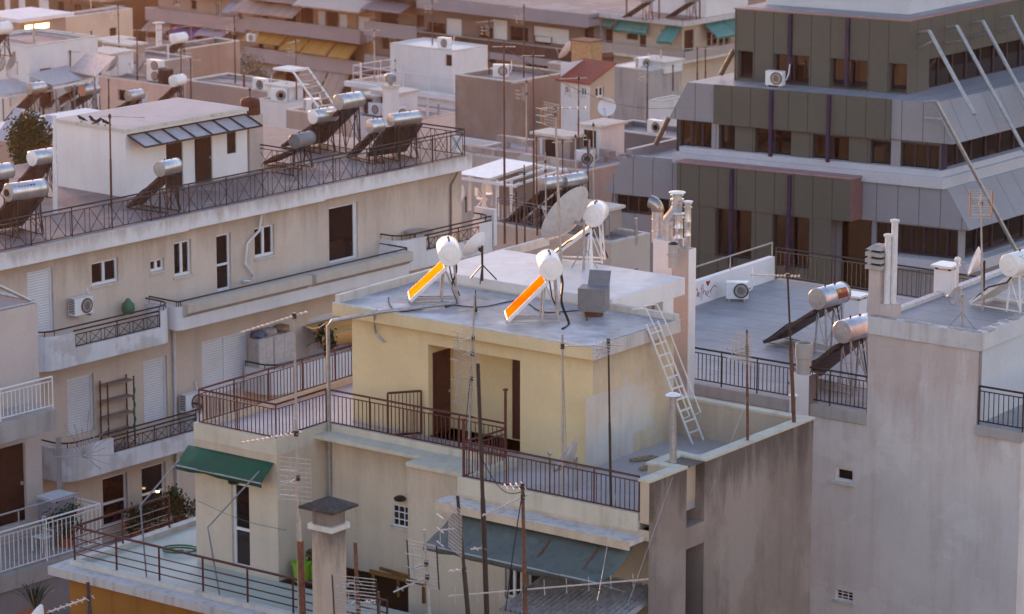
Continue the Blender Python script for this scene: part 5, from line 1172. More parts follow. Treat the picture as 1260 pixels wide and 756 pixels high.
# beige building roof, X pattern; grey roof; far edge; graffiti wall
railing([L.p(-.3, V0, zL), L.p(-.3, -.35, zL), L.p(-2.6, -.35, zL)], .98, 'x', DARKM, None, 'dark iron X-patterned railing along the beige building roof edge', GR, step=.86, post=1.72, gap=.06)
railing([L.p(-2.2, w1 + .6, zL), L.p(-7.6, w1 + .6, zL)], .98, 'x', DARKM, None, 'dark iron X-patterned railing crossing the roof behind the penthouse with hung clothes', GR, step=.86, post=1.72, gap=.06)
railing([G.p(u00 + .1, .1, zG), G.p(ur0 - .05, .1, zG)], .95, 'bars', DARKM, None, 'dark iron railing on the stained parapet of the grey roof', GR, step=.13, post=1.15)
railing([G.p(ug, vfar + .1, zGd), G.p(ur1, vfar + .1, zGd)], .98, 'bars', DARKM, None, 'dark iron railing along the far edge of the grey roof below the office', GR, step=.16, post=1.9)
railing([G.p(ug - .1, .6, zG + .62), G.p(ug - .1, vfar, zG + .62)], .42, '-', plain('tan_pipe', (.4, .33, .28), .5), None, 'single thin pipe rail on the white graffiti wall', GR, post=2.6)  # thin rail in a tan colour
wt = RB['whiteterr'][0]; zwt = wt.O.z
railing([wt.p(RB['whiteterr'][2] + .1, RB['whiteterr'][3] - 1, zwt), wt.p(RB['whiteterr'][2] + .1, .1, zwt), wt.p(RB['whiteterr'][2] + 9, .1, zwt)], 1.0, 'open', WPAINT, None, 'thin white railing around the white terrace below the cube-like room', GR, post=2.2)
br = RB['brown'][0]
railing([br.p(-.2, 1, br.O.z), br.p(-.2, RB['brown'][3] - .3, br.O.z)], 1.5, 'open', plain('orange_brown_wire', (.42, .24, .15), .5), None, 'orange-brown wire fence on the brown block, upper left', GR, post=2.0)  # wire in an orange-brown colour
lr = RB['leftroof'][0]
railing([lr.p(-.2, .3, lr.O.z), lr.p(-.2, RB['leftroof'][3] - .3, lr.O.z)], 1.0, 'open', GALV, None, 'thin grey railing on the roof right of the white double-fan air conditioner', GR, post=2.2)
md = RB['mid'][0]; zmd = md.O.z
railing([md.p(RB['mid'][2] + .3, 2.0, zmd), md.p(RB['mid'][2] + .3, .25, zmd), md.p(-.3, .25, zmd)], 1.0, 'bars', GPAINT, None, 'grey railing on the low roof in front of the two heaters among the masts', GR, step=.2, post=2)
# ================================================================== awnings on the yellow and beige buildings
vU, vV = Vector((Y.U[0], Y.U[1], 0)), Vector((Y.V[0], Y.V[1], 0))
a_, za = Y.uz(233, 547, vf); b_, zb_ = Y.uz(338, 571, vf); zz_ = (za + zb_) / 2
awning(yb, Y.p(a_, vf - .02, zz_), Y.p(b_ + .0, vf - .02, zz_), -vV * .5, .42, GREENF, .1, arms=False)
a_, za = Y.uz(562, 632, vf - .3); b_ = Y.uz(783, 680, vf - .3)[0]
aw = awning(yb, Y.p(a_, vf - .34, zl2 - .22), Y.p(uR - .2, vf - .34, zl2 - .22), -vV * 1.15 - vU * .1, .6, BLUEF, .14, .1)
m = MB()                                                   # rust-stained gap strip and props
for t in (.55, .8): p = Y.p(a_ + (uR - a_) * t, vf - .36, zl2 - .27); m.bar(p, p - vV * 1.12 - UP * .66, .05)
m.build('awning_strut', RUST, aw)
# corrugated lean-to below it
c0, c1 = Y.uz(608, 750, vf - 1.6)[0], Y.uz(786, 722, vf - .0)[0]
zc1 = Y.uz(786, 722, vM)[1] - .1; m = MB(); n = 44
ring = lambda v, z: [Y.p(c0 + (uR - .15 - c0) * k / n, v, z + (.045 if k % 2 else -.045)) for k in range(n + 1)]
A_, B2 = ring(vM - .02, zc1 + .16), ring(vM - 2.3, zc1 - .32); m.add(A_ + B2, [(k, k + 1, n + 2 + k, n + 1 + k) for k in range(n)]); co = m.build('corrugated_roof', plain('asbestos_grey', (.46, .40, .375), .7, var=.45), yb)
co.modifiers.new('t', 'SOLIDIFY').thickness = .012
m = MB(); m.bar(Y.p(c0, vM - 2.2, zc1 - .38), Y.p(uR - .15, vM - 2.2, zc1 - .38), .07)
for u_ in (c0 + .1, (c0 + uR) / 2, uR - .25): m.bar(Y.p(u_, vM - 2.2, zc1 - .38), Y.p(u_, vf - 1.9, zl - 3), .06)
m.build('roof_frame', GALV, co)
boxp(yb, Y, uN, uR, vf - 3.2, vf - .003, zl - 3.2, zl - 3, TERR, 'lower_floor')
# ochre blind under the lower terrace
v_ = vt - .35; a_ = Y.uz(85, 706, v_)[0]
m = MB(); q0, q1 = Y.p(a_, v_, zl - .225), Y.p(uR - 6, v_, zl - .225); N = 30; T = [q0.lerp(q1, k / N) + vV * .06 * math.sin(k * 1.9) for k in range(N + 1)]; m.add(T + [p - UP * 3.2 + vV * .03 * math.sin(i) for i, p in enumerate(T)], [(k, k + 1, N + 2 + k, N + 1 + k) for k in range(N)], True); m.build('hanging_blind', BROWNF, yb)
# tan awning on the beige building
zt_ = L.vz(433, 386, uF + .0)[1]; a_ = L.vz(388, 400, uF + .6)[0]; b_ = L.vz(470, 380, uF)[0]
awning(lb, L.p(uF + .02, a_, zt_), L.p(uF + .02, b_, zt_), Vector((L.U[0], L.U[1], 0)) * .9, .25, TANF, .5)
# lower balcony of the beige block behind the yellow terrace
zb5 = zb3 - 3.1
balcony(lb, L, uF, ub, L.vz(335, 470, ub)[0], L.vz(470, 440, ub)[0] + 3, zb5 , WHITE, None, .7)
# glazed canopy over the penthouse doors
zc_ = zT - .1; m = MB()
cp0, cp1 = w0 + .1, w1 - .1
for k in range(8): y = cp0 + (cp1 - cp0) * k / 7; m.bar(L.p(u1 + .01, y, zc_), L.p(u1 + .85, y, zc_ - .32), .05)
m.bar(L.p(u1 + .85, cp0, zc_ - .32), L.p(u1 + .85, cp1, zc_ - .32), .05); m.bar(L.p(u1 + .03, cp0, zc_), L.p(u1 + .03, cp1, zc_), .05); cn = m.build('canopy_frame', DARKM, lb)
m = MB(); m.slab([L.p(u1 + .05, cp0, zc_ - .05), L.p(u1 + .85, cp0, zc_ - .36), L.p(u1 + .85, cp1, zc_ - .36), L.p(u1 + .05, cp1, zc_ - .05)], (0, 0, .012)); m.build('canopy_sheet', plain('frosted_sheet', (.36, .33, .34), .35), cn)
# ================================================================== ladder
def rail_at(px, py, c): P = Y._hit(px, py, Y.V, c); return P
P0 = Y._hit(852, 560, Y.V, uw + .75); P1 = Y._hit(797, 404, Y.V, .06); P0b = Y._hit(868, 556, Y.V, uw + .75); P1b = Y._hit(811, 396, Y.V, .06)
P0.z = zt + .02; P0b.z = zt + .02
ld_ = thing('ladder', P0, 'white double-railed roof ladder leaning on the side of the yellow penthouse', 'ladder')
w_ = vV * .5; top, bot = P1, P0
ex = (top - bot).normalized(); n_ = vU * .1 + UP * .03
for s in (0, 1):
    m = MB(); m.tube([bot + w_ * s, top + w_ * s + ex * .1], .028, 6); m.build('rail', WPAINT, ld_)
    m = MB(); q = [bot + w_ * s + ex * .75, bot + w_ * s + ex * .8 + n_ * 2.2, top + w_ * s + n_ * 2.2 - ex * .1, top + w_ * s + ex * .55 + n_ * 1.6, top + w_ * s + ex * .5 - vU * .25]; m.tube(q, .018, 6); m.build('handrail', WPAINT, ld_)
LL = (top - bot).length; nr = 10
for k in range(1, nr + 1): m = MB(); p = bot + ex * LL * k / (nr + .5); m.bar(p, p + w_, .035); m.build('rung', WPAINT, ld_)
# ================================================================== chimneys and flues
def stack(label, fr, u0, u1, v0_, v1_, z0, z1, mat, cap='slab', name='chimney'):
    r = thing(name, fr.p((u0 + u1) / 2, (v0_ + v1_) / 2, z0), label, 'chimney'); boxp(r, fr, u0, u1, v0_, v1_, z0, z1, mat, 'shaft'); return r
uq0, uq1 = G.uz(836, 400, .6)[0], 0
# white block with four steel flues behind the yellow penthouse
D_ = Y.uv(857, 430, zr - 2)[1]
fb = Fr(at(847, 308, 88.5), -37.5, 55); zf_ = fb.O.z
fl = thing('chimney', fb.p(-.6, .3, 0), 'broad white chimney block carrying four polished steel flues', 'chimney')
uf0 = fb.uz(827, 304, 0)[0]; uf00 = fb.uz(800, 300, 0)[0]; vf1 = fb.vz(856, 306, 0)[0]
boxp(fl, fb, uf0, 0, 0, vf1, 0, zf_, plaster('chimney_beige', (.50, .43, .39), (.33, .26, .22), .6), 'shaft'); boxp(fl, fb, -.002, .02, .01, vf1 - .01, 0, zf_ + .002, WHITE2, 'white_side'); boxp(fl, fb, uf00, uf0 - .003, .15, vf1 + .4, zf_ - 3, zf_ + .12, WHITE2, 'shoulder')
def flue(label, px, top, r_, kind, v_):
    u = fb.uz(px, 300, v_)[0]; b = fb.p(u, v_, zf_ - .02); z1 = fb.uz(px, top, v_)[1]; f_ = thing('steel_flue', b, label, 'flue', 'polished steel flues on the white chimney block'); h = z1 - zf_
    m = MB(); hh = h if kind == 'elbow' else h * (.45 if kind == 'bend' else .8)
    prof = [(r_, 0)]; 
    m.lathe([(r_, 0), (r_, hh * .33), (r_ * 1.05, hh * .34), (r_ * 1.05, hh * .36), (r_, hh * .37), (r_, hh * .7), (r_ * 1.05, hh * .71), (r_ * 1.05, hh * .73), (r_, hh * .74), (r_, hh)], b, None, 18); m.build('pipe', CHROME, f_)
    if kind == 'elbow':
        q = [b + UP * hh + (-vU * r_ * 1.6) * (1 - math.cos(a)) * .9 - vV * .05 * a + UP * r_ * 1.5 * math.sin(a) for a in (0, .3, .6, .9, 1.2, 1.5)]; m = MB(); m.tube([b + UP * (hh - .03)] + q, r_ * 1.12, 18); m.build('elbow', plain('ribbed_steel', (.40, .38, .37), .3, 1.0, var=.5, sc=30), f_)
        e = q[-1]; d = (q[-1] - q[-2]).normalized(); m = MB(); m.tube([e, e + d * .01], r_ * .95, 18); m.build('opening', BLACK, f_)
    else:
        t = b + UP * hh
        if kind == 'bend': t2 = t + vU * .28 + UP * .42; m = MB(); m.tube([t - UP * .02, t + UP * .06, t2 - UP * .06, t2 + UP * .1], r_, 18); m.build('bend', CHROME, f_); t = t2 + UP * .06
        hz = max(.1, z1 - t.z); m = MB(); m.lathe([(r_ * .9, 0), (r_ * .9, hz * .25), (r_ * 1.25, hz * .3), (r_ * 1.25, hz * .42), (r_ * .9, hz * .45), (r_ * .9, hz * .65), (r_ * 1.2, hz * .68), (r_ * 1.2, hz * .74), (r_ * .9, hz * .76), (r_ * .9, hz * .86)], t, None, 16); m.build('collar', CHROME, f_)
        m = MB(); m.lathe([(r_ * .3, hz * .84), (r_ * 1.5, hz * .88), (r_ * 1.5, hz * .94), (r_ * .8, hz), (.0, hz * 1.02)], t, None, 20); m.build('cowl', WPAINT, f_)
flue('widest steel flue with ribbed elbow opening, leftmost of the four', 809, 258, .155, 'elbow', .45)
flue('tallest steel flue with a bend and flat cowl, second from the left', 822, 234, .15, 'bend', .3)
flue('shortest steel flue with small cowl, third from the left', 835, 262, .11, 'cowl', .2)
flue('slim steel flue with round cowl, rightmost of the four', 846, 247, .09, 'cowl', .2)
b = onz(828, 329, zW); cp_ = thing('chimney_pot', b, 'small grey clay chimney pot at the corner of the white roof', 'chimney pot'); m = MB(); m.lathe([(.14, 0), (.14, .3), (.17, .31), (.17, .36), (.14, .37), (.14, .62), (.1, .62), (.1, .5)], b, None, 16); m.build('pot', CONC, cp_); m = MB(); m.lathe([(.15, .63), (.06, .68), (0, .69)], b, None, 14); m.build('cap', DARKM, cp_)
# foreground chimney with pyramid hood
Yc = 70.1; bC = at(406, 770, Yc); zz1 = at(408, 650, Yc).z; cs = thing('chimney', Vector((bC.x, Yc, zF)), 'tall plastered chimney with dark pyramid hood, in front of the lower terrace', 'chimney')
fc = Fr(Vector((bC.x, Yc, zF)), -37.5, 54)
boxp(cs, fc, -.27, .27, -.25, .25, zF, zz1, plaster('sooty_cream', (.44, .35, .28), (.13, .10, .085), .7, sc=1.6, drip=(zz1, 1.2, .8, (.08, .065, .055))), 'shaft'); boxp(cs, fc, -.34, .34, -.31, .31, zz1, zz1 + .12, COPE, 'collar')
boxp(cs, fc, -.26, .26, -.24, .24, zz1 + .121, zz1 + .45, plaster('sooty_render', (.22, .18, .15), (.07, .06, .05), .9, sc=3), 'throat')
m = MB(); c4 = [fc.p(a * .47, b2 * .45, zz1 + .46) for a, b2 in ((-1, -1), (1, -1), (1, 1), (-1, 1))]; m.add(c4 + [fc.p(0, 0, zz1 + .72)] + [p + UP * .05 for p in c4], [(3, 2, 1, 0), (0, 1, 6, 5), (1, 2, 7, 6), (2, 3, 8, 7), (3, 0, 5, 8), (5, 6, 4), (6, 7, 4), (7, 8, 4), (8, 5, 4)]); m.build('hood', plaster('lichened_hood', (.05, .045, .042), (.26, .24, .22), .35, sc=4), cs)
# chimneys on the pale building
def gpt(px, py, z): return G.uv(px, py, z)
u_, v_ = gpt(1083, 388, zRt); zt1 = G.uz(1079, 308, v_)[1]
c1 = thing('chimney', G.p(u_, v_, zRt - .1), 'stone-louvred chimney at the left corner of the pale building roof', 'chimney'); boxp(c1, G, u_ - .3, u_ + .02, v_ - .12, v_ + .3, zRt - .1, zt1 - .5, LILAC, 'shaft'); 
for k in range(3): boxp(c1, G, u_ - .38, u_ + .1, v_ - .2, v_ + .38, zt1 - .48 + k * .17, zt1 - .38 + k * .17, CONC, 'louvre')
boxp(c1, G, u_ - .26, u_ - .02, v_ - .08, v_ + .26, zt1 - .5, zt1 + .0, BLACK, 'throat')
m = MB(); m.loft([G.p(u_ + a, v_ + b2, zt1 + .03) for a, b2 in ((-.38, -.2), (.1, -.2), (.1, .38), (-.38, .38))], [G.p(u_ + a, v_ + b2, zt1 + .14) for a, b2 in ((-.24, -.06), (-.04, -.06), (-.04, .24), (-.24, .24))]); m.build('cap', CONC, c1)
boxp(c1, G, u_ + .022, u_ + .42, v_ - .1, v_ + .35, zRt - .1, zRt + .32, LILAC, 'plinth')
for k, (x, t_) in enumerate(((1096, 291), (1101, 273))):
    P = G.p(u_ + .16 + .12 * k, v_ + .05 + .12 * k, zRt + .32); z_ = at(x, t_, P.y).z; vpipe = thing('vent_pipe', P, ('shorter white vent pipe with slotted cap on the pale building', 'taller white vent pipe behind the louvred chimney')[k], 'vent pipe', 'white vent pipes')
    m = MB(); m.tube([P, Vector((P.x, P.y, z_))], .085, 12); m.build('pipe', PIPEW, vpipe); m = MB(); m.lathe([(.12, 0), (.12, .05), (.05, .07), (0, .07)], (P.x, P.y, z_), None, 14); m.build('cap', PIPEW, vpipe)
for lab, px, py, tpx, w_, zb0, fr_ in (('square white chimney with raised flat cap at the edge of the pale roof', 1163, 362, 325, .5, zRt - .1, G), ('low white chimney with raised flat cap right of the labelled heater', 1052, 392, 362, .5, zGd, G)):
    P = onz(px, py, zb0); z_ = at(px, tpx, P.y).z; ff = Fr(P, -37.5, 55); c_ = thing('chimney', P, lab, 'chimney'); boxp(c_, ff, -w_ * .5, w_ * .5, -.2, .25, zb0, z_ - .14, WHITE2, 'shaft'); boxp(c_, ff, -w_ * .62, w_ * .62, -.3, .35, z_ - .06, z_, WPAINT, 'cap')
    for a in (-.4, .4):
        for b2 in (-.15, .2): boxp(c_, ff, w_ * a - .03, w_ * a + .03, b2 - .03, b2 + .03, z_ - .139, z_ - .061, DARKM, 'cap_leg')
P = onz(1177, 372, zRt); lampz = at(1177, 320, P.y).z; lp_ = thing('vent_pipe', P, 'white vent pipe with round ball top on the pale roof edge', 'vent pipe', 'white vent pipes'); m = MB(); m.tube([P, Vector((P.x, P.y, lampz))], .04, 10); m.build('pipe', PIPEW, lp_); m = MB(); m.lathe([(.0, -.09), (.07, -.06), (.09, 0), (.07, .06), (0, .09)], (P.x, P.y, lampz), None, 14); m.build('cap', WPAINT, lp_)
# stained pillar with clay pot at the end of the grey roof railing
pu0, pu1 = G.uz(971, 500, -.12)[0], G.uz(990, 500, -.12)[0]; zp1 = G.uz(985, 462, -.12)[1]
pl = stack('white pillar stained dark on one side with a round clay pot on top', G, pu0, pu1 + .12, -.12, .35, zG - 2.2, zp1, WHITE2); boxp(pl, G, pu1 + .121, pu1 + .14, -.118, .348, zG - 2.2, zp1 + .02, RAW, 'stained_side')
zp2 = at(985, 421, G.p(pu0, 0, 0).y).z; m = MB(); cc = G.p((pu0 + pu1) / 2 + .06, .1, zp1); hh = zp2 - zp1; m.lathe([(.2, 0), (.2, hh * .5), (.23, hh * .52), (.23, hh), (.18, hh), (.18, hh * .6)], cc, None, 20); m.build('pot', CONC, pl)
# capped pipe at the end wall of the terrace, conduit bent over the roof edge
def pipe_thing(label, pts, r_, mat, name='vent_pipe', cat='vent pipe', cap=None, group=None):
    t = thing(name, pts[0], label, cat, group); m = MB(); m.tube(pts, r_, 10); m.build('pipe', mat, t)
    if cap: m = MB(); p = Vector(pts[-1]); m.lathe([(r_ * 1.1, -.02), (r_ * 2.2, .03), (r_ * 1.2, .08), (0, .1)], p, None, 14); m.build('cap', cap, t)
    return t
P = Y.p(uw + 1.5, vf + 1.25, zt); P = onz(829, 572, zpar); pipe_thing('grey capped pipe standing at the foot of the white ladder', [Vector((P.x, P.y, zt)), at(828, 488, P.y)], .085, GALV, cap=WPAINT)
P = onz(1019, 549 - 32, zG); pipe_thing('grey capped pipe on the stained parapet left of the white pillar', [Vector((P.x - .9, P.y, zG - 1)), Vector((P.x - .9, P.y, zG + .62))], .06, GALV, cap=WPAINT)
vv_ = vC - .05; p0 = Y.uz(406, 600, vv_); e1 = Y.uz(405, 396, vv_); q0 = Y.p(p0[0], vv_, zl + .1); q1 = Y.p(p0[0], vv_, e1[1]); q3 = onz(560, 373, zr + .1); q2 = onz(470, 384, zr + .1)
pipe_thing('thick grey conduit rising past the terrace railing and bending over the yellow roof edge', [q0, q1 - UP * .12, q1 + (q2 - q1).normalized() * .12, q2, q3], .05, GALV, 'conduit', 'pipe')
m = MB(); fo_ = bpy.data.objects[-1] if False else None
# ================================================================== tank box, hanging hose
P = onz(728, 392, zr); bx_ = thing('water_tank', P, 'square grey metal tank with its lid propped open on the yellow roof', 'tank'); ff = Fr(P, -37.5 + 22, 54 + 22); zb0 = zr + .16
z_ = at(728, 356, P.y).z
boxp(bx_, ff, -.36, .34, 0, .55, zb0, z_, GPAINT, 'body'); m = MB(); m.slab([ff.p(-.2, .4, z_ + .0), ff.p(.36, .4, z_ + .0), ff.p(.36, .62, z_ + .36), ff.p(-.2, .62, z_ + .36)], Vector((0, .02, .0))); m.build('lid', GPAINT, bx_)
boxp(bx_, ff, -.2, .2, .1, .45, zr + .013, zb0 - .002, RUST, 'base')
# ================================================================== graffiti on the white wall
def gv(x, y): v, z = G.vz(840 + x / 10.5, 310 + y / 10.5, ug); return G.p(ug + .004, v, z)
RED = plain('red_spray_paint', (.36, .02, .035), .6)
gr = thing('graffiti', gv(280, 600), 'red handwritten word other with a heart above it, painted on the white wall', 'graffiti')
m = MB()
for st in ([(168, 490), (190, 480), (197, 520), (185, 560), (180, 580)], [(197, 560), (205, 530), (225, 535), (222, 570), (205, 580), (197, 560)], [(232, 480), (262, 478)], [(245, 420), (245, 520), (245, 630)], [(262, 410), (265, 480), (262, 560)], [(262, 530), (280, 500), (292, 510), (296, 560)], [(308, 545), (335, 530), (330, 500), (312, 505), (305, 560), (345, 578)], [(350, 495), (362, 520), (366, 552)], [(352, 510), (370, 480), (395, 440), (412, 432), (432, 455)]):
    pts = [gv(*p) for p in st]
    for a, b in zip(pts[:-1], pts[1:]): m.bar(a, b, .03, .006)
m.build('letters', RED, gr); m = MB(); hp_ = [(325, 445), (302, 400), (304, 380), (318, 376), (327, 390), (338, 372), (352, 372), (350, 395)]; m.slab([gv(*p) for p in hp_], vU * .004); m.build('heart', RED, gr)
# ================================================================== things on the balconies
def at_L(px, py, u): v, z = L.vz(px, py, u); return v, z
v_, _ = at_L(318, 440, uF + .55); v2_, _ = at_L(350, 430, uF + .55); zbb = zb5
cab = thing('storage_cabinet', L.p(uF + .4, v_, zbb), 'pale two-door storage cabinet with bundles on top, on the beige block balcony', 'cabinet'); zt2 = L.vz(320, 418, uF + .55)[1]
for k, (a, b) in enumerate(((v_, (v_ + v2_) / 2 + .1), ((v_ + v2_) / 2 + .12, v2_ + .5))):
    boxp(cab, L, uF + .05, uF + .55, a, b, zbb, zt2, plain('pale_plastic', (.52, .46, .44), .5), 'body'); mm = (a + b) / 2
    m = MB(); m.box(L, uF + .551, uF + .57, a + .02, mm - .008, zbb + 1.0, zt2 - .02); m.box(L, uF + .551, uF + .57, mm + .008, b - .02, zbb + 1.0, zt2 - .02); m.box(L, uF + .551, uF + .57, a + .02, mm - .008, zbb + .05, zbb + .95); m.box(L, uF + .551, uF + .57, mm + .008, b - .02, zbb + .05, zbb + .95); m.build('door_leaves', plain('pale_plastic_door', (.56, .5, .48), .45), cab)
for k, (dv, col, lab) in enumerate(((.25, (.12, .16, .26), 'blue cloth bundle on top of the storage cabinet'), (.8, (.4, .36, .36), 'pale folded bundle on top of the storage cabinet, in the middle'), (1.45, (.32, .2, .13), 'round brown basket on top of the storage cabinet'))):
    P = L.p(uF + .3, v_ + dv, zt2); m = MB(); m.lathe([(.0, 0), (.2, .0), (.27, .1), (.24, .2), (.1, .26), (0, .27)], P, None, 14)
    for q in m.v: q += Vector((random.uniform(-.03, .03), random.uniform(-.03, .03), random.uniform(-.02, .02) if q.z > zt2 + .01 else 0))
    tag(m.build('bundle' if k < 2 else 'basket', plain('bundle_%s' % ('blue', 'grey', 'wicker')[k], col, .8), loc=P), lab, ('bundle', 'bundle', 'basket')[k])
# rack on the lower balcony
a, z0_ = at_L(131, 528, uF + .35); b, _ = at_L(163, 515, uF + .35); rk = thing('shelf_rack', L.p(uF + .3, a, zb2), 'rusty brown four-tier shelf rack standing between two white shutters', 'shelf rack'); zr1 = L.vz(131, 470, uF + .35)[1]
for u_ in (uF + .1, uF + .45):
    for v_ in (a, b): m = MB(); m.bar(L.p(u_, v_, zb2), L.p(u_, v_, zr1), .05); m.build('post', RUST, rk)
for k in range(5): boxp(rk, L, uF + .08, uF + .47, a, b, zb2 + .2 + (zr1 - zb2 - .35) * k / 4, zb2 + .24 + (zr1 - zb2 - .35) * k / 4, plain('dull_shelf', (.30, .22, .19), .6), 'shelf')
m = MB(); pts = [L.p(uF + .5, b - .05 + .05 * math.sin(k * 1.3), zr1 - .35 - .1 * k) for k in range(16)]; m.tube(pts, .03, 6); tag(m.build('hose', plain('green_hose', (.02, .16, .07), .5)), 'green hose hanging from the shelf rack', 'hose')
v_, z_ = at_L(158, 384, uF + .3); P = L.p(uF + .3, v_, z_ - .05); m = MB(); m.lathe([(0, 0), (.18, 0), (.22, .15), (.2, .32), (.1, .42), (.05, .5), (0, .5)], P, None, 12); tag(m.build('green_bag', plain('green_bag_plastic', (.03, .14, .07), .5), loc=P), 'dark green bag on the top balcony of the beige block', 'bag')
# table on the right balcony
v_, z_ = at_L(516, 285, uF + .5); tb = thing('balcony_table', L.p(uF + .5, v_, zb3), 'round metal table behind the balcony railing beside the dark glass door', 'table'); P = L.p(uF + .5, v_, z_)
m = MB(); m.lathe([(0, -.02), (.5, -.02), (.52, 0), (.5, .02), (0, .02)], P, None, 22); m.build('table_top', plain('table_grey', (.36, .3, .28), .5), tb)
for k in range(3): a = 2.1 * k; m = MB(); m.tube([P + Vector((.3 * math.cos(a), .3 * math.sin(a), -.02)), Vector((P.x + .38 * math.cos(a), P.y + .38 * math.sin(a), zb3))], .025, 6); m.build('leg', DARKM, tb)
# clothes on the line
for k, (px, col, lab) in enumerate(((323, (.06, .015, .015), 'dark red cloth hanging on the railing behind the penthouse'), (334, (.11, .045, .13), 'purple cloth hanging on the railing behind the penthouse'))):
    v_ = w1 + .55; P = onz(px, 166, zL + .5); P = Vector((L.p(-5.2 + 0, 0, 0).x, 0, 0)) if False else P; A_ = L.uv(px, 152, zL + .95); q = L.p(A_[0], w1 + .54, zL + .96)
    m = MB(); N = 8; W_ = .55; m.add([q + Vector((L.U[0], L.U[1], 0)) * (W_ * (i / N - .5)) + Vector((L.V[0], L.V[1], 0)) * (.03 * math.sin(i * 2.2) - .02) - UP * (.62 * j / 3) for j in range(4) for i in range(N + 1)], [(j * (N + 1) + i, j * (N + 1) + i + 1, (j + 1) * (N + 1) + i + 1, (j + 1) * (N + 1) + i) for j in range(3) for i in range(N)], True); o = m.build('hanging_cloth', plain(('dark_red_cloth', 'purple_cloth')[k], col, .9)); o.modifiers.new('t', 'SOLIDIFY').thickness = .01; tag(o, lab, 'laundry')
# chimney with rusty hood at the penthouse's right end
P = L.p(u1 - .35, w1 + .2, zL); ph_ = thing('chimney', P, 'white stained chimney with rusty cylindrical hood at the right end of the penthouse', 'chimney'); zq = zT + .12
boxp(ph_, L, u1 - .5, u1 + .06, w1 + .06, w1 + .75, zL, zq - .3, WHITE, 'shaft'); cc = L.p(u1 - .22, w1 + .4, zq - .298); m = MB(); m.lathe([(.36, 0), (.36, .25), (.34, .26), (.36, .3), (.33, .52), (.2, .58), (0, .6)], cc, None, 18); m.build('hood', plain('rust_hood', (.11, .035, .02), .7, var=.5), ph_); m = MB(); m.tube([cc + UP * .6, cc + UP * .85], .02, 6); m.lathe([(0, 0), (.06, .03), (.05, .1), (0, .13)], cc + UP * .8, None, 8); m.build('finial', DARKM, ph_)
# mast in front of the penthouse, white post
pm = onz(137, 254, zL); mast('rusty pole in front of the white roof penthouse', pm, tp(135, 140, pm.y), .035, RUST, [('yagi', .97, 170, 1.6, 8, .3, 0, .75)])
pm = onz(68, 262, zL); mast('white post beside the pink-ended solar heater', pm, tp(67, 142, pm.y), .07, PIPEW, [])
# ================================================================== magpies on the penthouse roof edge
def bird(label, px, py, az, head_up=.0):
    P = L.p(uu0 + (u1 - uu0) * ((px - 69) / 87.0), w0 + .02, zT + .12); r = thing('magpie', P, label, 'bird', 'magpies on the penthouse roof')
    M_ = Matrix.Rotation(R(az), 3, 'Z'); f = lambda x, z: P + M_ @ Vector((x * .62, 0, z * .8))
    m = MB(); m.tube([f(-.34, .05), f(-.25, .08), f(-.15, .12), f(0, .16), f(.08, .21 + head_up), f(.13, .26 + head_up), f(.17, .27 + head_up), f(.2, .268 + head_up), f(.25, .255 + head_up)], [.012, .018, .045, .068, .055, .042, .04, .018, .004], 10); m.build('body', BLACK, r)
    m = MB(); m.tube([f(-.06, .1), f(.02, .12), f(.07, .155)], [.03, .066, .045], 10); m.build('belly', plain('white_feathers', (.7, .68, .68), .8), r)
    for s in (-1, 1): m = MB(); o_ = M_ @ Vector((0, s * .03, 0)); m.tube([f(.0, .0) + o_, f(0, .1) + o_], .008, 5); m.tube([f(-.01, .006) + o_, f(.05, .006) + o_], .007, 5); m.build('leg', BLACK, r)
bird('magpie on the penthouse roof edge, leftmost and apart from the others', 101, 152, 200); bird('upright magpie, left of the two close together on the penthouse roof edge', 115, 152, 205, .06)
bird('magpie with its head lowered, right of the two close together on the penthouse roof', 122, 152, 25); bird('magpie with long tail pointing right, nearest the rusty pole', 131, 152, 195)
# ================================================================== shaded terrace at the left edge
ch = thing('garden_chair', K.p(-.1, K.vz(48, 625, 0)[0], zk2), 'white wrought garden chair on the shaded terrace, lower left', 'chair'); c = Vector(ch.location); s_ = Vector((K.V[0], K.V[1], 0)); n_ = Vector((K.U[0], K.U[1], 0))
m = MB(); m.tube([c + s_ * .22 + UP * .95, c + s_ * .22 + UP * .42, c - s_ * .2 + UP * .42], .02, 6); m.tube([c + n_ * .42 + s_ * .22 + UP * .95, c + n_ * .42 + s_ * .22 + UP * .42, c + n_ * .42 - s_ * .2 + UP * .42], .02, 6); m.tube([c + s_ * .22 + UP * .95, c + s_ * .22 + n_ * .42 + UP * .95], .02, 6); m.bar(c + s_ * .22 + UP * .6, c + s_ * .22 + n_ * .42 + UP * .6, .04); m.build('back', WPAINT, ch)
m = MB(); m.hexa([c + UP * .42 - s_ * .22, c + UP * .42 + s_ * .22, c + n_ * .42 + UP * .42 + s_ * .22, c + n_ * .42 + UP * .42 - s_ * .22, c + UP * .45 - s_ * .22, c + UP * .45 + s_ * .22, c + n_ * .42 + UP * .45 + s_ * .22, c + n_ * .42 + UP * .45 - s_ * .22]); m.build('seat', WPAINT, ch)
for a in (0, .42):
    for b in (-.2, .2): m = MB(); m.bar(c + n_ * a + s_ * b, c + n_ * a + s_ * b + UP * .42, .03); m.build('leg', WPAINT, ch)
v_ = K.vz(62, 610, -.5)[0]; boxk = thing('storage_box', K.p(-.5, v_, zk2), 'grey storage box with pale lid against the shaded wall, lower left', 'box'); boxp(boxk, K, -.58, .1, v_ - .45, v_ + .4, zk2, zk2 + 1.35, plain('grey_box', (.26, .26, .30), .5), 'body'); boxp(boxk, K, -.6, .14, v_ - .49, v_ + .44, zk2 + 1.351, zk2 + 1.43, plain('pale_box_lid', (.5, .52, .56), .5), 'lid')
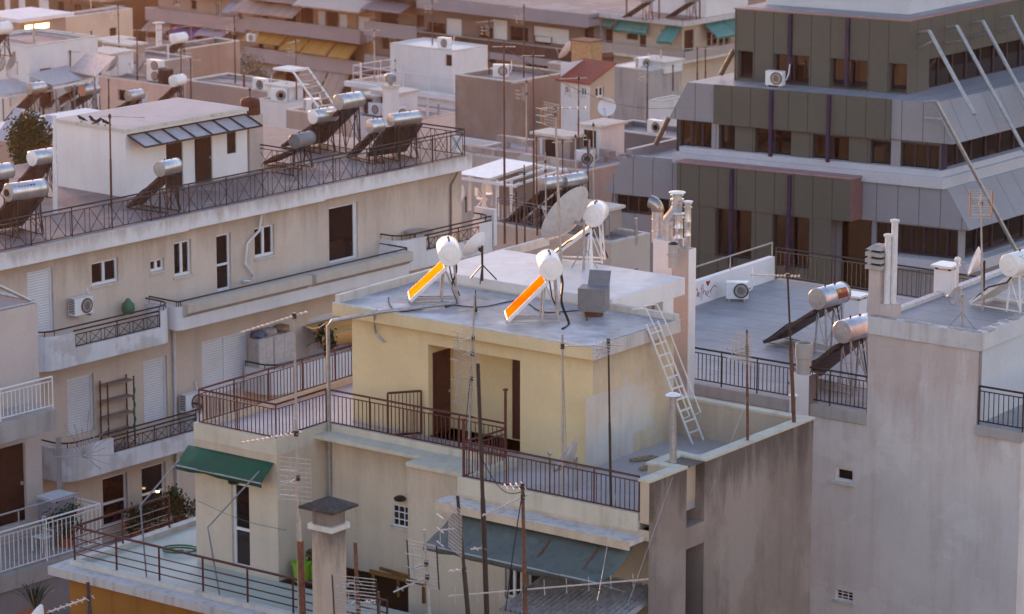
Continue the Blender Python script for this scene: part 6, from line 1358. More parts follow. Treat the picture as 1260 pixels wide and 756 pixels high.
# furniture on the lower floor of the yellow building
def yfl(px, py, z): return Y.p(*Y.uv(px, py, z), z)
P = yfl(490, 735, zl); bn = thing('wooden_bench', P, 'broken ochre wooden bench frame by the cream wall corner', 'bench'); d1, d2 = vU, vV; OCH = plain('ochre_wood', (.17, .085, .02), .7)
for a in (-.8, .0, .8): m = MB(); m.bar(P + d1 * a, P + d1 * a + UP * .5, .07); m.build('leg', OCH, bn)
m = MB(); m.bar(P - d1 * .9 + UP * .5, P + d1 * .9 + UP * .5, .06, .1); m.bar(P - d1 * .9 + UP * .48 + d2 * .4, P + d1 * .3 + UP * .55 + d2 * .1, .06, .08); m.build('rail', OCH, bn)
def pot(label, P, r_, h_, mat, plant=None, name='bucket', cat='bucket', group=None):
    t = thing(name, P, label, cat, group); m = MB(); m.lathe([(r_ * .78, 0), (r_, h_), (r_ * 1.08, h_ + .01), (r_ * 1.08, h_ - .03), (r_ * .95, h_ - .03), (r_ * .9, h_ - .06), (0, h_ - .07)], P, None, 18); m.build('body', mat, t)
    if plant: leaves(t, P + UP * (h_ + plant * .5), (plant * .6, plant * .6, plant * .6), 90, .09, LEAF2)
    return t
def leaves(parent, c, rad, n, size, mat, name='foliage'):
    m = MB(); n = int(n * 3); size *= .5; cl = []
    while len(cl) < max(6, n // 60):
        q = Vector((random.uniform(-1, 1), random.uniform(-1, 1), random.uniform(-1, 1)))
        if q.length < 1: cl.append(q * .85)
    for _ in range(n):
        q = random.choice(cl) + Vector((random.gauss(0, .17), random.gauss(0, .17), random.gauss(0, .17)))
        p = Vector(c) + Vector((q.x * rad[0], q.y * rad[1], q.z * rad[2])); a = Vector((random.uniform(-1, 1), random.uniform(-1, 1), random.uniform(-.4, 1))).normalized(); b = a.orthogonal().normalized(); e = a.cross(b); s_ = size * random.uniform(.6, 1.3)
        m.add([p - b * s_, p + e * s_ * .5, p + b * s_, p - e * s_ * .5], [(0, 1, 2, 3)])
    return m.build(name, mat, parent)
pot('lime green bucket, left of the two beside the plastered chimney', yfl(371, 715, zl), .24, .5, BLIME, group='lime buckets'); pot('lime green bucket with a yellow plant, right of the two beside the plastered chimney', yfl(386, 712, zl), .22, .42, BLIME, .3, group='lime buckets')
P = Y.p(Y.uz(548, 748, vf - .9)[0], vf - .9, zl - 3); pot('red clay tub by the corner of the cream wall', P, .5, .35, TERRA, name='tub', cat='tub')
P = yfl(222, 680, zl); m = MB(); m.tube([P + Vector((.45 * math.cos(a) , .3 * math.sin(a), .03 + .01 * a)) for a in [k * .45 for k in range(26)]], .025, 6); tag(m.build('hose', plain('green_hose', (.02, .16, .07), .5)), 'coil of green hose on the lower terrace floor by the corner of the cream wall', 'hose')
# plants in front of the beige block's lowest windows, the light in one window
zpl = L.vz(190, 640, ub)[1]
boxp(lb, L, uF + .003, ub + .2, L.vz(120, 650, ub)[0], L.vz(330, 600, ub)[0], zpl - .9, zpl - .75, CONC, 'balcony')
for k, (px, s_) in enumerate(((168, .7), (186, .9), (204, 1.1), (222, .95))):
    v_ = L.vz(px, 640, ub - .3)[0]; P = L.p(ub - .3, v_, zpl - .75); t = pot(('bushy pot plant, leftmost in the row under the lowest windows', 'bushy pot plant, second from the left under the lowest windows', 'largest pot plant in the row under the lowest windows', 'bushy pot plant nearest the cream wall corner under the lowest windows')[k], P, .25, .4, TERRA, None, 'potted_plant', 'plant', 'pot plants on the lowest balcony'); leaves(t, P + UP * (.4 + s_ * .6), (s_ * .7, s_ * .7, s_ * .6), 260, .13, LEAF)
lamp = thing('balcony_lamp', L.p(uF + .2, L.vz(194, 605, uF + .2)[0], L.vz(194, 605, uF + .2)[1]), 'small lit lamp glowing among the pot plants', 'lamp'); m = MB(); m.lathe([(0, -.05), (.05, -.03), (.06, 0), (.05, .04), (0, .06)], lamp.location, None, 12)
em = bpy.data.materials.new('lamp_glow'); em.use_nodes = True; eb = em.node_tree.nodes['Principled BSDF']; eb.inputs['Emission Color'].default_value = (1, .62, .3, 1); eb.inputs['Emission Strength'].default_value = 1.2; m.build('bulb', em, lamp); m = MB(); m.lathe([(.05, .04), (.07, .05), (.03, .1), (0, .1)], lamp.location, None, 12); m.build('holder', DARKM, lamp)
"""dwarf tree and plants elsewhere"""
def tree(label, P, h, r_, n, mat=LEAF, name='tree'):
    t = thing(name, P, label, 'tree', None); m = MB(); P = Vector(P); m.tube([P, P + Vector((.05, .03, h * .35)), P + Vector((-.02, .08, h * .7))], [.13, .09, .04], 8)
    for k in range(5): a = k * 1.3; m.tube([P + UP * h * (.35 + .06 * k), P + Vector((math.cos(a) * r_ * .7, math.sin(a) * r_ * .7, h * (.55 + .07 * k)))], [.05, .015], 6)
    m.build('trunk', plain('bark', (.06, .045, .035), .85), t); leaves(t, P + UP * h * .72, (r_, r_, h * .42), n, .16, mat, 'crown'); return t
P = at(38, 206, 122); tree('dark bushy tree left of the roof penthouse', (P.x, 122, P.z - 1.0), 2.7, .85, 1300)
P = at(303, 110, 262); tree('round shaded tree under the mustard awnings, far behind the roof heaters', (P.x, 262, P.z - 3), 5.0, 1.9, 1100, LEAF2)
P = at(405, 466, 110); v_ = L.vz(400, 440, uF + .8)[0]; tree('leggy pot shrub under the tan awning', L.p(uF + .8, v_, zb5), 1.7, .35, 120, LEAF, 'shrub')
v_ = K.vz(80, 625, .3)[0]; P = K.p(.3, v_, zk2); t = pot('dark bushy plant beside the grey storage box, lower left', P, .25, .35, TERRA, None, 'potted_plant', 'plant'); leaves(t, P + UP * .8, (.7, .7, .6), 240, .12, LEAF)
P = at(43, 735, 90); P.z -= .4; m = MB(); t = thing('palm_plant', P, 'spiky agave-like plant beside the ochre blind, lower left corner', 'plant'); 
for k in range(26): a = k * 2.4; e = .35 + .5 * (k % 5) / 5; q = P + Vector((math.cos(a) * e, math.sin(a) * e, 1.0 - .5 * e)); sd_ = Vector((-math.sin(a), math.cos(a), 0)) * .03; mid = P.lerp(q, .55) + UP * .15; m.add([P, mid - sd_, q, mid + sd_], [(0, 1, 2, 3)])
m.build('leaves', LEAF, t); boxp(t, Fr(P, -40, 50), -.35, .35, -.35, .35, P.z - .5, P.z, TERRA, 'planter_box')
# ================================================================== more roof clutter
def rbz(k): return RB[k][0].O.z
# tan water tank on its stand, rusty bin
P = onz(722, 84, rbz('brown2')); wt_ = thing('water_tank', P, 'tan square water tank on a dark frame behind the red-roofed house', 'tank'); ff = Fr(P, -41, 50); hT_ = at(722, 49, P.y).z - P.z
boxp(wt_, ff, -.75, .65, -.5, .6, P.z + hT_ * .15, P.z + hT_ * .97, plain('tan_steel', (.46, .29, .15), .6, var=.4), 'body'); boxp(wt_, ff, -.85, .75, -.6, .7, P.z + hT_ * .971, P.z + hT_, RUST, 'lid')
for a in (-.7, .6):
    for b in (-.45, .55): m = MB(); m.bar(ff.p(a, b, P.z), ff.p(a, b, P.z + hT_ * .149), .1); m.build('leg', RUST, wt_)
P = onz(746, 88, rbz('back1')); m = MB(); m.lathe([(.42, 0), (.48, .9), (.55, .95), (.5, 1.0), (.4, 1.2), (0, 1.22)], P, None, 16); tag(m.build('metal_drum', RUST, loc=P), 'dark rusty drum beside the tan water tank', 'drum')
# white chimney with slotted crown, white vent pipe, black drum
P = onz(56, 128, zLR); fw = Fr(P, -41, 50); zt_ = at(56, 78, P.y).z; cw = thing('chimney', P, 'thick white chimney with slotted crown and cowl, upper left', 'chimney'); boxp(cw, fw, -.42, .42, -.35, .35, zLR, zt_ - .35, WHITE2, 'shaft'); boxp(cw, fw, -.34, .34, -.28, .28, zt_ - .349, zt_ - .08, BLACK, 'throat')
for a in (-.38, -.13, .13, .38):
    for b in (-.31, .31): boxp(cw, fw, a - .05, a + .05, b - .05, b + .05, zt_ - .3495, zt_ - .081, WHITE2, 'crown_post')
boxp(cw, fw, -.48, .48, -.4, .4, zt_ - .08, zt_, COPE, 'cap'); m = MB(); m.lathe([(.16, 0), (.2, .1), (.16, .25), (.2, .3), (.1, .42), (0, .45)], fw.p(0, 0, zt_), None, 14); m.build('cowl', ALU, cw)
P = onz(196, 62, rbz('brown') - .3); z_ = at(196, 29, P.y).z; pipe_thing('tall white vent pipe beside the tiny white heater, upper left', [P, Vector((P.x, P.y, z_))], .2, PIPEW, cap=ALU)
P = onz(204, 103, zLR); dr = thing('water_drum', P, 'black ribbed drum beside the double-fan air conditioner, upper left', 'drum'); m = MB(); m.lathe([(.45, 0)] + [(.45 + .02 * (k % 2), .1 * k) for k in range(1, 9)] + [(.42, .85), (0, .87)], P, None, 18); m.build('body', BLACK, dr); m = MB(); m.lathe([(.47, .82), (.47, .9), (.2, .92), (0, .92)], P, None, 18); m.build('rim', RUST, dr)
# bright spot at the upper left, built as an emissive strip
P = at(44, 33, 236); ls = thing('glow_strip', P, 'bright warm strip under the pale roof edge at the upper left corner', 'lamp'); fs = Fr(P, -41, 48)
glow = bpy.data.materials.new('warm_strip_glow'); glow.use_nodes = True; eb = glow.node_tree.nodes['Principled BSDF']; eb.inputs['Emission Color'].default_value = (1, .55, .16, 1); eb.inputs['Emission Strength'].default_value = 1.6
boxp(ls, fs, -.1, .0, -1.0, 1.2, P.z - .18, P.z + .18, GPAINT, 'strip_back'); boxp(ls, fs, .003, .06, -.95, 1.15, P.z - .15, P.z + .15, glow, 'tube')
shed = RB['creambox'][1]; boxp(shed, fs, -4, .6, -2, 3, P.z + .5, P.z + .75, WHITE2, 'annex_roof'); blank(shed, fs, -4, -.2, -1.8, 2.9, P.z - 6, P.z + .5, TANW, 'annex_wall')
# pale sheets and canopies at the left
for k, (x0, y0, x1, y1, lab) in enumerate(((-8, 172, 18, 133, 'leftmost of the pale leaning sheets behind the dark tree'), (14, 172, 38, 138, 'second pale leaning sheet behind the dark tree'), (40, 168, 56, 142, 'third pale leaning sheet behind the dark tree'), (50, 176, 74, 146, 'rightmost pale leaning sheet, beside the roof penthouse'))):
    Yd = 150; a, b = at(x0, y0, Yd), at(x1, y1, Yd + 2.0); d = Vector((.75, -.65, 0)) * .9
    m = MB(); m.slab([a, a + d, b + d * .8, b], Vector((.02, .03, .02))); sh = thing('leaning_sheet', a, lab, 'sheet', None); m.build('panel', plain('pale_grey_sheet', (.42, .39, .41), .6), sh)
    m = MB(); m.bar(b + d * .4, Vector((b.x + d.x * .4, b.y + .6, a.z - 3)), .05); m.build('prop', GPAINT, sh)
fp, pb = apt(75, 178, 150, 'pale ribbed lean-to roof behind the dark tree at the left', -41, 50); u0 = fp.uz(-30, 150, 0)[0]; blank(pb, fp, u0, 0, 0, 7, 0, fp.O.z, TANW); boxp(pb, fp, u0 - .2, .2, -.2, 7, fp.O.z, fp.O.z + .15, WHITE2, 'roof')
for x0, y0, x1, y1, lab in ((0, 118, 68, 108, 'long white corrugated canopy, left of the white chimney'), (66, 106, 116, 95, 'short white corrugated canopy, right of the white chimney')):
    Yd = 186; a, b = at(x0, y0, Yd + (x1 - x0) * .0), at(x1, y1, Yd + (x1 - x0) * .06); w_v = Vector((-.6, .75, .1)) * 3; n = 40; T = [a.lerp(b, k / n) + UP * (.05 if k % 2 else 0) for k in range(n + 1)]
    cnp = thing('corrugated_canopy', a, lab, 'canopy'); m = MB(); m.add(T + [p + w_v for p in T], [(k, k + 1, n + 2 + k, n + 1 + k) for k in range(n)]); o = m.build('sheet', plain('white_corrugated', (.46, .43, .43), .5), cnp); o.modifiers.new('t', 'SOLIDIFY').thickness = .02
    m = MB(); m.bar(a - UP * .12, b - UP * .12, .12); m.build('edge_beam', WPAINT, cnp)
    for t in (0.05, .5, .95): m = MB(); p = a.lerp(b, t) - UP * .14; m.bar(p, p - UP * 2.4, .08); m.build('post', GPAINT, cnp)
# metal roof shelter, mid-left
# white pergola right of the beige block
zMr = rbz('mid') - .15
pg = thing('pergola', onz(612, 262, zMr), 'white framed pergola with glazed panels right of the beige block', 'pergola'); Yp = onz(612, 262, zMr).y
tops = [at(575, 212, Yp + .5), at(643, 205, Yp + 2.2), at(625, 232, Yp - 1.4), at(583, 222, Yp - .5)]
for x, y0, y1, dy in ((578, 218, 255, .5), (612, 222, 262, -.8), (629, 222, 258, .2), (640, 206, 255, 1.6), (596, 216, 256, 1.2)):
    a = at(x, y1, Yp + dy); a.z = zMr; b = at(x, y0, Yp + dy); m = MB(); m.bar(a, b, .14); m.build('post', WPAINT, pg)
za_ = at(612, 214, Yp).z
fpg = Fr(onz(606, 262, zMr), -40, 50); m = MB()
for k in range(5): m.bar(fpg.p(-1.2 + .8 * k, -1.0, za_ - .12), fpg.p(-1.2 + .8 * k, 2.2, za_ + .1), .07, .1)
m.bar(fpg.p(-1.3, -1.0, za_ - .14), fpg.p(2.1, -1.0, za_ - .14), .1); m.bar(fpg.p(-1.3, 2.2, za_ + .08), fpg.p(2.1, 2.2, za_ + .08), .1); m.build('roof_beams', WPAINT, pg)
m = MB(); m.slab([fpg.p(-1.2, -.9, za_ - .02), fpg.p(.6, -.9, za_ - .02), fpg.p(.6, 2.1, za_ + .2), fpg.p(-1.2, 2.1, za_ + .2)], (0, 0, .02)); m.build('roof_sheet', plain('pale_sheet', (.62, .62, .64), .3), pg)
m = MB(); m.slab([fpg.p(-1.1, 1.6, zMr), fpg.p(.9, 1.6, zMr), fpg.p(.9, 1.6, za_ - .1), fpg.p(-1.1, 1.6, za_ - .1)], Vector((-.02, .03, 0))); m.build('glazing', plain('greenish_glazing', (.22, .21, .2), .15), pg)
for k, (px, py) in enumerate(((593, 258), (600, 252), (648, 250))):
    P = onz(px, py, zMr); c_ = thing('folding_chair', P, ('white folding chair left in the pergola', 'white folding chair beside the first in the pergola', 'white folding chair right of the pergola posts')[k], 'chair', 'white folding chairs at the pergola'); A_ = R(20 + 60 * k); d = Vector((math.cos(A_), math.sin(A_), 0)); s_ = Vector((-d.y, d.x, 0))
    m = MB(); m.hexa([P + UP * .44 + d * a + s_ * b + UP * e for e in (0, .03) for a, b in ((-.2, -.2), (.2, -.2), (.2, .2), (-.2, .2))]); m.build('seat', WPAINT, c_)
    m = MB(); m.hexa([P - d * .22 + s_ * b + d * a + UP * e for e in (.55, .9) for a, b in ((-.02, -.2), (.02, -.2), (.02, .2), (-.02, .2))]); m.build('back', WPAINT, c_)
    for b in (-.19, .19):
        m = MB(); m.bar(P + d * .22 + s_ * b, P - d * .24 + s_ * b + UP * .9, .03); m.build('leg', WPAINT, c_); m = MB(); m.bar(P - d * .22 + s_ * b, P + d * .16 + s_ * b + UP * .44, .03); m.build('leg', WPAINT, c_)
# concrete beams with worn paint over the long flat roof
cf = RB['canopy'][0]; zc0 = cf.O.z
for k, (dv, dz, lab) in enumerate(((.2, .35, 'nearer weathered concrete beam on the long flat roof'), (2.6, .5, 'farther weathered concrete beam on the long flat roof'))):
    bm_ = thing('concrete_beam', cf.p(RB['canopy'][2] / 2, dv, zc0), lab, 'beam', None); boxp(bm_, cf, RB['canopy'][2] + .3, -.6, dv, dv + .35, zc0 + dz - .28, zc0 + dz, plaster('worn_beam', (.34, .27, .25), (.12, .08, .07), .9, patch=(.5, .46, .44), pamt=.7, sc=2.5), 'beam')
    for t in (.1, .5, .9): u_ = RB['canopy'][2] * t - .5 * (1 - t); boxp(bm_, cf, u_ - .15, u_ + .15, dv + .02, dv + .33, zc0 - .04, zc0 + dz - .281, CONC, 'stub')
wl = RB['brown2']; boxp(wl[1], wl[0], wl[2] + 1, .6, -1.6, -1.3, wl[0].O.z - 7, wl[0].O.z - 3.2, WHITE2, 'white_base_wall')
# thin masts of the middle distance
for px, top, by, zb_, r_, mt, az, lab in (
    (621, 50, 300, zMr, .04, RUST, 180, 'rusty mast left of the pair of heaters, tallest of the thicket'), (657, 62, 286, zMr, .035, RUST, 175, 'rusty mast rising behind the left heater of the thicket'), (661, 168, 290, zMr, .03, RUST, 200, 'short rusty mast beside the left heater collector'),
    (693, 172, 262, zMr, .03, DARKM, 200, 'dark bare mast behind the right heater of the thicket'), (709, 165, 262, zMr, .03, GALV, 190, 'grey mast with stacked bars, right of the tall grey pole'), (724, 160, 275, zMr, .035, DARKM, 210, 'dark stout mast before the white house door'),
    (731, 150, 280, zMr, .03, GALV, 180, 'thin grey mast by the dark grey wall'), (646, 203, 310, zMr, .03, RUST, 190, 'low rusty mast in front of the pergola'), (672, 188, 300, zMr, .03, GALV, 170, 'thin grey mast between the two heater collectors'), (636, 232, 305, zMr, .035, ORANGE if False else RUST, 190, 'rusty post at the grey railing corner')):
    P = onz(px, by, zb_); mast(lab, P, at(px - 1, top, P.y), r_, mt, [('yagi', .97, az, .9, 6, .3, 0, .5)] if px % 2 else [('yagi', .8, az, .3, 4, .25), ('yagi', .9, az + 20, .3, 3, .25)], gp='thin masts of the middle distance')
for px, top, by, lab in ((113, 38, 92, 'pole with small aerial in front of the cream rooftop room'), (87, 62, 128, 'slender pole right of the white chimney'), (91, 40, 118, 'slender pole rising before the cream box room, upper left'), (134, 97, 140, 'bare pole above the perched birds'), (223, 64, 120, 'pole by the brown wall and the white enamel heater'), (235, 72, 130, 'bare pole on the brown block, upper left'), (169, 35, 100, 'pole beside the big dishes on the roof, upper left')):
    P = onz(px, by, zLR); mast(lab, P, at(px - .5, top, P.y), .045, RUST, [('yagi', .97, 170, 1.0, 6, .35, 0, .6)], gp='thin masts of the upper left')
for px, top, by, lab in ((771, 0, 20, 'left thin mast on the cream block roof'), (811, 0, 24, 'middle thin mast on the cream block roof'), (861, 0, 24, 'right thin mast on the cream block roof')):
    P = onz(px, by, zC); mast(lab, P, at(px, top - 30, P.y), .06, RUST, [], gp='thin masts on the cream block')
for px, top, by, lab in ((858, 57, 120, 'rust-stained pole left of the office block, nearest the white painted roof'), (828, 80, 112, 'thin pole before the white painted roof'), (868, 58, 118, 'thin pole close beside the office strut')):
    P = onz(px, by, rbz('dark')); mast(lab, P, at(px, top, P.y), .045, RUST, [('yagi', .95, 170, 1.4, 9, .3, 0, .5)], gp='thin masts behind the office')
# pipe frame of the shaded building's roof, left edge
kf = thing('pipe_frame', K.p(-1.5, k1 - 3, zk + 2.9), 'grey pipe frame with cabinets on the shaded building roof, left edge', 'frame')
kz = zk + 2.9; pts = [K.p(-1.25, k1 - .1, kz), K.p(-1.25, k0, kz + .0), K.p(-3.5, k1 - .1, kz), K.p(-3.5, k0, kz)]; t1, t2 = K.p(-1.6, k1 - 2.6, kz + 1.4), K.p(-1.6, k0, kz + 1.9)
for a, b in ((pts[0], pts[1]), (pts[0], t1), (t1, t2), (pts[0] + UP * .05, pts[2] + UP * .05), (t1, t1 - UP * 1.4), (pts[2], t1)): m = MB(); m.tube([a + UP * .03, b + UP * .03], .05, 8); m.build('pipe', GALV, kf)
fr_c = thing('fridge', K.p(-2.0, k1 - 2.2, kz), 'grey cabinet under the pipe frame at the left edge', 'cabinet'); boxp(fr_c, K, -2.4, -1.7, k1 - 2.3, k1 - 1.5, kz, kz + 1.25, plain('grey_cabinet', (.27, .27, .31), .45), 'body'); boxp(fr_c, K, -1.699, -1.66, k1 - 2.27, k1 - 1.53, kz + .05, kz + 1.2, plain('grey_cabinet_door', (.22, .22, .26), .4), 'door')
# spiky iron guard between the buildings, drain pipes
sg = thing('spike_guard', K.p(-.2, k1 + .35, zk + .0), 'fan of thin iron spikes guarding the gap beside the white balcony railing', 'spikes'); c0 = K.p(.1, k1 + .5, zk - 1.6)
m = MB()
for k in range(15): a = R(-40 + 15 * k); m.tube([c0, c0 + Vector((L.V[0] * math.cos(a), L.V[1] * math.cos(a), math.sin(a))) * (.85 + .25 * (k % 3))], .011, 5)
m.build('spikes', GALV, sg); m = MB(); m.lathe([(.05, -.05), (.07, 0), (.05, .05)], c0, None, 10); m.build('hub', GALV, sg)
m = MB(); vd = L.vz(214, 430, uF + .06)[0]; m.tube([L.p(uF + .07, vd, 5), L.p(uF + .07, vd, zb3 - .2)], .055, 8); m.build('drain_pipe', PIPEW, lb)
vd = L.vz(557, 240, uF + .06)[0]; m = MB(); m.tube([L.p(uF + .3, vd, zL - FHL), L.p(uF + .06, vd - .1, zL - FHL - .5), L.p(uF + .06, vd - .1, zb3 + .2)], .04, 8); m.build('drain_pipe', plain('brown_pipe', (.2, .14, .11), .5), lb)
m = MB(); q = [(313, 250), (322, 262), (319, 284), (304, 300), (302, 325), (311, 338), (308, 346), (299, 346)]; m.tube([L.p(uF + .12, *L.vz(x, y, uF + .12)) for x, y in q], .045, 8); m.build('flexible_duct', PIPEW, lb)
# awning poles over the lower terrace
for k, (p0_, p1_, p2_) in enumerate((((221, 566), (172, 622), (178, 711)), ((319, 580), (255, 649), (263, 735)))):
    u_b = Y.uv(p2_[0], p2_[1], zl + .12); b = Y.p(u_b[0], vt + .02, zl + .1); kx = Y.p(u_b[0], vt + .02, 0); kz_ = Y.uz(p1_[0], p1_[1], vt + .02)[1]; kk = Vector((kx.x, kx.y, kz_)) + Vector((Y.U[0], Y.U[1], 0)) * (Y.uz(p1_[0], p1_[1], vt)[0] - u_b[0]); t_ = Y.uz(p0_[0], p0_[1], vf - .55); tt = Y.p(t_[0], vf - .55, t_[1])
    pipe_thing(('bent grey pole from the green awning to the terrace railing, left one', 'bent grey pole from the green awning to the terrace railing, right one')[k], [b, b.lerp(kk, .85), kk, tt], .022, GPAINT, 'awning_pole', 'pole')
# wall lamps of the cream storey
for px, py, v_ in ((291, 591, vf), (495, 612, vC)):
    u_, z_ = Y.uz(px, py, v_); m = MB(); m.lathe([(0, -.07), (.14, -.06), (.16, 0), (.1, .05), (0, .06)], Y.p(u_, v_ - .1, z_), None, 14); m.build('wall_lamp', DARKM, yb)
# lower-left dish and aerial on the nearest roof
put_dish(dish('white dish cut by the lower edge, below the spiky plant', .95, WPAINT, 25, .5), fm(48, 68.6), 165)
mast('dark mast with barrel-like aerial pointing left in front of the ochre blind', fm(112, 69.5), tp(108, 716, 69.5), .05, DARKM, [('yagi', .72, 212, 1.1, 8, .3, -10, .1)])
# loose cables and scraps on the yellow roof
def cable(label, pts, r_=.014, mat=CABLE):
    P = [Vector(p) for p in pts]; out = []
    for i in range(len(P) - 1):
        a, b, c, d = P[max(i - 1, 0)], P[i], P[i + 1], P[min(i + 2, len(P) - 1)]
        for k in range(6): t = k / 6; out.append(.5 * ((2 * b) + (c - a) * t + (2 * a - 5 * b + 4 * c - d) * t * t + (3 * b - a - 3 * c + d) * t ** 3))
    out.append(P[-1]); m = MB(); m.tube(out, r_, 5); return tag(m.build('cable', mat), label, 'cable', 'loose cables on the roofs')
rz_ = lambda x, y, h=.03: onz(x, y, zr + h)
cable('thick black cable hanging from the left white heater down to its panel foot', [rz_(553, 300, 1.2), rz_(562, 330, .9), rz_(556, 352, .4), rz_(562, 372, .03), rz_(548, 378)], .022)
cable('thick black hose arching from the heater beside the grey tank down to the roof', [rz_(684, 322, 1.4), rz_(692, 345, .9), rz_(691, 372, .5), rz_(700, 398, .03), rz_(692, 405)], .035)
cable('wavy cable lying across the front of the yellow roof', [rz_(508, 380), rz_(540, 374), rz_(590, 378), rz_(640, 370), rz_(668, 384), rz_(712, 382)])
cable('thin cable curling near the conduit on the yellow roof', [rz_(478, 366), rz_(480, 376), rz_(492, 384), rz_(520, 380)])
cable('black cable looping behind the grey tank', [rz_(700, 360), rz_(712, 352), rz_(722, 358), rz_(716, 372), rz_(722, 394)], .02)
cable('rust-brown hose stub drooping over the yellow wall beside the conduit', [rz_(464, 382, .08), Y.p(Y.uz(461, 395, -.05)[0], -.05, zr - .1), Y.p(Y.uz(463, 410, .15)[0], .15, Y.uz(463, 410, .15)[1]), Y.p(Y.uz(473, 421, .18)[0], .18, Y.uz(473, 421, .18)[1])], .03, GALV)
# guy wires and drooping leads between the masts
def wire(label, a, b, sag=.3, r_=.005, mat=GALV):
    a, b = Vector(a), Vector(b); m = MB(); m.tube([a.lerp(b, t / 10) - UP * sag * math.sin(math.pi * t / 10) for t in range(11)], r_, 4); return tag(m.build('wire', mat), label, 'wire', 'wires between the masts')
wire('thin pale wire from the terrace railing down past the blue awning', Y.p(uR - .9, vf, zc + .6), at(735, 740, 70.2), .05)
wire('thin pale wire running down the party wall from the parapet corner', Y.p(uR + .05, vf + .9, zpar - .05), at(772, 745, 74), .02)
wire('thin pale wire from the square mesh mast on the party wall to the recess', pw_ + UP * 1.1, Y.p(uR + .02, n1 + .2, zn0 + .6), .03)
wire('lead drooping from the slender steel mast to the terrace railing', tp(584, 400, 83.5), Y.p(uE + .1, vf + .1, zc + .8), .1, .01, CABLE)
wire('pale lead hanging from the railing mast beside the yellow wall corner', pj + UP * 3.0, pj + UP * .6 + vU * .12, .0, .01)
wire('dark lead sagging between the tallest dark mast and the brown mast', tp(591, 560, 69.6), tp(643, 605, 69.4), .35, .009, CABLE)
wire('dark lead sagging from the brown mast down to the roof below', tp(643, 605, 69.4), tp(622, 752, 69.2), -.1, .012, CABLE)
wire('thin wire strung with pegs across the lower terrace door', Y.p(uA + .3, vf - .25, zl + 1.75), Y.p(uB + .5, vf - .25, zl + 1.5), .12, .007, plain('green_line', (.05, .16, .1), .6))
wire('thin wire slanting from the curved shell aerial to the conduit bend', tp(362, 392, 70.3), q1, .2, .008)
wire('long wire across the thicket of masts toward the office', at(622, 60, onz(621, 300, zMr).y), at(860, 130, 165), 1.0, .012, CABLE)
# fallen bits on terrace
for k, (px, py, lab) in enumerate(((793, 566, 'broken plank lying on the terrace under the whitewashed wall'), (800, 575, 'second broken plank lying nearer the party wall'))):
    P = onz(px, py, zt + .02); m = MB(); m.bx(P + UP * .03, (.75, .14, .05), R(20 + 30 * k)); m.bx(P + UP * .075, (.5, .1, .03), R(35 + 20 * k)); tag(m.build('plank', plain('ochre_plank', (.33, .25, .15), .8), loc=P), lab, 'plank')
# smaller rooftop rooms and clutter that fill the middle distance
for key, a in (
    ('stairblock', (350, 128, 184, 316, 122, 386, 119, WHITE, 'white stair-head block with small windows right of the penthouse chimney, middle distance')),
    ('leanroom', (495, 152, 196, 425, 140, 562, 136, WHITE2, 'low white room under the white terrace with dark windows')),
    ('beigepillar', (690, 80, 194, 674, 77, 700, 76, TANW, 'narrow beige block standing left of the red-roofed house')),
    ('ruin', (812, 126, 186, 798, 122, 842, 118, WHITE, 'small stained white room left of the office with a dark opening')),
    ('lowpara', (150, 84, 206, 74, 60, 236, 60, TANW, 'low beige parapet block under the cream rooftop room')),
    ('farwhite', (395, 142, 176, 352, 134, 432, 130, TANW, 'tan low room behind the tall heaters of the beige roof'))):
    px, py, Yd, xl, yl, xr, yr, mt, lab = a; RB[key] = block(px, py, Yd, xl, yl, xr, yr, mt, lab, h=20, par=.12, fl=.1, seed=len(key))
ac0 = aircon('air conditioner on the roof of the white cube-like room', .9, .7, .4)
spots_ac = [('whitebox', .3, .3, None), ('stairblock', .5, .3, 'air conditioner on the white stair-head block'), ('leanroom', .3, .25, 'air conditioner on the low white room under the white terrace'), ('leanroom', .75, .3, 'second air conditioner on the low white room, farther left'), ('lowpara', .25, .2, 'air conditioner under the cream rooftop room, right end'), ('lowpara', .7, .25, 'air conditioner under the cream rooftop room, left end'), ('greyroof', .15, .12, 'air conditioner at the near corner of the low grey block'), ('brown2', .5, .3, 'air conditioner on the brown rendered wall block'), ('back1', .4, .3, 'air conditioner on the white painted concrete block'), ('dark', .4, .3, 'air conditioner on the dark grey windowless block'), ('canopy', .15, .3, 'air conditioner on the long flat roof, right end'), ('farwhite', .5, .3, 'air conditioner on the tan low room behind the tall heaters')]
for k, (key, a, b, lab) in enumerate(spots_ac):
    f_, b_, u0_, v1_ = RB[key]; P = f_.p(u0_ * a, v1_ * b, f_.O.z - .12); o = ac0 if k == 0 else dup(ac0, label=lab); o.location = P; o.rotation_euler = (0, 0, R(-41 + 35 * ((k * 7) % 3)))
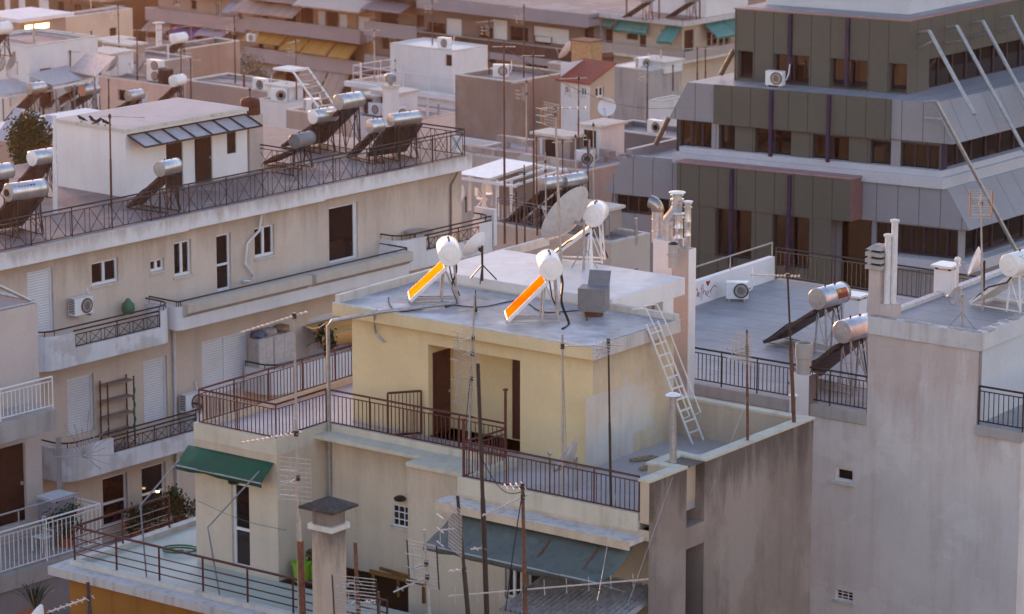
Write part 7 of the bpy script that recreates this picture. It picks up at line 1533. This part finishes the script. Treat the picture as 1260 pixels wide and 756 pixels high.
for k, (key, a, b, h_, lab) in enumerate((('whitebox', .6, .5, 3.0, 'bare mast on the white cube-like room'), ('whiteterr', .9, .2, 3.5, 'mast at the left corner of the white terrace'), ('greyroof', .6, .4, 4.0, 'mast on the low grey block, left of the iron stair'), ('stairblock', .2, .6, 3.5, 'mast on the white stair-head block'), ('leanroom', .5, .4, 3.5, 'mast on the low white room under the white terrace'), ('brown2', .3, .5, 4.2, 'mast on the brown rendered wall block, right side'), ('brown2', .8, .4, 3.2, 'mast on the brown rendered wall block, left side'), ('creambox', .4, .5, 3.0, 'mast on the cream box-shaped rooftop room'), ('lowpara', .5, .4, 3.6, 'mast on the low beige parapet block'), ('canopy', .3, .5, 4.0, 'mast standing on the long flat roof, right part'), ('canopy', .7, .5, 3.5, 'mast standing on the long flat roof, left part'), ('dark', .6, .5, 3.6, 'mast on the dark grey windowless block'))):
    f_, b_, u0_, v1_ = RB[key]; P = f_.p(u0_ * a, v1_ * b, f_.O.z - .12); mast(lab, P, P + UP * h_, .035, (RUST, GALV, DARKM)[k % 3], [('yagi', .96, 170 + 25 * (k % 4), 1.3, 9, .35, 0, .3), ('grid', .8, 205, .5, .6, 4, 6, 0)], gp='masts on the middle distance roofs')
P = onz(483, 152, RB['leanroom'][0].O.z - 1.0); P = at(481, 158, 176); fw = Fr(P, -41, 50); zt_ = at(481, 108, P.y).z; cw = thing('chimney', P, 'tall white chimney with round fan cowl behind the bright steel heater', 'chimney'); boxp(cw, fw, -.32, .32, -.28, .28, P.z - 4, zt_, WHITE, 'shaft'); boxp(cw, fw, -.4, .4, -.36, .36, zt_, zt_ + .12, COPE, 'cap'); m = MB(); m.lathe([(.1, 0), (.12, .15), (.3, .22), (.32, .5), (.2, .62), (0, .64)], fw.p(0, 0, zt_ + .12), None, 16); m.build('cowl', GALV, cw)
P = at(88, 92, 190); sh = thing('sloped_shed_roof', P, 'pale sloping sheet roof left of the big roof dishes', 'shed'); a, b = at(84, 88, 190), at(118, 95, 186); d = Vector((.6, .75, .55)) * 1.6; m = MB(); m.slab([a, b, b + d, a + d], (0, 0, .05)); m.build('sheet', plain('pale_sheeting', (.42, .36, .35), .5, var=.4), sh)
for k, t in enumerate((.05, .95)): m = MB(); q = a.lerp(b, t); m.bar(q, q - UP * 2, .1); m.build('post', GPAINT, sh)
# more parts for the far blocks: stair heads, pipes, parapet rails
rg = random.Random(5)
for key, n_ in (('leftroof', 1), ('greyroof', 0), ('whiteterr', 1), ('creambox', 0), ('brown', 0), ('mid', 1), ('canopy', 2), ('farleft', 0), ('back1', 1), ('leanroom', 2), ('lowpara', 2), ('stairblock', 1)):
    f_, b_, u0_, v1_ = RB[key]; z_ = f_.O.z - .3
    for k in range(n_):
        u_ = u0_ * rg.uniform(.25, .9); v_ = v1_ * rg.uniform(.45, .85); w1_, w2_, h_ = rg.uniform(.6, 1.3), rg.uniform(.5, 1.0), rg.uniform(.6, 1.9)
        boxp(b_, f_, u_ - w1_, u_ + w1_, v_ - w2_, v_ + w2_, z_, z_ + h_, rg.choice((WHITE, TANW, WHITE2, CONC)), 'stair_head'); boxp(b_, f_, u_ - w1_ - .12, u_ + w1_ + .12, v_ - w2_ - .12, v_ + w2_ + .12, z_ + h_, z_ + h_ + .12, COPE, 'stair_head_roof')
        if h_ > 1.2: boxp(b_, f_, u_ - .35, u_ + .35, v_ - w2_ - .02, v_ - w2_ - .003, z_ + .2, z_ + h_ - .15, BWOOD, 'door')
    for k in range(n_ + 1):
        u_ = u0_ * rg.random(); v_ = v1_ * rg.uniform(.1, .9); m = MB(); m.tube([f_.p(u_, v_, z_), f_.p(u_, v_, z_ + rg.uniform(.8, 1.6))], .07, 8); m.build('vent', rg.choice((PIPEW, GALV, RUST)), b_)
    m = MB()
    for k in range(2): v_ = v1_ * (k + .5) / 2; m.tube([f_.p(u0_ + .3, v_, z_ + .25), f_.p(u0_ * .5, v_ + .2, z_ + .28), f_.p(-.3, v_ - .1, z_ + .25)], .04, 6)
    m.build('roof_pipe', GALV, b_)
# lean-to roofs under the white terrace
f_, b_, u0_, v1_ = RB['whiteterr']
for t in (.15, .45, .72):
    a = u0_ * (1 - t); m = MB(); m.slab([f_.p(a, -.02, f_.O.z - 1.0), f_.p(a + 2.6, -.02, f_.O.z - 1.0), f_.p(a + 2.6, -2.4, f_.O.z - 2.0), f_.p(a, -2.4, f_.O.z - 2.0)], (0, 0, .06)); m.build('lean_to_roof', plain('pale_sheeting', (.42, .36, .35), .5, var=.4), b_)
boxp(b_, f_, u0_ - .3, .3, -.35, -.002, f_.O.z - .35, f_.O.z - .02, WHITE2, 'roof_edge')
# iron stair with white strings behind the penthouse
f_ = RB['greyroof'][0]; P = at(348, 156, 150); zst = P.z; st_ = thing('iron_stair', P, 'small iron stair with white side pipes behind the left roof penthouse', 'stair'); fs_ = Fr(P, -40, 50)
boxp(st_, fs_, -2.4, -1.2, 1.9, 2.9, zst + 2.1, zst + 2.2, WHITE2, 'landing')
for b in (1.9, 2.9): m = MB(); m.tube([fs_.p(1.0, b, zst + .1), fs_.p(-1.2, b, zst + 2.2)], .05, 8); m.build('string', WPAINT, st_)
for k in range(8): m = MB(); u_ = .9 - .26 * k; m.bar(fs_.p(u_, 1.92, zst + .2 + .25 * k), fs_.p(u_, 2.88, zst + .2 + .25 * k), .16, .03); m.build('tread', GPAINT, st_)
# soft dusk haze
m = MB(); m.add([(x, y, z) for z in (-1, 75) for x, y in ((-260, -10), (260, -10), (260, 420), (-260, 420))], [(3, 2, 1, 0), (4, 5, 6, 7), (0, 1, 5, 4), (1, 2, 6, 5), (2, 3, 7, 6), (3, 0, 4, 7)])
hz_m = bpy.data.materials.new('haze'); hz_m.use_nodes = True; hn = hz_m.node_tree; hn.nodes.clear(); ho = hn.nodes.new('ShaderNodeOutputMaterial'); hv = hn.nodes.new('ShaderNodeVolumePrincipled'); hn.links.new(hv.outputs[0], ho.inputs['Volume'])
hv.inputs['Color'].default_value = (.98, .62, .58, 1); hv.inputs['Density'].default_value = .00008; hv.inputs['Anisotropy'].default_value = .88
hz = m.build('haze', hz_m); hz['kind'] = 'stuff'
